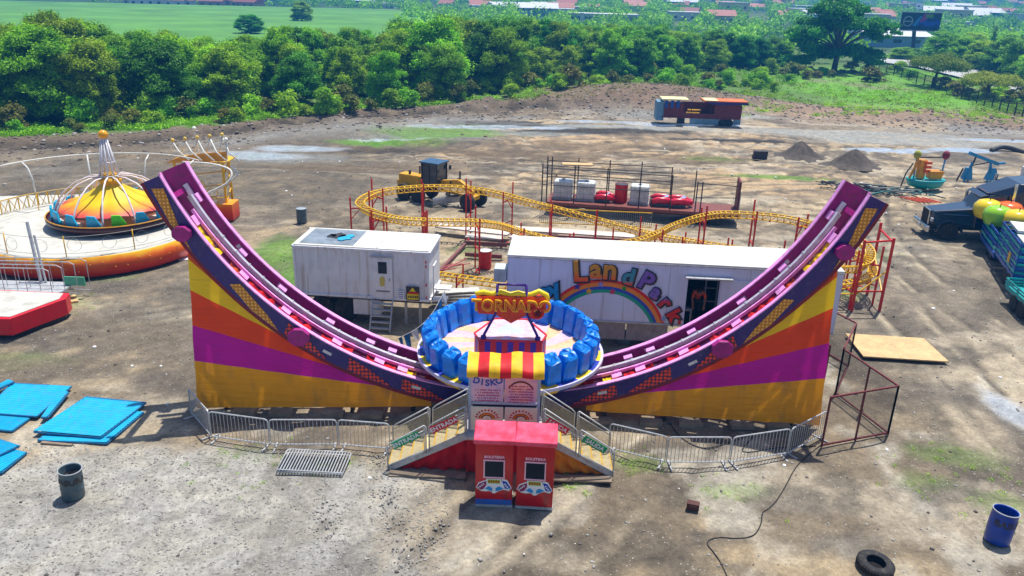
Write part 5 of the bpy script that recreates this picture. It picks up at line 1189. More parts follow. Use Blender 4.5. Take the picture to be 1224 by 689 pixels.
# entrance arch with crown
ga = thing('entrance_arch', 'yellow entrance arch crowned with white hoops and gold balls behind the left track tip', 'arch', (-18.6, 45.5, 0))
mb = MB()
for x, y in ((-19.6, 45), (-16.9, 45.2), (-17.1, 46.8), (-19.4, 46.6)): mb.beam((x, y, 0), (x, y, 3.5), .12, .12)
for z in (1.0, 1.8, 2.6): mb.beam((-19.6, 45, z), (-17.1, 46.8, z), .06, .06); mb.beam((-16.9, 45.2, z), (-17.1, 46.8, z+.6), .06, .06)
mb.box((-18.2, 45.8, 3.45), (3.2, 1.9, .06)); mb.build('frame', YEL, ga)
mb = MB(); mb.prism([(-20.0, 44.8, 3.4), (-16.6, 45.0, 3.55), (-16.55, 45.0, 4.1), (-18, 45, 3.95), (-19.2, 44.9, 3.75)], (0, .1, 0)); mb.build('crown_board', mat('amber_board', hexc('d89018'), rough=.35), ga)
for i in range(5):
    x = -19.7+i*.72; mb = MB(); mb.tube([(x-.5, 45.9, 3.5), (x-.35, 45.6, 3.9), (x, 45.4, 4.5+.1*i)], .045, 6); mb.tube([(x, 45.4, 4.5+.1*i), (x+.45, 45.0, 4.05), (x+1.1, 44.75, 3.6)], .045, 6)
    mb.ball((x, 45.4, 4.6+.1*i), .11, 10, mi=1); mb.build('crown_hoop', [WTB, mat('ball_gold', hexc('d8b850'))], ga, smooth=True)
mb = MB(); mb.tube([(-16.6, 45.2, 3.6), (-16.55, 45.2, 4.6)], .04, 6); mb.ball((-16.55, 45.2, 4.75), .13, 10); mb.tube([(-18.6, 46.2, 3.6), (-18.7, 46.2, 5.0)], .04, 6); mb.ball((-18.7, 46.2, 5.15), .13, 10); mb.build('finial', WTB, ga)
mb = MB(); mb.tube(catmull([(-19.0, 44.7, 3.5), (-17.2, 44.4, 3.5), (-16.1, 44.2, 3.2), (-16.2, 43.8, 2.6), (-17.3, 43.6, 2.0), (-17.8, 43.8, 1.6), (-16.6, 44.4, 2.3), (-15.9, 44.6, 2.9), (-16.3, 44.8, 3.3)], 6), .06, 7); mb.build('ribbon_tube', WTB, ga, smooth=True)
mb = MB()
for k_ in range(5):
    P = [(-18.3+.32*math.cos(t)+(k_ % 2)*.7, 45.0, 1.2+.45*(k_//2)+.25*math.sin(t)) for t in [2*math.pi*i/12 for i in range(12)]]; mb.tube(P, .03, 5, closed=True)
mb.build('scroll_work', YEL, ga)
mb = MB(); mb.box((-17.0, 45.4, .55), (1.1, 1.2, 1.0)); mb.build('painted_pedestal', grad('skirt_red_orange_yellow', []) if False else MATS['skirt_red_orange_yellow'], ga, bev=.02)
for i, (px, py) in enumerate(((262, 262), (268, 270))):
    x, y, _ = G(px, py)
# red stage trailer at left
rt = thing('red_stage_trailer', 'low red trailer box with pale top at the left edge, grey rails stacked behind it', 'trailer', (-20.5, 29.3, 0))
mb = MB(); P = [(-26, 28.0), (-19.35, 28.0), (-18.35, 30.2), (-18.5, 30.8), (-26, 31.2)]
mb.prism([(x, y, .2) for x, y in P], (0, 0, .72)); mb.build('body', mat('crimson_panel', hexc('d81428'), rough=.35, var=.15, dirt=.15), rt, bev=.03)
mb = MB(); mb.prism([(x+.1 if i in (1,) else x, y+.14 if i < 2 else y-.12, .921) for i, (x, y) in enumerate([(-25.9, 28.0), (-19.5, 28.0), (-18.55, 30.2), (-18.7, 30.8), (-25.9, 31.1)])], (0, 0, .03)); mb.build('top_board', mat('platform_white', ''), rt)
mb = MB(); mb.prism([(x*.99-.3, 28.3+(y-28)*.85, 0) for x, y in P], (0, 0, .2)); mb.build('underframe', BLKST, rt)
lr = thing('leaning_rail_stack', 'grey handrail frames standing on and behind the red trailer at the left edge', 'handrails', (-21, 31.8, 0))
mb = MB()
for i in range(4):
    y = 31.3+i*.45; x0 = -24.5+i*.25; x1 = -19.6+i*.3
    mb.tube([(x0, y, .9), (x0, y, 1.75), (x1-.2, y+.1, 1.75), (x1, y+.1, 1.65), (x1, y+.1, .3), (x0, y, .4)], .024, 6)
    for k_ in range(5): x = x0+(x1-x0)*k_/5; mb.tube([(x, y, .5), (x, y, 1.75)], .014, 5)
mb.tube([(-22.5, 28.5, .93), (-22.5, 28.5, 1.8), (-21.8, 31.2, 1.8), (-21.8, 31.2, .93)], .024, 6)
mb.build('rail_frame', STEEL, lr)
mb = MB(); mb.box((-21.5, 32.2, .55), (4.2, 1.4, .08)); mb.box((-19.2, 32.5, .8), (.9, .05, .4), mi=1); mb.build('lattice_base', [STEEL, mat('pale_green_panel', hexc('5ab890'))], lr)
mb = MB(); mb.tube([(-20.75, 32.6, .5), (-21.3, 33.3, 3.2)], .07, 8); mb.tube([(-20.6, 32.7, .5), (-21.1, 33.3, 2.6)], .05, 8); mb.build('leaning_pole', STEEL, lr)
mb = MB(); x, y, _ = G(80, 363); mb.box((x, y, .06), (.9, .3, .1), rz=.5); mb.box((x-.3, y+.5, .06), (.8, .25, .1), rz=.6); tag(mb.build('timber_offcut', WOOD), 'two pale timber offcuts beside the red trailer end', 'timber')
# bunting between the trailer and the ride
bu = thing('bunting_line', 'sagging line of blue and white cloth pennants between the container trailer and the ride', 'bunting', (-3.6, 27, 0))
P = catmull([(-4.1, 26.4, 1.3), (-3.4, 26.6, 1.65), (-2.9, 27.0, 2.1), (-2.5, 27.6, 2.75)], 6); mb = MB(); mb.tube(P, .012, 5); mb.build('cord', WTB, bu)
for i in range(0, len(P)-1, 2):
    a, c = P[i], P[i+1]; mb = MB(); w = .5+.15*math.sin(i); mb.add([a, a.lerp(c, 1.7), a.lerp(c, 1.5)+Vector((.1, -.05, -w)), a+Vector((.14, .04, -w*.9))], [(0, 1, 2, 3)]); mb.build('pennant', [mat('pennant_blue', hexc('2a6aa0'), trans=.3, var=.4, scale=8), mat('pennant_white', (.7, .75, .78), trans=.3)][(i//2) % 3 == 2], bu)
# ================================================================== GRADER
gr = thing('motor_grader', 'yellow motor grader with dark glazed cab and angled blade parked on the graded earth', 'grader', (-5.5, 50.8, 0), R(-28)); gr.scale = (.84, .84, .9)
GY = mat('grader_yellow', hexc('d8a018'), rough=.45, var=.25, dirt=.4)
for x in (-1.9, -.55):
    for y in (-.95, .95): wheel(gr, x, y, .62, .36)
for y in (-.9, .9): wheel(gr, 3.9, y, .62, .34)
mb = MB(); mb.box((-1.6, 0, 1.35), (2.2, .95, .95)); mb.box((-2.7, 0, 1.1), (.3, 1.0, .5)); local(mb, 'engine_hood', GY, gr, bev=.06)
mb = MB(); mb.tube([(-1.2, .3, 1.8), (-1.2, .3, 2.4)], .06, 8); mb.tube([(-1.8, -.2, 1.8), (-1.8, -.2, 2.1)], .1, 8); local(mb, 'exhaust', BLKST, gr)
mb = MB(); mb.box((.35, 0, 2.1), (1.35, 1.35, 1.6)); cbn = local(mb, 'cab', GLASS, gr)
mb = MB()
for x in (-.34, 1.04):
    for y in (-.69, .69): mb.box((x, y, 2.1), (.08, .08, 1.64))
mb.box((.35, 0, 1.3), (1.45, 1.45, .1)); mb.box((.35, -.69, 2.0), (.07, .06, 1.5)); local(mb, 'cab_frame', BLKST, gr)
mb = MB(); mb.box((.35, 0, 2.96), (1.75, 1.65, .1)); local(mb, 'cab_roof', mat('cab_roof_blue_grey', hexc('3a5a78'), rough=.4), gr, bev=.03)
mb = MB(); mb.beam((.9, 0, 1.5), (2.6, 0, 1.75), .3, .36); mb.beam((2.6, 0, 1.75), (3.9, 0, 1.1), .34, .4); mb.box((3.9, 0, .75), (.4, 1.3, .3)); mb.beam((1.0, .0, 1.0), (3.7, 0, .75), .25, .16); local(mb, 'boom', GY, gr, bev=.03)
mb = MB(); mb.torus((2.1, 0, .8), .55, .08, 20, 6); mb.tube([(2.2, .5, 1.9), (2.1, .6, .8)], .06, 8); mb.tube([(2.2, -.5, 1.9), (2.1, -.6, .8)], .06, 8); mb.tube([(2.5, .3, 2.45), (2.5, .3, 1.7)], .07, 8); local(mb, 'blade_lift', BLKST, gr)
mb = MB()
vs = []
for i in range(7): a = -.9+1.8*i/6; vs += [(.14*math.cos(a)-.1, -1.75, .42+.36*math.sin(a)), (.14*math.cos(a)-.1, 1.75, .42+.36*math.sin(a))]
Mx = Matrix.Translation((2.05, 0, 0)) @ Matrix.Rotation(R(-28), 4, 'Z'); mb.add([Mx @ Vector(v) for v in vs], [(2*i, 2*i+1, 2*i+3, 2*i+2) for i in range(6)]); o = local(mb, 'blade', STEEL, gr)
md = o.modifiers.new('s', 'SOLIDIFY'); md.thickness = .05
mb = MB(); mb.box((1.25, .85, 2.5), (.1, .25, .3)); mb.box((1.25, -.85, 2.5), (.1, .25, .3)); local(mb, 'mirror', BLKST, gr)
# ================================================================== FLATBED WITH TANKS
fb = thing('flatbed_trailer', 'rusty flatbed trailer inside a black pipe cage behind the coaster, with a maroon end panel', 'trailer', (8, 48.5, 0), math.atan2(-2, 12))
mb = MB(); mb.box((0, 0, .75), (11.8, 2.4, .18)); mb.box((0, 0, .5), (11.8, .8, .3)); local(mb, 'deck', mat('rusty_deck', hexc('7a4038'), dirt=.4), fb)
for x in (3.6, 4.5):
    for y in (-1, 1): wheel(fb, x, y, .42)
mb = MB()
for x in (-6.2, -5.9, -4.2, -2.2, -.2, 1.7): 
    for y in (-1.15, 1.15): mb.beam((x, y, .8), (x, y, 3.2 if x < 1 else 3.0), .07, .07)
for z in (2.95, 2.6, 1.9): mb.beam((-6.2, -1.15, z), (1.7, -1.15, z), .04, .04); mb.beam((-6.2, 1.15, z), (1.7, 1.15, z), .04, .04)
for x in (3.2, 3.5): mb.beam((x, -1.1, .8), (x, -1.1, 2.7), .07, .07)
mb.beam((3.2, 1.1, .8), (3.2, 1.1, 2.9), .07, .07); mb.beam((3.2, -1.1, 2.6), (5.9, 0, 2.3), .04, .04); mb.beam((3.2, -1.1, 1.7), (5.9, 0, 1.6), .04, .04); local(mb, 'pipe_cage', BLKST, fb)
mb = MB(); mb.box((5.75, .2, 1.7), (.12, 1.5, 2.0)); mb.box((5.83, -.35, 1.4), (.05, .4, 1.4), mi=1); local(mb, 'end_panel', [RUST, STEEL], fb)
def on(t, x, y, z):
    a = t.rotation_euler[2]; return (t.location[0]+x*math.cos(a)-y*math.sin(a), t.location[1]+x*math.sin(a)+y*math.cos(a), z)
def tank(x, lb):
    t = thing('liquid_tank', lb, 'tank', on(fb, x, 0, .845), fb.rotation_euler[2], 'white caged liquid tanks'); mb = MB(); mb.box((0, 0, .62), (1.15, 1.0, 1.1)); local(mb, 'body', mat('milky_plastic', (.62, .66, .68), rough=.4, bump=.4, bscale=8), t, bev=.12)
    mb = MB()
    for i in range(6): 
        xx = -.55+i*.22; mb.beam((xx, -.53, .06), (xx, -.53, 1.2), .02, .02)
    for z in (.1, .45, .8, 1.15): mb.beam((-.58, -.53, z), (.58, -.53, z), .02, .02); mb.beam((.6, -.53, z), (.6, .53, z), .02, .02)
    mb.box((0, 0, .04), (1.2, 1.05, .08)); mb.lathe([(.12, 0), (.12, .06), (.001, .07)], (0, 0, 1.18), 12); local(mb, 'wire_cage', STEEL, t)
tank(-5.0, 'leftmost white caged tank on the rusty flatbed'); tank(-3.55, 'second white caged tank on the flatbed, right of the leftmost'); tank(-.2, 'white caged tank on the flatbed between the red drum and the red cars')
x, y, z = on(fb, -1.35, 0, .845); barrel('metal_drum', 'red drum with a dark lid on the flatbed, left of the third white tank', 'barrel', x, y, REDS, r=.4, h=1.15, lid=mat('dark_lid', (.05, .04, .05)), z=z)
mb = MB(); x, y, z = on(fb, -4.2, .2, 3.0); mb.box((x, y, 3.02), (1.9, .7, .06)); tag(mb.build('loose_board', WOOD), 'pale board laid on top of the black pipe cage', 'board')
for i, (x_, lb) in enumerate(((-2.4, 'low red coaster car on the flatbed, left of the red drum'), (1.15, 'red coaster car on the flatbed nearest the third white tank'), (2.2, 'red rounded coaster car at the right end of the flatbed load'))):
    t = thing('coaster_car', lb, 'coaster car', on(fb, x_, -.1, .845), fb.rotation_euler[2]+.1*i, 'red coaster cars'); t.scale = (.62, .85, .9) if i == 0 else (.72, .9, 1); mb = MB()
    for sy in (-.5, .5): mb.tube([(-.85, sy, .3), (-.4, sy, .42), (.35, sy, .42), (.8, sy*.8, .34), (1.0, sy*.4, .28)], [.16, .2, .2, .18, .14], 10)
    mb.tube([(1.0, -.4, .3), (1.15, 0, .3), (1.0, .4, .3)], .16, 10); local(mb, 'body', mat('raspberry_red', hexc('d01838'), rough=.3, coat=.3), t, smooth=True)
    mb = MB(); mb.box((-.1, 0, .25), (1.6, .7, .2)); local(mb, 'seat_well', BLKST, t); mb = MB(); mb.box((.35, 0, .5), (.5, .6, .06), ry=-.5); local(mb, 'windscreen', mat('pale_blue_shell', hexc('a8b8d8')), t)
# ================================================================== FAR YARD: rides, heaps, scrap
ft = thing('fairground_stall_trailer', 'maroon stall trailer with orange canopy parked at the back of the yard', 'trailer', (19.3, 85.3, 0), math.atan2(-.3, 9)); ft.scale = (.86, .86, .84)
mb = MB(); mb.box((0, 0, 1.0), (9.6, 2.4, .16)); mb.box((-3.4, 0, 1.85), (2.6, 2.3, 1.6)); mb.box((3.2, 0, 1.85), (3.3, 2.3, 1.6)); mb.box((-.2, 1.0, 1.9), (4.0, .2, 1.6)); mb.box((-.2, -1.1, 1.3), (4.0, .1, .5)); local(mb, 'body', RUST, ft, bev=.03)
mb = MB(); mb.box((-4.95, 0, 1.7), (.9, 2.3, 2.3)); local(mb, 'front_cabinet', mat('slate_blue', hexc('6a90a8'), dirt=.3), ft, bev=.03)
mb = MB(); mb.box((-3.3, -.3, 3.2), (3.2, 2.6, .12), mi=1); mb.box((2.7, -.4, 3.15), (5.2, 2.8, .14), mi=0); mb.box((1.0, -.5, 3.24), (1.6, 2.6, .06), mi=1); mb.prism([(.1, -1.9, 3.1), (5.3, -1.9, 3.1), (5.5, -1.9, 2.85), (1.2, -1.9, 2.75)], (0, .06, 0), mi=2); local(mb, 'canopy', [ORG, mat('pale_canopy', hexc('e0dca0')), NAVY], ft)
mb = MB()
for x in (-4.3, -3.6, -2.9): mb.box((x, -1.17, 2.6), (.35, .05, .9))
local(mb, 'blue_curtain', BLUE, ft)
for x in (-1.2, 0, 1.2, 4.7): mb = MB(); mb.box((x, -1.0, 2.1), (.07, .07, 2.1)); local(mb, 'post', BLKST, ft)
mb = MB(); mb.box((-1.0, -.9, 1.5), (1.6, .3, .3)); mb.box((-.8, -.6, 1.9), (1.6, .3, .12)); local(mb, 'counter', YEL, ft)
mb = MB(); mb.box((.6, -1.1, .55), (3.8, .06, .7)); mb.box((4.4, -1.1, .6), (.9, .06, .6)); local(mb, 'side_skirt', mat('slate_blue', ''), ft)
for x in (2.6, 3.5):
    for y in (-1, 1): wheel(ft, x, y, .48)
mb = MB(); mb.box((-2.2, 0, .5), (.9, .5, .8)); local(mb, 'landing_gear', BLKST, ft)
SOIL = mat('dug_soil', (.095, .078, .062), rough=.95, var=.4, bump=1, bscale=9)
def pile(px, py, w, h, lb, sd):
    x, y, _ = G(px, py); mb = MB(); r_ = random.Random(sd); n = 30; rows = 9; vs = []
    ph = [r_.uniform(0, 6) for _ in range(4)]
    for i in range(rows):
        f = i/(rows-1)
        for j in range(n):
            a = 2*math.pi*j/n; rad = w/2*f*(1+.12*math.sin(3*a+ph[0])+.07*math.sin(7*a+ph[1])); vs.append((x+rad*math.cos(a), y+rad*.8*math.sin(a), h*(.5+.5*math.cos(math.pi*min(1, f**.8)))*(1+.14*math.sin(5*a+ph[2])*f+.1*math.sin(9*a+ph[3])*f)+r_.uniform(-.04, .04)*h-.04*f))
    mb.add(vs, [(i*n+j, i*n+(j+1) % n, (i+1)*n+(j+1) % n, (i+1)*n+j) for i in range(rows-1) for j in range(n)]); return tag(mb.build('soil_heap', SOIL, smooth=True), lb, 'soil heap')
pile(956, 187, 4.6, 1.3, 'dark soil heap right of the small black box, the left of two', 1); pile(1020, 198, 4.9, 1.35, 'dark soil heap left of the puddle, the right of two', 2)
mb = MB(); x, y, _ = G(908, 191); mb.box((x, y, .4), (1.2, .3, .75), rx=.15); mb.box((x, y+.3, .15), (1.1, .5, .3)); tag(mb.build('black_box', BLKST, bev=.02), 'small black box standing on bare earth left of the soil heaps', 'box')
x, y, _ = G(1104, 226)
ma = thing('ride_machine_part', 'yellow and orange ride part standing on a teal boat-shaped base beyond the scrap', 'ride part', (x, y, 0), .05)
mb = MB(); mb.lathe([(.6, .1), (1.1, .25), (1.3, .75), (1.25, .8), (.9, .75)], (0, 0, 0), 20, sc=(1.1, .8)); local(mb, 'boat_base', TEAL, ma, smooth=True)
mb = MB(); mb.box((-.5, 0, 1.5), (.5, .5, 1.4)); mb.box((.45, -.2, 1.15), (.9, .6, .6), taper=1.2); mb.tube([(-1.3, 0, .7), (-1.0, 0, 1.6), (-.9, 0, 2.5)], .1, 8); local(mb, 'body', mat('machine_amber', hexc('e89a18'), rough=.35, dirt=.3), ma, bev=.04)
mb = MB()
for z in (1.4, 1.7, 2.0): mb.box((-.2, -.3, z), (.5, .1, .18))
local(mb, 'fin', mat('machine_orange', hexc('e8541c')), ma)
for s_, c_ in ((-.95, 'a0a030'), (1.1, '802030')):
    mb = MB(); mb.tube([(s_, 0, .7), (s_*1.05, 0, 2.4)], .06, 8); mb.ball((s_*1.05, 0, 2.55), .26, 12, mi=1, sz=1.3); local(mb, 'mast', [mat('machine_sky', hexc('50a0d8')), mat('orb_'+c_, hexc(c_))], ma, smooth=True)
mb = MB(); mb.tube([(-1.9, -.2, .2), (-1.7, -.2, 1.2), (-1.2, 0, 1.9)], .05, 6); mb.beam((-.8, 0, 2.35), (.9, 0, 2.4), .08, .08); local(mb, 'linkage', BLKST, ma)
x, y, _ = G(1168, 217)
mc = thing('winch_machine', 'light blue steel winch machine with angled arm behind the dark semi truck cab', 'machine', (x, y, 0))
SKY_ = mat('machine_blue', hexc('2a88b8'), dirt=.3)
mb = MB()
for s_ in (-1, 1): mb.beam((s_*.9-.3, -.3, 0), (s_*.7, 0, 1.5), .12, .12); mb.beam((s_*.9+.4, .4, 0), (s_*.7, 0, 1.5), .12, .12)
mb.box((-.9, 0, .6), (.7, .5, .9), taper=.6); mb.box((1.0, 0, .6), (.8, .6, .9), taper=.5); mb.beam((-1.1, 0, 2.2), (1.3, 0, 1.4), .3, .25); mb.beam((1.0, 0, 1.4), (1.8, 0, 1.5), .15, .15); local(mb, 'frame', SKY_, mc)
mb = MB(); mb.beam((-.8, 0, .7), (-.5, 0, 2.1), .1, .1); mb.beam((-.8, 0, 1.2), (.9, 0, 1.6), .07, .07); mb.beam((-1.9, -.5, .1), (-1.6, -.5, 1.1), .1, .1); local(mb, 'arm', BLKST, mc)
r_ = random.Random(11)
SCM = [mat('scrap_grey', (.2, .22, .2), dirt=.5), mat('scrap_teal', hexc('3a7878')), BLKST, BWHITE, mat('scrap_orange', hexc('d05028'))]
def scrap(px, py, w, n, label, mis):
    x, y, _ = G(px, py); t = thing('scrap_metal_heap', label, 'scrap heap', (x, y, 0)); mb = MB()
    for i in range(n):
        a = r_.uniform(-.6, .6)+(0 if r_.random() < .7 else 1.5); l = r_.uniform(.5, 1.8); cx, cy, cz = r_.uniform(-w, w), r_.uniform(-.8, .8), r_.uniform(.05, .45)
        d = Vector((math.cos(a), math.sin(a)*.6, r_.uniform(-.15, .15)))*l/2; mb.beam(Vector((cx, cy, cz))-d, Vector((cx, cy, cz))+d, r_.uniform(.05, .16), r_.uniform(.04, .1), mi=r_.choice(mis))
    local(mb, 'metal_bar', SCM, t)['kind'] = 'stuff'
    return t
scrap(1018, 226, 2.2, 26, 'heap of black and white scrap metal left of the longer green-grey heap', [0, 2, 2, 3]); scrap(1072, 232, 2.6, 40, 'long heap of green-grey scrap bars in front of the teal boat base', [0, 0, 1, 1, 2])
mb = MB(); x, y, _ = G(1108, 241)
for i in range(5): mb.beam((x-.7+i*.35, y-.6, .08), (x-1.6+i*.4, y+.7, .1), .1, .06)
tag(mb.build('orange_slat_pile', SCM[4]), 'loose orange slats on the ground in front of the teal boat base', 'slats')
mb = MB(); P = catmull([G(1185, 180, .1), G(1200, 176, .35), G(1224, 182, .1), G(1250, 190, .1)], 5); mb.tube(P, .22, 8); tag(mb.build('earth_pipe', BLKST), 'black bent pipe lying on the earth at the right edge of the yard', 'pipe')
# ================================================================== SEMI TRUCK
tk = thing('semi_truck', 'dark blue semi truck with long hood and tall sleeper, facing left at the right edge', 'truck', (24.7, 46.4, 0), R(172)); tk.scale = (1.1, 1.08, 1.06)
TB = mat('midnight_blue_gloss', hexc('0a1426'), rough=.18, var=.2, coat=.7, spec=.7); CHR = mat('chrome', (.6, .62, .65), rough=.15, metal=1.0, var=.1)
# local x forward = truck nose at x=0, body to -x
mb = MB(); mb.add([(-.1, -.75, .75), (-2.2, -1.0, .75), (-2.2, 1.0, .75), (-.1, .75, .75), (-.1, -.62, 1.5), (-2.2, -.9, 1.85), (-2.2, .9, 1.85), (-.1, .62, 1.5)], [(0, 1, 2, 3), (7, 6, 5, 4), (0, 4, 5, 1), (1, 5, 6, 2), (2, 6, 7, 3), (3, 7, 4, 0)]); local(mb, 'hood', TB, tk, bev=.1)
mb = MB(); mb.add([(-2.1, -1.1, .75), (-3.5, -1.15, .75), (-3.5, 1.15, .75), (-2.1, 1.1, .75), (-2.1, -1.1, 1.8), (-3.5, -1.15, 1.8), (-3.5, 1.15, 1.8), (-2.1, 1.1, 1.8), (-2.6, -.98, 2.65), (-3.5, -1.05, 2.75), (-3.5, 1.05, 2.75), (-2.6, .98, 2.65)], [(0, 1, 2, 3), (0, 4, 5, 1), (1, 5, 6, 2), (2, 6, 7, 3), (3, 7, 4, 0), (4, 8, 9, 5), (5, 9, 10, 6), (6, 10, 11, 7), (7, 11, 8, 4), (11, 10, 9, 8)]); local(mb, 'cab', TB, tk, bev=.05)
mb = MB(); mb.add([(-3.5, -1.2, .75), (-5.6, -1.22, .75), (-5.6, 1.22, .75), (-3.5, 1.2, .75), (-3.5, -1.2, 2.7), (-5.6, -1.22, 3.5), (-5.6, 1.22, 3.5), (-3.5, 1.2, 2.7), (-2.5, -.85, 2.7), (-2.5, .85, 2.7), (-4.0, -.95, 3.35), (-4.0, .95, 3.35)], [(0, 1, 2, 3), (0, 4, 5, 1), (1, 5, 6, 2), (2, 6, 7, 3), (3, 7, 4, 0), (8, 10, 4), (4, 10, 5), (11, 9, 7), (7, 6, 11), (8, 9, 11, 10), (10, 11, 6, 5), (9, 8, 4, 7)]); local(mb, 'sleeper', TB, tk, bev=.06)
mb = MB(); mb.add([(-2.13, -.9, 1.88), (-2.13, .9, 1.88), (-2.57, .86, 2.55), (-2.57, -.86, 2.55)], [(0, 1, 2, 3)]); mb.v = [(x+.02, y, z) for x, y, z in mb.v]; local(mb, 'windscreen', GLASS, tk)
for s_ in (-1, 1):
    mb = MB(); mb.add([(-2.45, s_*1.13, 1.85), (-3.3, s_*1.165, 1.85), (-3.3, s_*1.11, 2.5), (-2.75, s_*1.07, 2.45)], [(0, 1, 2, 3)]); local(mb, 'side_window', GLASS, tk)
    mb = MB(); mb.tube([(-3.65, s_*1.28, 1.0), (-3.65, s_*1.28, 3.4)], .08, 10); local(mb, 'exhaust_stack', CHR, tk)
    mb = MB(); mb.box((-2.4, s_*1.4, 2.1), (.08, .22, .55)); mb.tube([(-2.4, s_*1.1, 2.3), (-2.4, s_*1.35, 2.3)], .02, 6); local(mb, 'mirror', CHR, tk)
    mb = MB(); mb.box((-.12, s_*.72, 1.05), (.12, .22, .2)); local(mb, 'headlight', mat('headlight', (.6, .62, .6), rough=.1), tk, bev=.03)
    mb = MB(); mb.tube([(-3.3-k_*.3, s_*1.05, .6) for k_ in range(5)], .28, 14); local(mb, 'fuel_tank', CHR, tk)
    mb = MB(); P = []
    for i in range(9): a = math.pi*i/8; P.append((-.95+.68*math.cos(a), .5+.62*math.sin(a)))
    vs = [(x, s_*y, z) for x, z in P for y in (.72, 1.18)]; mb.add(vs, [(2*i, 2*i+1, 2*i+3, 2*i+2) for i in range(8)]); o = local(mb, 'fender', TB, tk); md = o.modifiers.new('s', 'SOLIDIFY'); md.thickness = .05
    wheel(tk, -.95, s_*.98, .5, .3, rimm=CHR)
    for x in (-6.4, -7.6): wheel(tk, x, s_*.95, .5, .5, rimm=CHR)
mb = MB(); mb.box((-.04, 0, 1.12), (.1, 1.05, .85)); gl = local(mb, 'grille', CHR, tk, bev=.03)
mb = MB()
for i in range(9): mb.box((.02, -.42+i*.105, 1.12), (.03, .03, .72))
o = local(mb, 'grille_bar', BLKST, tk)
mb = MB(); mb.box((.12, 0, .58), (.2, 2.25, .34)); local(mb, 'bumper', CHR, tk, bev=.06)
mb = MB(); mb.box((.235, 0, .6), (.01, .36, .16)); local(mb, 'number_plate', BWHITE, tk)
mb = MB(); mb.add([(-2.5, -.95, 2.62), (-2.5, .95, 2.62), (-2.2, .9, 2.5), (-2.2, -.9, 2.5)], [(0, 1, 2, 3)]); o = local(mb, 'sun_visor', TB, tk); md = o.modifiers.new('s', 'SOLIDIFY'); md.thickness = .03
for yy in (-.7, -.35, 0, .35, .7): mb = MB(); mb.box((-2.62, yy, 2.72), (.12, .07, .05)); local(mb, 'marker_lamp', mat('amber_lamp', hexc('e09020')), tk)
for s_ in (-1, 1):
    mb = MB(); mb.box((-2.9, s_*1.16, .62), (.9, .2, .05)); local(mb, 'step', CHR, tk)
    mb = MB(); mb.box((-3.15, s_*1.165, 1.62), (.16, .03, .04)); local(mb, 'door_handle', CHR, tk)
    mb = MB(); mb.box((-1.2, s_*.93, 1.45), (1.3, .03, .05)); local(mb, 'hood_trim', CHR, tk)
mb = MB(); mb.box((-4, 0, .62), (8.4, .9, .25)); mb.box((-4.5, 1.1, .5), (1.8, .2, .4)); mb.box((-4.5, -1.1, .5), (1.8, .2, .4)); local(mb, 'chassis', BLKST, tk)
# white box body behind the truck
wb = thing('refrigerated_box', 'white box body with a small cooling unit at the right edge behind the semi truck', 'container', (33.4, 49.5, 0), R(-8))
mb = MB(); mb.box((2.5, 0, 2.15), (7.0, 2.5, 2.5)); local(mb, 'body', WHT, wb, bev=.03)
mb = MB(); mb.box((-1.15, -.2, 2.9), (.3, .8, .6)); local(mb, 'cooling_unit', STEEL, wb, bev=.03)
mb = MB(); mb.box((2.5, 0, .8), (6.8, 1.0, .3)); local(mb, 'chassis', BLKST, wb)
for x in (3.8, 4.9): wheel(wb, x, -1.0, .5); wheel(wb, x, 1.0, .5)
# blue slatted trailers
def slat_trailer(name, loc, rz, L_, W_, zf, h, lb, m, m2, n=9):
    t = thing(name, lb, 'trailer', loc, rz); mb = MB(); mb.box((L_/2, W_/2, zf), (L_, W_, .15)); mb.box((L_/2, W_/2, zf-.2), (L_, W_*.4, .25)); local(mb, 'bed', m, t)
    mb = MB(); k_ = int(L_/.9)
    for y in (.03, W_-.03):
        for i in range(k_+1): x = .05+(L_-.1)*i/k_; mb = MB(); mb.box((x, y, zf+h/2), (.08, .08, h)); local(mb, 'side_post', m, t)
    for x in (.03, L_-.03):
        for i in (1, 2): mb = MB(); mb.box((x, .05+(W_-.1)*i/3, zf+h/2), (.08, .08, h)); local(mb, 'side_post', m, t)
    mb = MB()
    for i in range(n):
        z = zf+.12+(h-.15)*i/(n-1)
        for y in (-.03, W_+.03): mb.box((L_/2, y, z), (L_, .03, h/n*.55), mi=i % 2)
        for x in (-.03, L_+.03): mb.box((x, W_/2, z), (.03, W_, h/n*.55), mi=i % 2)
    local(mb, 'side_slat', [m, m2], t); return t
ang = math.atan2(36.3-44.6, 24.2-27.1)
def tr_loc(s): return (27.1-.33*s, 44.6-.944*s, 0)
st1 = slat_trailer('slatted_trailer', tr_loc(.4), ang, 4.0, 2.3, .55, 1.25, 'farther blue slatted trailer carrying painted fruit-shaped tubs beside the truck cab', BLUE, TEAL, 5)
st2 = slat_trailer('slatted_trailer', tr_loc(4.6), ang, 4.2, 2.4, .8, 1.75, 'nearer blue and teal slatted trailer with a pale covered top at the right edge', BLUE, TEAL, 9)
for s_, t in ((1, st2),):
    for x in (2.6, 3.5): wheel(t, x, 2.32 if False else .12, .45, .26); wheel(t, x, 2.2, .45, .26)
for x in (1.8, 2.7): wheel(st1, x, .2, .4, .24); wheel(st1, x, 2.1, .4, .24)
mb = MB(); mb.box((1.2, 1.2, 2.62), (1.9, 2.0, .14)); mb.box((3.1, 1.2, 2.5), (1.5, 2.1, .1)); local(mb, 'top_cover', mat('pale_cover', (.62, .66, .62), dirt=.3), st2)
mb = MB(); mb.box((2.9, -.07, 1.5), (.4, .03, .5)); mb.box((4.25, 1.0, 1.6), (.04, .8, .7)); local(mb, 'yellow_plate', YEL, st2)
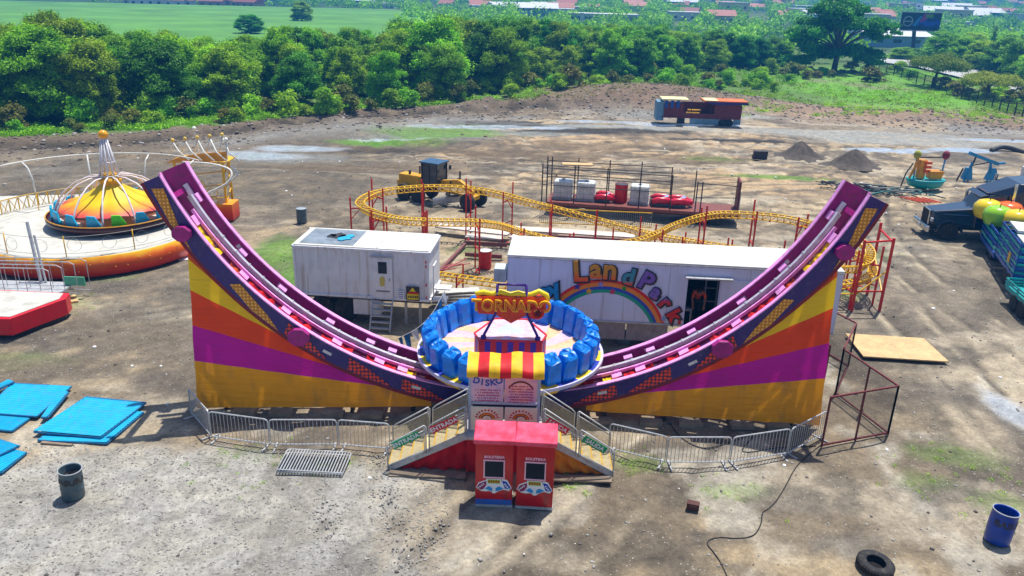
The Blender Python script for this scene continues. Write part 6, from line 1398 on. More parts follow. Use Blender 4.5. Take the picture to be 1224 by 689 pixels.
APY, APG, APO = mat('tub_yellow', hexc('e8c818'), rough=.25, coat=.4), mat('tub_green', hexc('90c820'), rough=.25, coat=.4), mat('tub_orange', hexc('e86a20'), rough=.25, coat=.4)
for (px, py, m_, lb) in ((1181, 249, APY, 'yellow fruit-shaped tub beside the green one on the blue trailer'), (1193, 257, APG, 'lime green fruit-shaped tub in front on the blue trailer'), (1206, 252, APO, 'orange fruit-shaped tub behind on the blue trailer'), (1216, 262, APY, 'yellow fruit-shaped tub at the right edge of the blue trailer')):
    x, y, _ = G(px, py, 2.2); t = thing('fruit_shaped_tub', lb, 'ride tub', (x, y, 1.55), 0, 'fruit shaped ride tubs'); mb = MB()
    mb.lathe([(.3, .0), (.62, .15), (.76, .5), (.74, .82), (.55, 1.06), (.3, 1.14), (.08, 1.08), (.001, 1.05)], (0, 0, 0), 24); local(mb, 'shell', m_, t, smooth=True)
    mb = MB(); mb.tube([(0, 0, 1.05), (.03, 0, 1.28)], .025, 6); local(mb, 'stalk', BLKST, t)
mb = MB(); x, y, _ = G(1200, 262, 0); 
wb2 = slat_trailer('slatted_trailer', (28.6, 44.6, 0), ang, 4.4, 2.6, .7, .85, 'low blue trailer bed under the orange and yellow tubs at the right edge', BLUE, BLUE, 4); wheel(wb2, 2, 2.4, .4); wheel(wb2, 2, .3, .4)
t = slat_trailer('teal_trailer', (G(1213, 372)[0]+.05, G(1213, 372)[1]+1.2, 0), R(-100), 2.6, 2.2, .75, .45, 'low teal trailer corner cut by the right edge, nearest of the trailers', TEAL, TEAL, 3); wheel(t, 1.2, .1, .38); wheel(t, 2.0, .1, .38)
# ================================================================== BILLBOARD
x, y = 97.2, 205.0
bbd = thing('billboard', 'dark billboard on a single pole showing a blue car, above the trees at upper right', 'billboard', (x+2.5, y, 0))
BZ = V(1100, 26, y)[2]; p0 = V(1077, 26, y); p1 = V(1124, 26, y); wd = p1[0]-p0[0]; cx = (p0[0]+p1[0])/2
mb = MB(); mb.tube([(V(1093, 60, y)[0], y+.6, 0), (V(1094, 34, y)[0], y+.6, BZ-1)], .45, 12); mb.build('pole', BLKST, bbd)
mb = MB(); mb.box((cx, y, BZ), (wd, .5, 4.1)); bd_ = mb.build('board', mat('board_dark', hexc('14202c')), bbd); mb = MB(); mb.box((cx, y-.6, BZ-2.15), (wd, 1.2, .15)); mb.box((cx, y, BZ+2.1), (wd+.1, .56, .12)); mb.build('catwalk', STEEL, bbd)
mb = MB(); yb = y-.27
mb.prism([(cx-.8, yb, BZ-.6), (cx+.6, yb, BZ+1.9), (cx+2.2, yb, BZ+1.9), (cx+.4, yb, BZ-.6)], (0, -.03, 0), mi=0); mb.prism([(cx-2.0, yb, BZ-.8), (cx-.4, yb, BZ+1.2), (cx+.0, yb, BZ+1.2), (cx-1.2, yb, BZ-1.2)], (0, -.02, 0), mi=1)
mb.torus((cx-3.2, yb-.03, BZ), 1.1, .12, 24, 5, mi=2, axis='Y'); mb.box((cx-3.2, yb-.04, BZ), (2.0, .04, .2), mi=2)
mb.prism([(cx-.9, yb-.04, BZ-1.1), (cx-.7, yb-.04, BZ-.2), (cx+.6, yb-.04, BZ+.1), (cx+1.4, yb-.04, BZ+.75), (cx+3.4, yb-.04, BZ+.75), (cx+4.5, yb-.04, BZ+.1), (cx+4.7, yb-.04, BZ-1.1)], (0, -.04, 0), mi=3)
mb.prism([(cx+.9, yb-.09, BZ+.15), (cx+1.6, yb-.09, BZ+.62), (cx+3.2, yb-.09, BZ+.62), (cx+3.8, yb-.09, BZ+.15)], (0, -.02, 0), mi=4); mb.box((cx+1.8, yb-.04, BZ+1.3), (1.8, .04, .8), mi=5)
for wx in (.1, 3.7): mb.torus((cx+wx, yb-.1, BZ-1.05), .42, .12, 16, 5, mi=4, axis='Y')
mb.build('advert', [mat('ad_magenta', hexc('a02080')), mat('ad_sky', hexc('3088c8')), mat('ad_silver', (.4, .45, .48)), mat('ad_car_blue', hexc('1838b0')), DARK, mat('ad_green', hexc('60902a'))], bd_)
# road-side fence
rf_ = thing('roadside_fence', 'long low dark mesh fence along the near side of the pale road', 'fence', (*G(1060, 84)[:2], 0)); mb = MB(); P = [Vector(G(1050+i*9, 84+i*3.05)) for i in range(22)]
for i, p in enumerate(P):
    mb.beam(p, p+Vector((0, 0, 1.7)), .12, .12)
    if i: mb.beam(P[i-1]+Vector((0, 0, 1.65)), p+Vector((0, 0, 1.65)), .07, .07); mb.beam(P[i-1]+Vector((0, 0, .9)), p+Vector((0, 0, .9)), .05, .05); mb.quad(P[i-1]+Vector((0, 0, .1)), p+Vector((0, 0, .1)), p+Vector((0, 0, 1.6)), P[i-1]+Vector((0, 0, 1.6)), mi=1)
mb.build('mesh_and_rail', [BLKST, mat('far_mesh', (.04, .05, .04), alpha=.45)], rf_)
# ================================================================== VEGETATION
def leafmat(name, c1, c2, trans=.35):
    m = bpy.data.materials.new(name); m.use_nodes = True; nt = m.node_tree; N = nt.nodes; L = nt.links; b = N['Principled BSDF']; out = N['Material Output']
    at = N.new('ShaderNodeAttribute'); at.attribute_name = 'tone'; oi = N.new('ShaderNodeObjectInfo')
    mx = N.new('ShaderNodeMix'); mx.data_type = 'RGBA'; mx.inputs['A'].default_value = (*hexc(c1), 1); mx.inputs['B'].default_value = (*hexc(c2), 1)
    L.new(at.outputs['Fac'], mx.inputs['Factor'])
    hs = N.new('ShaderNodeHueSaturation'); L.new(mx.outputs['Result'], hs.inputs['Color'])
    a = N.new('ShaderNodeMapRange'); a.inputs['To Min'].default_value = .465; a.inputs['To Max'].default_value = .515; L.new(oi.outputs['Random'], a.inputs['Value']); L.new(a.outputs[0], hs.inputs['Hue'])
    v = N.new('ShaderNodeMapRange'); v.inputs['To Min'].default_value = .85; v.inputs['To Max'].default_value = 1.4
    mu = N.new('ShaderNodeMath'); mu.operation = 'MULTIPLY'; mu.inputs[1].default_value = 7.13; fr_ = N.new('ShaderNodeMath'); fr_.operation = 'FRACT'; L.new(oi.outputs['Random'], mu.inputs[0]); L.new(mu.outputs[0], fr_.inputs[0]); L.new(fr_.outputs[0], v.inputs['Value']); L.new(v.outputs[0], hs.inputs['Value'])
    L.new(hs.outputs[0], b.inputs['Base Color']); b.inputs['Roughness'].default_value = .55; b.inputs['Specular IOR Level'].default_value = .25
    t = N.new('ShaderNodeBsdfTranslucent'); L.new(hs.outputs[0], t.inputs['Color']); ms = N.new('ShaderNodeMixShader'); ms.inputs[0].default_value = trans
    L.new(b.outputs[0], ms.inputs[1]); L.new(t.outputs[0], ms.inputs[2]); L.new(ms.outputs[0], out.inputs['Surface']); return m
LEAF = leafmat('leaf_green', '2c7006', 'a4dc14'); LEAFD = leafmat('leaf_dark', '124206', '60b018', .3); LEAFY = leafmat('leaf_yellowish', '5a7a18', 'a0b436'); LEAFB = leafmat('brush_green', '3c7a0c', 'a0d820'); LEAFO = leafmat('brush_olive', '4a5a1c', '8c9434')
BARK = mat('bark', (.12, .09, .07), rough=.9, var=.3)
def leaves(cl, per, size, flat=.85, jitter=.7, seed=1, droop=0.):
    """cl: list of (x,y,z,r). Leaf clumps spread over each lobe's shell, facing outward with scatter."""
    r_ = np.random.default_rng(seed); allv = []; tone = []
    for (cx, cy, cz, rad) in cl:
        n = int(per*rad*rad); d = r_.normal(size=(n, 3)); d /= np.linalg.norm(d, axis=1)[:, None]
        d[:, 2] = np.where(d[:, 2] < -.35, -d[:, 2], d[:, 2])
        rr_ = rad*np.where(r_.random(n) < .14, 1+.55*r_.random(n), 1-.5*r_.random(n)**1.6)*(1+.18*np.sin(d[:, 0]*7+cx)*np.cos(d[:, 1]*6+cy)); p = np.array([cx, cy, cz])+d*rr_[:, None]*np.array([1, 1, flat]); p[:, 2] -= droop*r_.random(n)
        nrm = d+r_.normal(size=(n, 3))*jitter; nrm /= np.linalg.norm(nrm, axis=1)[:, None]
        t = np.cross(nrm, r_.normal(size=(n, 3))); t /= np.linalg.norm(t, axis=1)[:, None]; b_ = np.cross(nrm, t)
        s = size*(.5+.9*r_.random(n))[:, None]; w = s*.5
        q = np.stack([p-t*s, p-b_*w+nrm*s*.12, p+t*s, p+b_*w+nrm*s*.12], 1); allv.append(q.reshape(-1, 3)); lt = r_.random()*.45; tone.append(np.repeat(np.clip(lt+r_.random(n)*.55, 0, 1), 4))
    return np.concatenate(allv), np.concatenate(tone)
def leafmesh(name, cl, per, size, m, **k):
    v, t = leaves(cl, per, size, **k); me = fastmesh(name, v, np.arange(len(v)).reshape(-1, 4), [m]); a = me.attributes.new('tone', 'FLOAT', 'POINT'); a.data.foreach_set('value', t.astype(np.float32)); return me
def crown_clusters(w, h, z0, n, seed, shape='round'):
    r_ = random.Random(seed); out = []
    for i in range(n):
        a = r_.uniform(0, 6.283); u = r_.random()
        if shape == 'round': zz = r_.random(); rad = w/2*math.sqrt(max(0.05, 1-(zz*1.5-.55)**2))*r_.uniform(.3, 1.0); z = z0+(h-z0)*zz*r_.uniform(.8, .97); r = w*r_.choice((.05, .07, .1, .13, .155))*r_.uniform(.85, 1.1)
        elif shape == 'umbrella': zz = r_.random(); rad = w/2*math.sqrt(u)*.88; z = z0+(h-z0)*(.45+.45*(1-(rad/(w/2))**2)*r_.uniform(.6, 1.1)); r = w*r_.uniform(.08, .14)
        elif shape == 'column': zz = i/n; rad = w*.12*r_.random(); z = z0+(h-z0)*zz; r = w*.5*(1-zz*.75)
        else: zz = r_.random(); rad = w/2*r_.uniform(.2, .8)*(1-zz*.5); z = z0+(h-z0)*zz*.8; r = w*r_.uniform(.12, .2)
        out.append((rad*math.cos(a), rad*math.sin(a), z, r))
    return out
def trunk_mb(h, r, cl, seed):
    r_ = random.Random(seed); mb = MB(); top = (r_.uniform(-.3, .3), r_.uniform(-.3, .3), h); mb.tube([(0, 0, -.2), (r_.uniform(-.15, .15), 0, h*.5), top], [r*1.3, r, r*.7], 8)
    for c in r_.sample(cl, min(len(cl), 7)): m_ = ((top[0]+c[0])/2, (top[1]+c[1])/2, (top[2]+c[2])/2+.1); mb.tube([top, m_, c[:3]], [r*.55, r*.35, r*.12], 5)
    return mb
protos = {}
def proto(kind, i, w, h, z0, n, per, size, m, shape, **k):
    cl = crown_clusters(w, h, z0, n, i*31+5, shape); me = leafmesh(kind+'_crown', cl, per, size, m, seed=i, **k); tmb = trunk_mb(z0+(h-z0)*.25, w*.022+.05, cl, i); o = tmb.build('trunk', BARK, None, smooth=True); tm = o.data; bpy.data.objects.remove(o)
    protos.setdefault(kind, []).append((me, tm, w, h))
for i in range(6): proto('belt', i, 7.0, 10.0, .6, 105, 1250, .135, LEAFD if i % 3 == 0 else LEAF, 'round')
for i in range(3): proto('yell', i, 5.5, 8.0, .5, 65, 1250, .12, LEAFB, 'round')
for i in range(3): proto('bush', i, 2.6, 1.9, .15, 14, 900, .11, LEAFB if i != 2 else LEAFO, 'low', flat=.8)
for i in range(2): proto('umbrella', i, 8.4, 5.0, 1.5, 42, 800, .12, LEAFY, 'umbrella', flat=.6, droop=.8)
veg = []
def plant(kind, i, x, y, h=None, w=None, rz=0, z=None, name='tree', cat='tree', label=None, group=None):
    me, tm, pw, ph = protos[kind][i % len(protos[kind])]; z = ground_z(x, y)-.05 if z is None else z
    t = thing(name, label, cat, (x, y, z), rz, group); sx = (w or pw)/pw; sz = (h or ph)/ph; t.scale = (sx, sx, sz)
    c = bpy.data.objects.new('crown', me); col.objects.link(c); c.parent = t
    if kind != 'bush': b_ = bpy.data.objects.new('trunk', tm); col.objects.link(b_); b_.parent = t
    t.empty_display_size = .2; veg.append(t); return t
def topz(px, Y): # crown-top line read off the photograph, as a height at depth Y
    ty = np.interp(px, [-60, 0, 50, 110, 150, 200, 240, 300, 345, 385, 420, 440, 470, 520, 580, 640, 700, 760, 820, 880, 940], [20, 16, 12, 20, 34, 38, 42, 42, 34, 24, 34, 40, 34, 20, 20, 24, 28, 28, 34, 42, 48])
    return V(px, ty, Y)[2]
belt = []
_fp = sorted(G(*p)[:2] for p in ((-90, 166), (0, 150), (150, 142), (230, 139), (300, 133), (380, 124), (430, 120), (480, 126), (560, 119), (620, 106), (700, 98), (760, 93), (840, 90), (910, 87)))
def belt_front(X): return float(np.interp(X, [p[0] for p in _fp], [p[1] for p in _fp]))
r_ = random.Random(21)
for row in range(7):
    X = -62+row*1.3
    while X < (62 if row > 0 else 20):
        Y = belt_front(X)+row*4.6+r_.uniform(-1.4, 1.4)+(0 if row == 0 else 1)
        px = PX(X, Y, 0)[0]
        if -90 < px < (930 if row > 1 else 900): belt.append((X+r_.uniform(-.8, .8), Y, row, px))
        X += r_.uniform(4.2, 6.2) if row < 3 else r_.uniform(5.5, 8)
cnt = {}
for (X, Y, row, px) in belt:
    hz = topz(px, Y)-ground_z(X, Y); 
    if row == 0: hz *= r_.uniform(.62, .92)
    elif row == 1: hz *= r_.uniform(.8, 1.02)
    else: hz *= r_.uniform(.86, 1.03)
    if hz < 1.8: continue
    hz = min(hz, 13); k_ = r_.random(); kind = 'yell' if (k_ < .22+.25*(px > 470)) else 'belt'
    t = plant(kind, r_.randrange(8), X, Y, hz, min(9, max(5.2, hz*.8))*r_.uniform(.85, 1.15), r_.uniform(0, 6.28), group='trees of the belt behind the yard')
    t['row'] = row; cnt.setdefault((row, kind), []).append((px, t))
rown = ['front row', 'second row', 'third row', 'fourth row', 'fifth row', 'sixth row', 'hindmost row']
for (row, kind), l in cnt.items():
    for i, (px, t) in enumerate(sorted(l, key=lambda a: a[0])):
        t['label'] = ('yellow-green' if kind == 'yell' else 'mid-green')+' tree, '+ordinal(i+1)+' such from the left in the belt\'s '+rown[row]; del t['row']
# low bushes along the bank
bl = []
for k_ in range(120):
    px = r_.uniform(-20, 940); 
    if k_ < 66: X, Y, _ = G(px, np.interp(px, [0, 300, 450, 600, 760, 940], [158, 140, 128, 118, 106, 98])-r_.uniform(-7, 6))
    else: px = r_.uniform(560, 940); X, Y, _ = G(px, r_.uniform(80, 112))
    w = r_.uniform(1.6, 4.0); t = plant('bush', r_.randrange(3), X, Y, w*r_.uniform(.5, .8), w, r_.uniform(0, 6), name='bush', cat='bush', group='bushes along the rubble bank'); bl.append((px, t))
for k_ in range(34):
    px = r_.uniform(930, 1230); X, Y, _ = G(px, r_.uniform(84, 100)+max(0, (px-1060)*.18)); w = r_.uniform(2, 4.5); t = plant('bush', r_.choice((0, 2, 2)), X, Y, w*r_.uniform(.35, .6), w, r_.uniform(0, 6), name='bush', cat='bush', group='bushes along the rubble bank'); bl.append((px, t))
for i, (px, t) in enumerate(sorted(bl, key=lambda a: a[0])): t['label'] = 'low ragged bush on the bank behind the yard, '+ordinal(i+1)+' from the left'
# the big spreading tree, and other single trees at the right
BX, BY = 57.5, 150.0
cl = []
for (a, b_, w_, r0) in ((962, 42, 0, 2.4), (975, 26, 1, 2.6), (990, 12, -1, 2.6), (1008, 4, 1, 2.7), (1026, 14, 0, 2.6), (1042, 30, -1, 2.4), (1056, 36, 1, 1.8), (985, 34, 2, 2.4), (1010, 28, -2, 2.6), (1030, 32, 2, 2.2), (1000, 18, -2, 2.4), (957, 46, 1, 1.6), (1046, 42, 0, 1.8), (998, 6, 2, 2.0), (1018, 20, 2, 2.2), (972, 40, -2, 2.2), (968, 60, 0, 2.2), (985, 66, 1, 2.6), (1003, 62, 1.5, 2.2), (1025, 62, 0, 2.0), (1046, 66, 1, 1.8), (955, 72, 1, 2.2), (1035, 72, 0, 2)):
    p = V(a, b_, BY+w_*1.6); cl.append((p[0]-BX, p[1]-BY, p[2], r0))
cl2 = []
rq = random.Random(5)
for c in cl: 
    for _ in range(10): cl2.append((c[0]+rq.uniform(-1.6, 1.6), c[1]+rq.uniform(-2.5, 2.5), c[2]+rq.uniform(-.6, .7), c[3]*rq.uniform(.4, .62)))
bt = thing('spreading_tree', 'tall dark tree with wide layered crown, highest above the belt at upper right', 'tree', (BX, BY, 0)); o = bpy.data.objects.new('crown', leafmesh('big_crown', cl2, 330, .22, LEAFD, flat=.55, seed=3)); col.objects.link(o); o.parent = bt
mb = MB(); mb.tube([(0, 0, -.2), (.2, 0, 3.5), (-.1, 0, 6)], [.55, .4, .3], 10)
for c in cl[:16]: mb.tube([(.1, 0, 3.8), ((c[0])*.45, c[1]*.4, 4+(c[2]-4)*.6), c[:3]], [.26, .16, .06], 6)
local(mb, 'trunk', BARK, bt, smooth=True)
def single(kind, i, px, py, topy, wpx, label, name='tree', **k):
    X, Y, _ = G(px, py); h = V(px, topy, Y)[2]; w = wpx/950*math.hypot(X, Y)*1.02; return plant(kind, i, X, Y, h, w, i*1.3, z=0, name=name, cat='tree', label=label)
single('umbrella', 0, 1116, 104, 64, 58, 'flat-topped yellow-green tree by the roadside fence, left of its smaller neighbour'); single('umbrella', 1, 1180, 118, 86, 58, 'lower flat-topped yellow-green tree by the roadside fence, right of its taller neighbour')
for i, (px, py, ty, w, lb) in enumerate(((1128, 78, 38, 40, 'rounded green tree across the road just right of the billboard pole'), (1148, 80, 44, 34, 'dark green tree across the road left of the narrow cypress'), (1172, 84, 50, 36, 'dark bushy tree across the road right below the cypress'), (1195, 88, 46, 40, 'broad green tree across the road near the right edge'), (1216, 96, 44, 44, 'bright green tree cut by the right edge across the road'), (1232, 104, 60, 40, 'lower green tree at the right edge beside the road'), (1205, 72, 40, 40, 'green tree in the rear at the right edge'), (1075, 72, 56, 30, 'low green tree in front of the long white wall'), (1160, 70, 40, 34, 'small tree behind the dark ones across the road'), (1092, 72, 58, 24, 'small green tree at the foot of the billboard pole'))):
    single('yell' if i in (0, 4, 6) else 'belt', i, px, py, ty, w, lb)
protos['cyp'] = []; cl = crown_clusters(2.2, 9, .5, 16, 9, 'column'); protos['cyp'].append((leafmesh('cyp', cl, 700, .12, LEAFD, seed=8), protos['belt'][0][1], 2.2, 9)); single('cyp', 0, 1181, 74, 31, 9, 'narrow dark cypress standing up above the trees at the right', name='cypress')
for (px, py, ty, w, lb) in ((300, 40, 18, 30, 'lone round tree standing in the green field'), (361, 25, 2, 22, 'dark round tree at the far edge of the green field')):
    X, Y, _ = G(px, py, 1.4); h = V(px, ty, Y)[2]-1.4; w_ = w/950*math.hypot(X, Y); plant('belt', 0 if w > 25 else 2, X, Y, h, w_, 1, z=1.35, name='tree', cat='tree', label=lb)
# ground weeds (uncountable) and far wood
def stuffleaves(name, pts, per, size, m, seed, flat=.5, **k):
    me = leafmesh(name, pts, per, size, m, seed=seed, flat=flat, **k); o = bpy.data.objects.new(name, me); col.objects.link(o); tag(o, kind='stuff'); return o
pts = []
for k_ in range(2600):
    px = r_.uniform(-30, 960); py = float(np.interp(px, [0, 300, 450, 600, 760, 960], [160, 144, 128, 116, 100, 96]))+r_.uniform(-9, 7)*(1 if px < 560 else 1.6); X, Y, _ = G(px, py)
    if fbm(np.array([X]), np.array([Y]), 5, 99)[0] < .47: continue
    pts.append((X, Y, ground_z(X, Y)+.1, r_.uniform(.3, .8)))
stuffleaves('undergrowth', pts, 130, .10, LEAFB, 4)
pts = []
for k_ in range(1500):
    px = r_.uniform(880, 1240); X, Y, _ = G(px, r_.uniform(100, 140)+max(0, (px-1100)*.1)); 
    if fbm(np.array([X]), np.array([Y]), 6, 98)[0] < .44: continue
    pts.append((X, Y, ground_z(X, Y)+.02, r_.uniform(.25, .6)))
stuffleaves('meadow_grass', pts, 120, .09, LEAFB, 5, flat=.4)
pts = []
for k_ in range(1100):
    px = r_.uniform(600, 1230); X, Y, _ = G(px, r_.uniform(84, 128)+max(0, (px-1100)*.15)); pts.append((X, Y, ground_z(X, Y)+.03, r_.uniform(.3, .7)))
stuffleaves('dry_brush', pts, 60, .10, LEAFO, 6, flat=.6)
pts = []
for (px, py, n, sp) in ((760, 552, 22, .6), (680, 578, 14, .5), (880, 588, 16, .8), (1105, 578, 12, .9), (1150, 548, 12, 1.1), (300, 548, 16, .8), (395, 558, 16, .8), (1030, 305, 26, 1.2), (1000, 352, 22, 1.0), (335, 300, 20, 1.0), (350, 345, 14, .7), (560, 300, 18, .9), (1195, 610, 16, .7), (60, 365, 16, 1.2), (520, 545, 5, .3), (500, 160, 40, 4.0), (1180, 570, 14, .6), (250, 560, 8, .8)):
    for _ in range(n): X, Y, _z = G(px, py); X += r_.gauss(0, sp); Y += r_.gauss(0, sp*.7); pts.append((X, Y, ground_z(X, Y), r_.uniform(.05, .16)))
stuffleaves('weed_tufts', pts, 1500, .022, LEAFB, 7, flat=.5)
# loose stones and litter: uncountable
def stones(name, n, fx, size, m, seed):
    r2 = np.random.default_rng(seed); V_ = []; Q = []; cube = np.array([(-1, -1, -.6), (1, -1, -.6), (1, 1, -.6), (-1, 1, -.6), (-1, -1, .6), (1, -1, .6), (1, 1, .6), (-1, 1, .6)])*.5; fc = np.array([(0, 3, 2, 1), (4, 5, 6, 7), (0, 1, 5, 4), (1, 2, 6, 5), (2, 3, 7, 6), (3, 0, 4, 7)])
    P = fx(n, r2); zz = height(P[:, 0], P[:, 1])
    for i in range(len(P)):
        s = size*(.4+r2.random()**3*2.2); a = r2.random()*6.28; c, s_ = math.cos(a), math.sin(a); v = cube*(1+.5*(r2.random((8, 3))-.5))*s*np.array([1, .8, .7]); v[4:, :2] *= .7; v = np.stack([v[:, 0]*c-v[:, 1]*s_, v[:, 0]*s_+v[:, 1]*c, v[:, 2]], 1)+np.array([P[i, 0], P[i, 1], zz[i]+s*.12]); V_.append(v); Q.append(fc+8*i)
    me = fastmesh(name, np.concatenate(V_), np.concatenate(Q), [m]); o = bpy.data.objects.new(name, me); col.objects.link(o); tag(o, kind='stuff')
STN = mat('stone_grey', (.30, .29, .27), rough=.9, var=.6, scale=3); STD = mat('stone_dark', (.10, .09, .085), rough=.9, var=.5)
stones('gravel', 15000, lambda n, r: np.stack([r.uniform(-15, -1.5, n), 14+6.8*r.random(n)**1.1], 1), .027, STN, 1)
stones('loose_stones', 5000, lambda n, r: np.stack([r.uniform(-30, 34, n), 14+50*r.random(n)**1.3], 1), .042, STN, 2)
stones('dark_clods', 1800, lambda n, r: np.stack([r.uniform(-30, 30, n), 14+50*r.random(n)**1.2], 1), .05, STD, 3)
def near_bank(n, r): X = r.uniform(-55, 60, n); return np.stack([X, bank(X)+r.normal(0, 5, n)-2], 1)
stones('rubble', 5200, near_bank, .15, mat('rubble_brown', (.20, .16, .125), rough=.95, var=.6, scale=.4), 4)
stones('pale_rubble', 1100, near_bank, .13, mat('rubble_pale', (.42, .40, .38), rough=.9), 5)
stones('litter', 420, lambda n, r: np.stack([r.uniform(-30, 34, n), 16+60*r.random(n)], 1), .075, BWHITE, 6)
# ================================================================== DISTANT TOWN
RFC = [mat('terracotta_roof', hexc('b0705c'), var=.3), mat('pale_metal_roof', (.6, .62, .64)), mat('rust_roof', hexc('8a5040')), mat('grey_roof', (.3, .32, .34)), mat('red_roof', hexc('a4604e'))]
WLC = [mat('house_white', (.7, .7, .68)), mat('house_cream', hexc('d8c8a0')), mat('house_blue', hexc('90b0c8')), mat('house_tan', hexc('b89878'))]
hp = []
for i, (w, d, h, fl, ri, wi) in enumerate(((9, 8, 3, 0, 0, 0), (11, 8, 3.2, 0, 4, 1), (14, 10, 3.4, 1, 1, 0), (9, 9, 5.5, 1, 3, 0), (18, 12, 5, 1, 1, 0), (16, 11, 4.5, 0, 1, 2), (10, 8, 3, 0, 2, 3), (12, 9, 6, 1, 1, 1))):
    mb = MB(); mb.box((0, 0, h/2), (w, d, h)); wm = mb.build('wall', WLC[wi], None).data
    mb = MB()
    if fl: mb.box((0, 0, h+.15), (w+.6, d+.6, .3))
    else: e = .6; mb.add([(-w/2-e, -d/2-e, h), (w/2+e, -d/2-e, h), (w/2+e, d/2+e, h), (-w/2-e, d/2+e, h), (-w/2-e, 0, h+2.1), (w/2+e, 0, h+2.1)], [(0, 1, 5, 4), (2, 3, 4, 5), (0, 4, 3), (1, 2, 5), (0, 3, 2, 1)])
    rm = mb.build('roof', RFC[ri], None).data
    k_ = max(2, int(w/3.2)); mb = MB(); mb.box((0, 0, 0), (1.1, .06, 1.1)); wmesh = mb.build('window', GLASS, None).data
    nm = (wmesh, [(-w/2+w*(q+.5)/k_, -d/2-.02, zz) for q in range(k_) for zz in ([1.5] if h < 4.5 else [1.5, 4.0])][:8]); hp.append((wm, rm, nm, ('terracotta-roofed', 'brick-roofed', 'flat white-roofed', 'grey-roofed', 'large pale-roofed', 'long pale gabled', 'rust-roofed', 'flat pale-roofed')[i]))
for o in [o for o in list(col.objects) if o.parent is None and o.name.split('.')[0] in ('wall', 'roof', 'window') and 'kind' not in o]: bpy.data.objects.remove(o)
hs = []
def house(k_, x, y, rz, sc=1.0):
    wm, rm, nm, nme = hp[k_]; big = k_ in (4, 5); t = thing('warehouse' if big else 'house', None, 'warehouse' if big else 'house', (x, y, ground_z(x, y)-.3 if y > 150 else 0), rz, 'distant town buildings'); t.scale = (sc, sc, sc)
    for n_, m_ in (('wall', wm), ('roof', rm)): o = bpy.data.objects.new(n_, m_); col.objects.link(o); o.parent = t
    if y < 700:
        for p_ in nm[1]: o = bpy.data.objects.new('window', nm[0]); col.objects.link(o); o.parent = t; o.location = p_
    hs.append((PX(x, y, 2)[0], k_, t))
r_ = random.Random(77)
for i in range(15): px = 165+i*9.6+r_.uniform(-3, 3); Y = 372+r_.uniform(0, 30); X = V(px, 10, Y)[0]; house(r_.choice((0, 1, 0, 6, 2)), X, Y, r_.uniform(-.3, .3))
for i in range(250):
    px = r_.uniform(-20, 1240) if i < 90 else r_.uniform(560, 1240); Y = r_.choice((r_.uniform(330, 520), r_.uniform(450, 900), r_.uniform(900, 1700)));
    if px < 480: Y = max(Y, 430)
    if px > 900: Y = max(240 if i % 3 == 0 else 300, Y)
    X = V(px, 20, Y)[0]; house(r_.choice((0, 1, 2, 3, 6, 7, 2, 2, 5, 0) if Y < 800 else (2, 4, 5, 7, 2, 3)), X, Y, r_.uniform(-.5, .5), r_.uniform(.7, 1.05) if Y < 900 else r_.uniform(.9, 1.4))
hk = {}
for px, k_, t in hs: hk.setdefault(k_, []).append((px, t))
for k_, l in hk.items():
    for i, (px, t) in enumerate(sorted(l, key=lambda a: a[0])): t['label'] = hp[k_][3]+' building in the far hazy town, '+ordinal(i+1)+' such from the left'
# the larger named buildings
ob = thing('office_block', 'long white two-storey block with a dark window grid beyond the tree belt', 'building', (38, 300, 0))
mb = MB(); a, c = V(681, 22, 300)[0], V(762, 22, 300)[0]; zt = V(720, 18, 300)[2]; w = c-a; mb.box(((a+c)/2, 304, zt/2), (w, 8, zt)); mb.build('wall', WLC[0], ob)
for i in range(18):
    for z in (zt-1.3, zt-3.4, zt-5.5): mb = MB(); mb.box((a+w*(i+.5)/18, 299.96, z), (w/18*.7, .1, 1.2)); mb.build('window', GLASS, ob)
mb = MB(); mb.box(((a+c)/2, 304, zt+.2), (w+1, 9, .4)); mb.box((a+w*.18, 299.8, zt-2), (1.4, .5, 5)); mb.build('roof', WLC[0], ob)
for nm, x0, x1, y0, Y, hh, lb, m_ in (('long_shed', 1040, 1112, 46, 225, 3.2, 'long white-roofed low shed behind the billboard pole', WLC[2]), ('warehouse', 1122, 1200, 27, 420, 6, 'long pale warehouse right of the billboard board', WLC[0]), ('warehouse', 560, 628, 6, 560, 6, 'long pale warehouse beyond the left end of the office block', WLC[0]), ('warehouse', 880, 935, 14, 520, 7, 'pale warehouse with red end above the belt, left of the spreading tree', WLC[0])):
    t = thing(nm, lb, 'building', (V((x0+x1)/2, 30, Y)[0], Y, 0)); a, c = V(x0, y0, Y), V(x1, y0, Y); zt = (a[2]+c[2])/2; zt = max(3, zt); w = c[0]-a[0]; cx = (a[0]+c[0])/2
    mb = MB(); mb.box((cx, Y+8, zt/2), (w, 16, zt)); mb.build('wall', m_, t); mb = MB(); mb.add([(cx-w/2-1, Y-1, zt), (cx+w/2+1, Y-1, zt), (cx+w/2+1, Y+17, zt), (cx-w/2-1, Y+17, zt), (cx-w/2-1, Y+8, zt+1.6), (cx+w/2+1, Y+8, zt+1.6)], [(0, 1, 5, 4), (2, 3, 4, 5), (0, 4, 3), (1, 2, 5), (0, 3, 2, 1)]); mb.build('roof', RFC[1], t)
    for i in range(int(w/5)): mb = MB(); mb.box((cx-w/2+5*(i+.5), Y-.05, zt*.55), (2.2, .12, zt*.3)); mb.build('window', GLASS, t)
pts = []
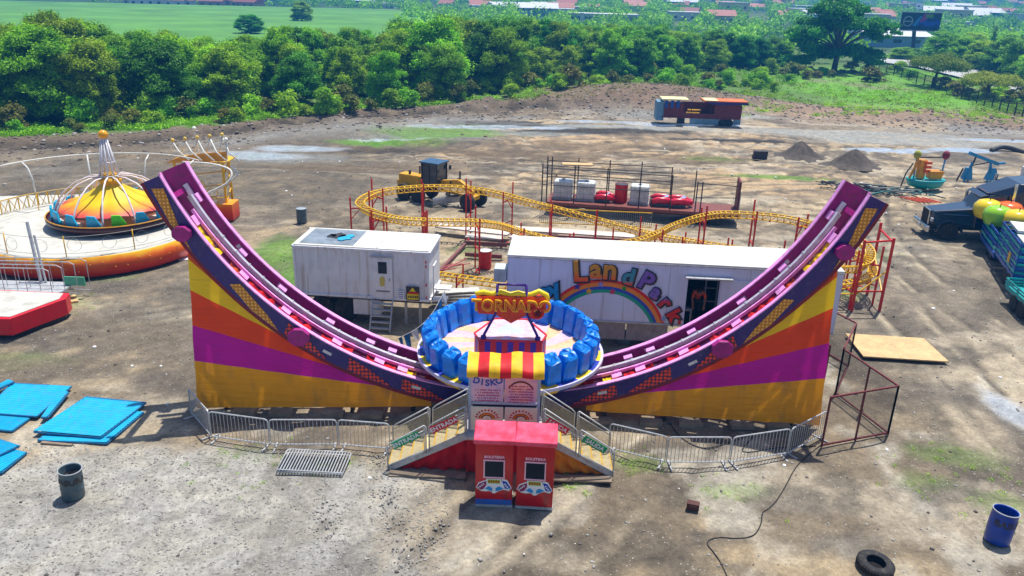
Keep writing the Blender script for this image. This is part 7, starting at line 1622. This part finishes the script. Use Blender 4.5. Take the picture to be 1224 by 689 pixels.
for i in range(3600):
    px = r_.uniform(-40, 1270); q = r_.random(); Y = 150*(14 ** q) if px > 480 else 385*(5.2 ** q)
    if px > 480 and Y < 300 and r_.random() < .35: continue
    X = V(px, 20, Y)[0]
    if 40 < X < 160 and Y < 165: continue
    if Y < 260 and 1030 < px < 1120: continue
    s = r_.uniform(1.3, 3.0)*(1+Y/1500); pts.append((X, Y, ground_z(X, Y)+s*.55, s))
stuffleaves('distant_wood', pts, 16, .55, LEAF, 12, flat=.85)
# ================================================================== HAZE, LIGHT, CAMERA
mb = MB(); mb.box((0, 2650, 33.5), (6400, 5700, 73)); hz = mb.build('haze', [], None); tag(hz, kind='stuff')
hm = bpy.data.materials.new('air'); hm.use_nodes = True; nt = hm.node_tree; nt.nodes.remove(nt.nodes['Principled BSDF']); pv = nt.nodes.new('ShaderNodeVolumePrincipled')
pv.inputs['Color'].default_value = (.05, .36, .92, 1); pv.inputs['Density'].default_value = .0010; pv.inputs['Anisotropy'].default_value = .2; nt.links.new(pv.outputs[0], nt.nodes['Material Output'].inputs['Volume']); hz.data.materials.append(hm)
sv = Vector((-.17, -.25, -1.0)).normalized()      # direction the light travels
w = bpy.data.worlds.new('World'); scene.world = w; w.use_nodes = True; nt = w.node_tree
sky = nt.nodes.new('ShaderNodeTexSky'); sky.sky_type = 'NISHITA'; sky.sun_disc = False; sky.sun_elevation = math.asin(-sv.z); sky.sun_rotation = math.atan2(-sv.x, -sv.y); sky.air_density = 1.0; sky.dust_density = 1.0
bg = nt.nodes['Background']; bg.inputs['Strength'].default_value = .105; nt.links.new(sky.outputs[0], bg.inputs['Color'])
sl = bpy.data.lights.new('sun', 'SUN'); sl.energy = 4.8; sl.angle = R(.5); sl.color = (1, .95, .86); so = bpy.data.objects.new('sun', sl); col.objects.link(so); so.rotation_euler = sv.to_track_quat('-Z', 'Y').to_euler()
cam = bpy.data.cameras.new('camera'); cam.sensor_width = 36; cam.lens = 36*F/1224; cam.clip_end = 9000; cam.clip_start = .5; cobj = bpy.data.objects.new('camera', cam); col.objects.link(cobj)
ct_, st_2 = math.cos(TH), math.sin(TH); fwd = Vector((0, ct_, -st_2)); up0 = Vector((0, st_2, ct_)); rt0 = Vector((1, 0, 0)); c_, s_ = math.cos(RO), math.sin(RO)
# image axes: u = right, v = up, in world terms
ux = rt0*c_+up0*s_; vy = -rt0*s_+up0*c_
M = Matrix((( ux.x, vy.x, -fwd.x, 0), (ux.y, vy.y, -fwd.y, 0), (ux.z, vy.z, -fwd.z, H), (0, 0, 0, 1))); cobj.matrix_world = M
scene.camera = cobj
scene.view_settings.view_transform = 'Standard'; scene.view_settings.look = 'None'; scene.view_settings.gamma = 1; scene.view_settings.exposure = 0.46
scene.cycles.use_denoising = True; scene.cycles.max_bounces = 6; scene.cycles.transparent_max_bounces = 12; scene.cycles.volume_bounces = 0; scene.cycles.caustics_reflective = False; scene.cycles.caustics_refractive = False
scene.cycles.sample_clamp_indirect = 4
scene.render.engine = 'CYCLES'
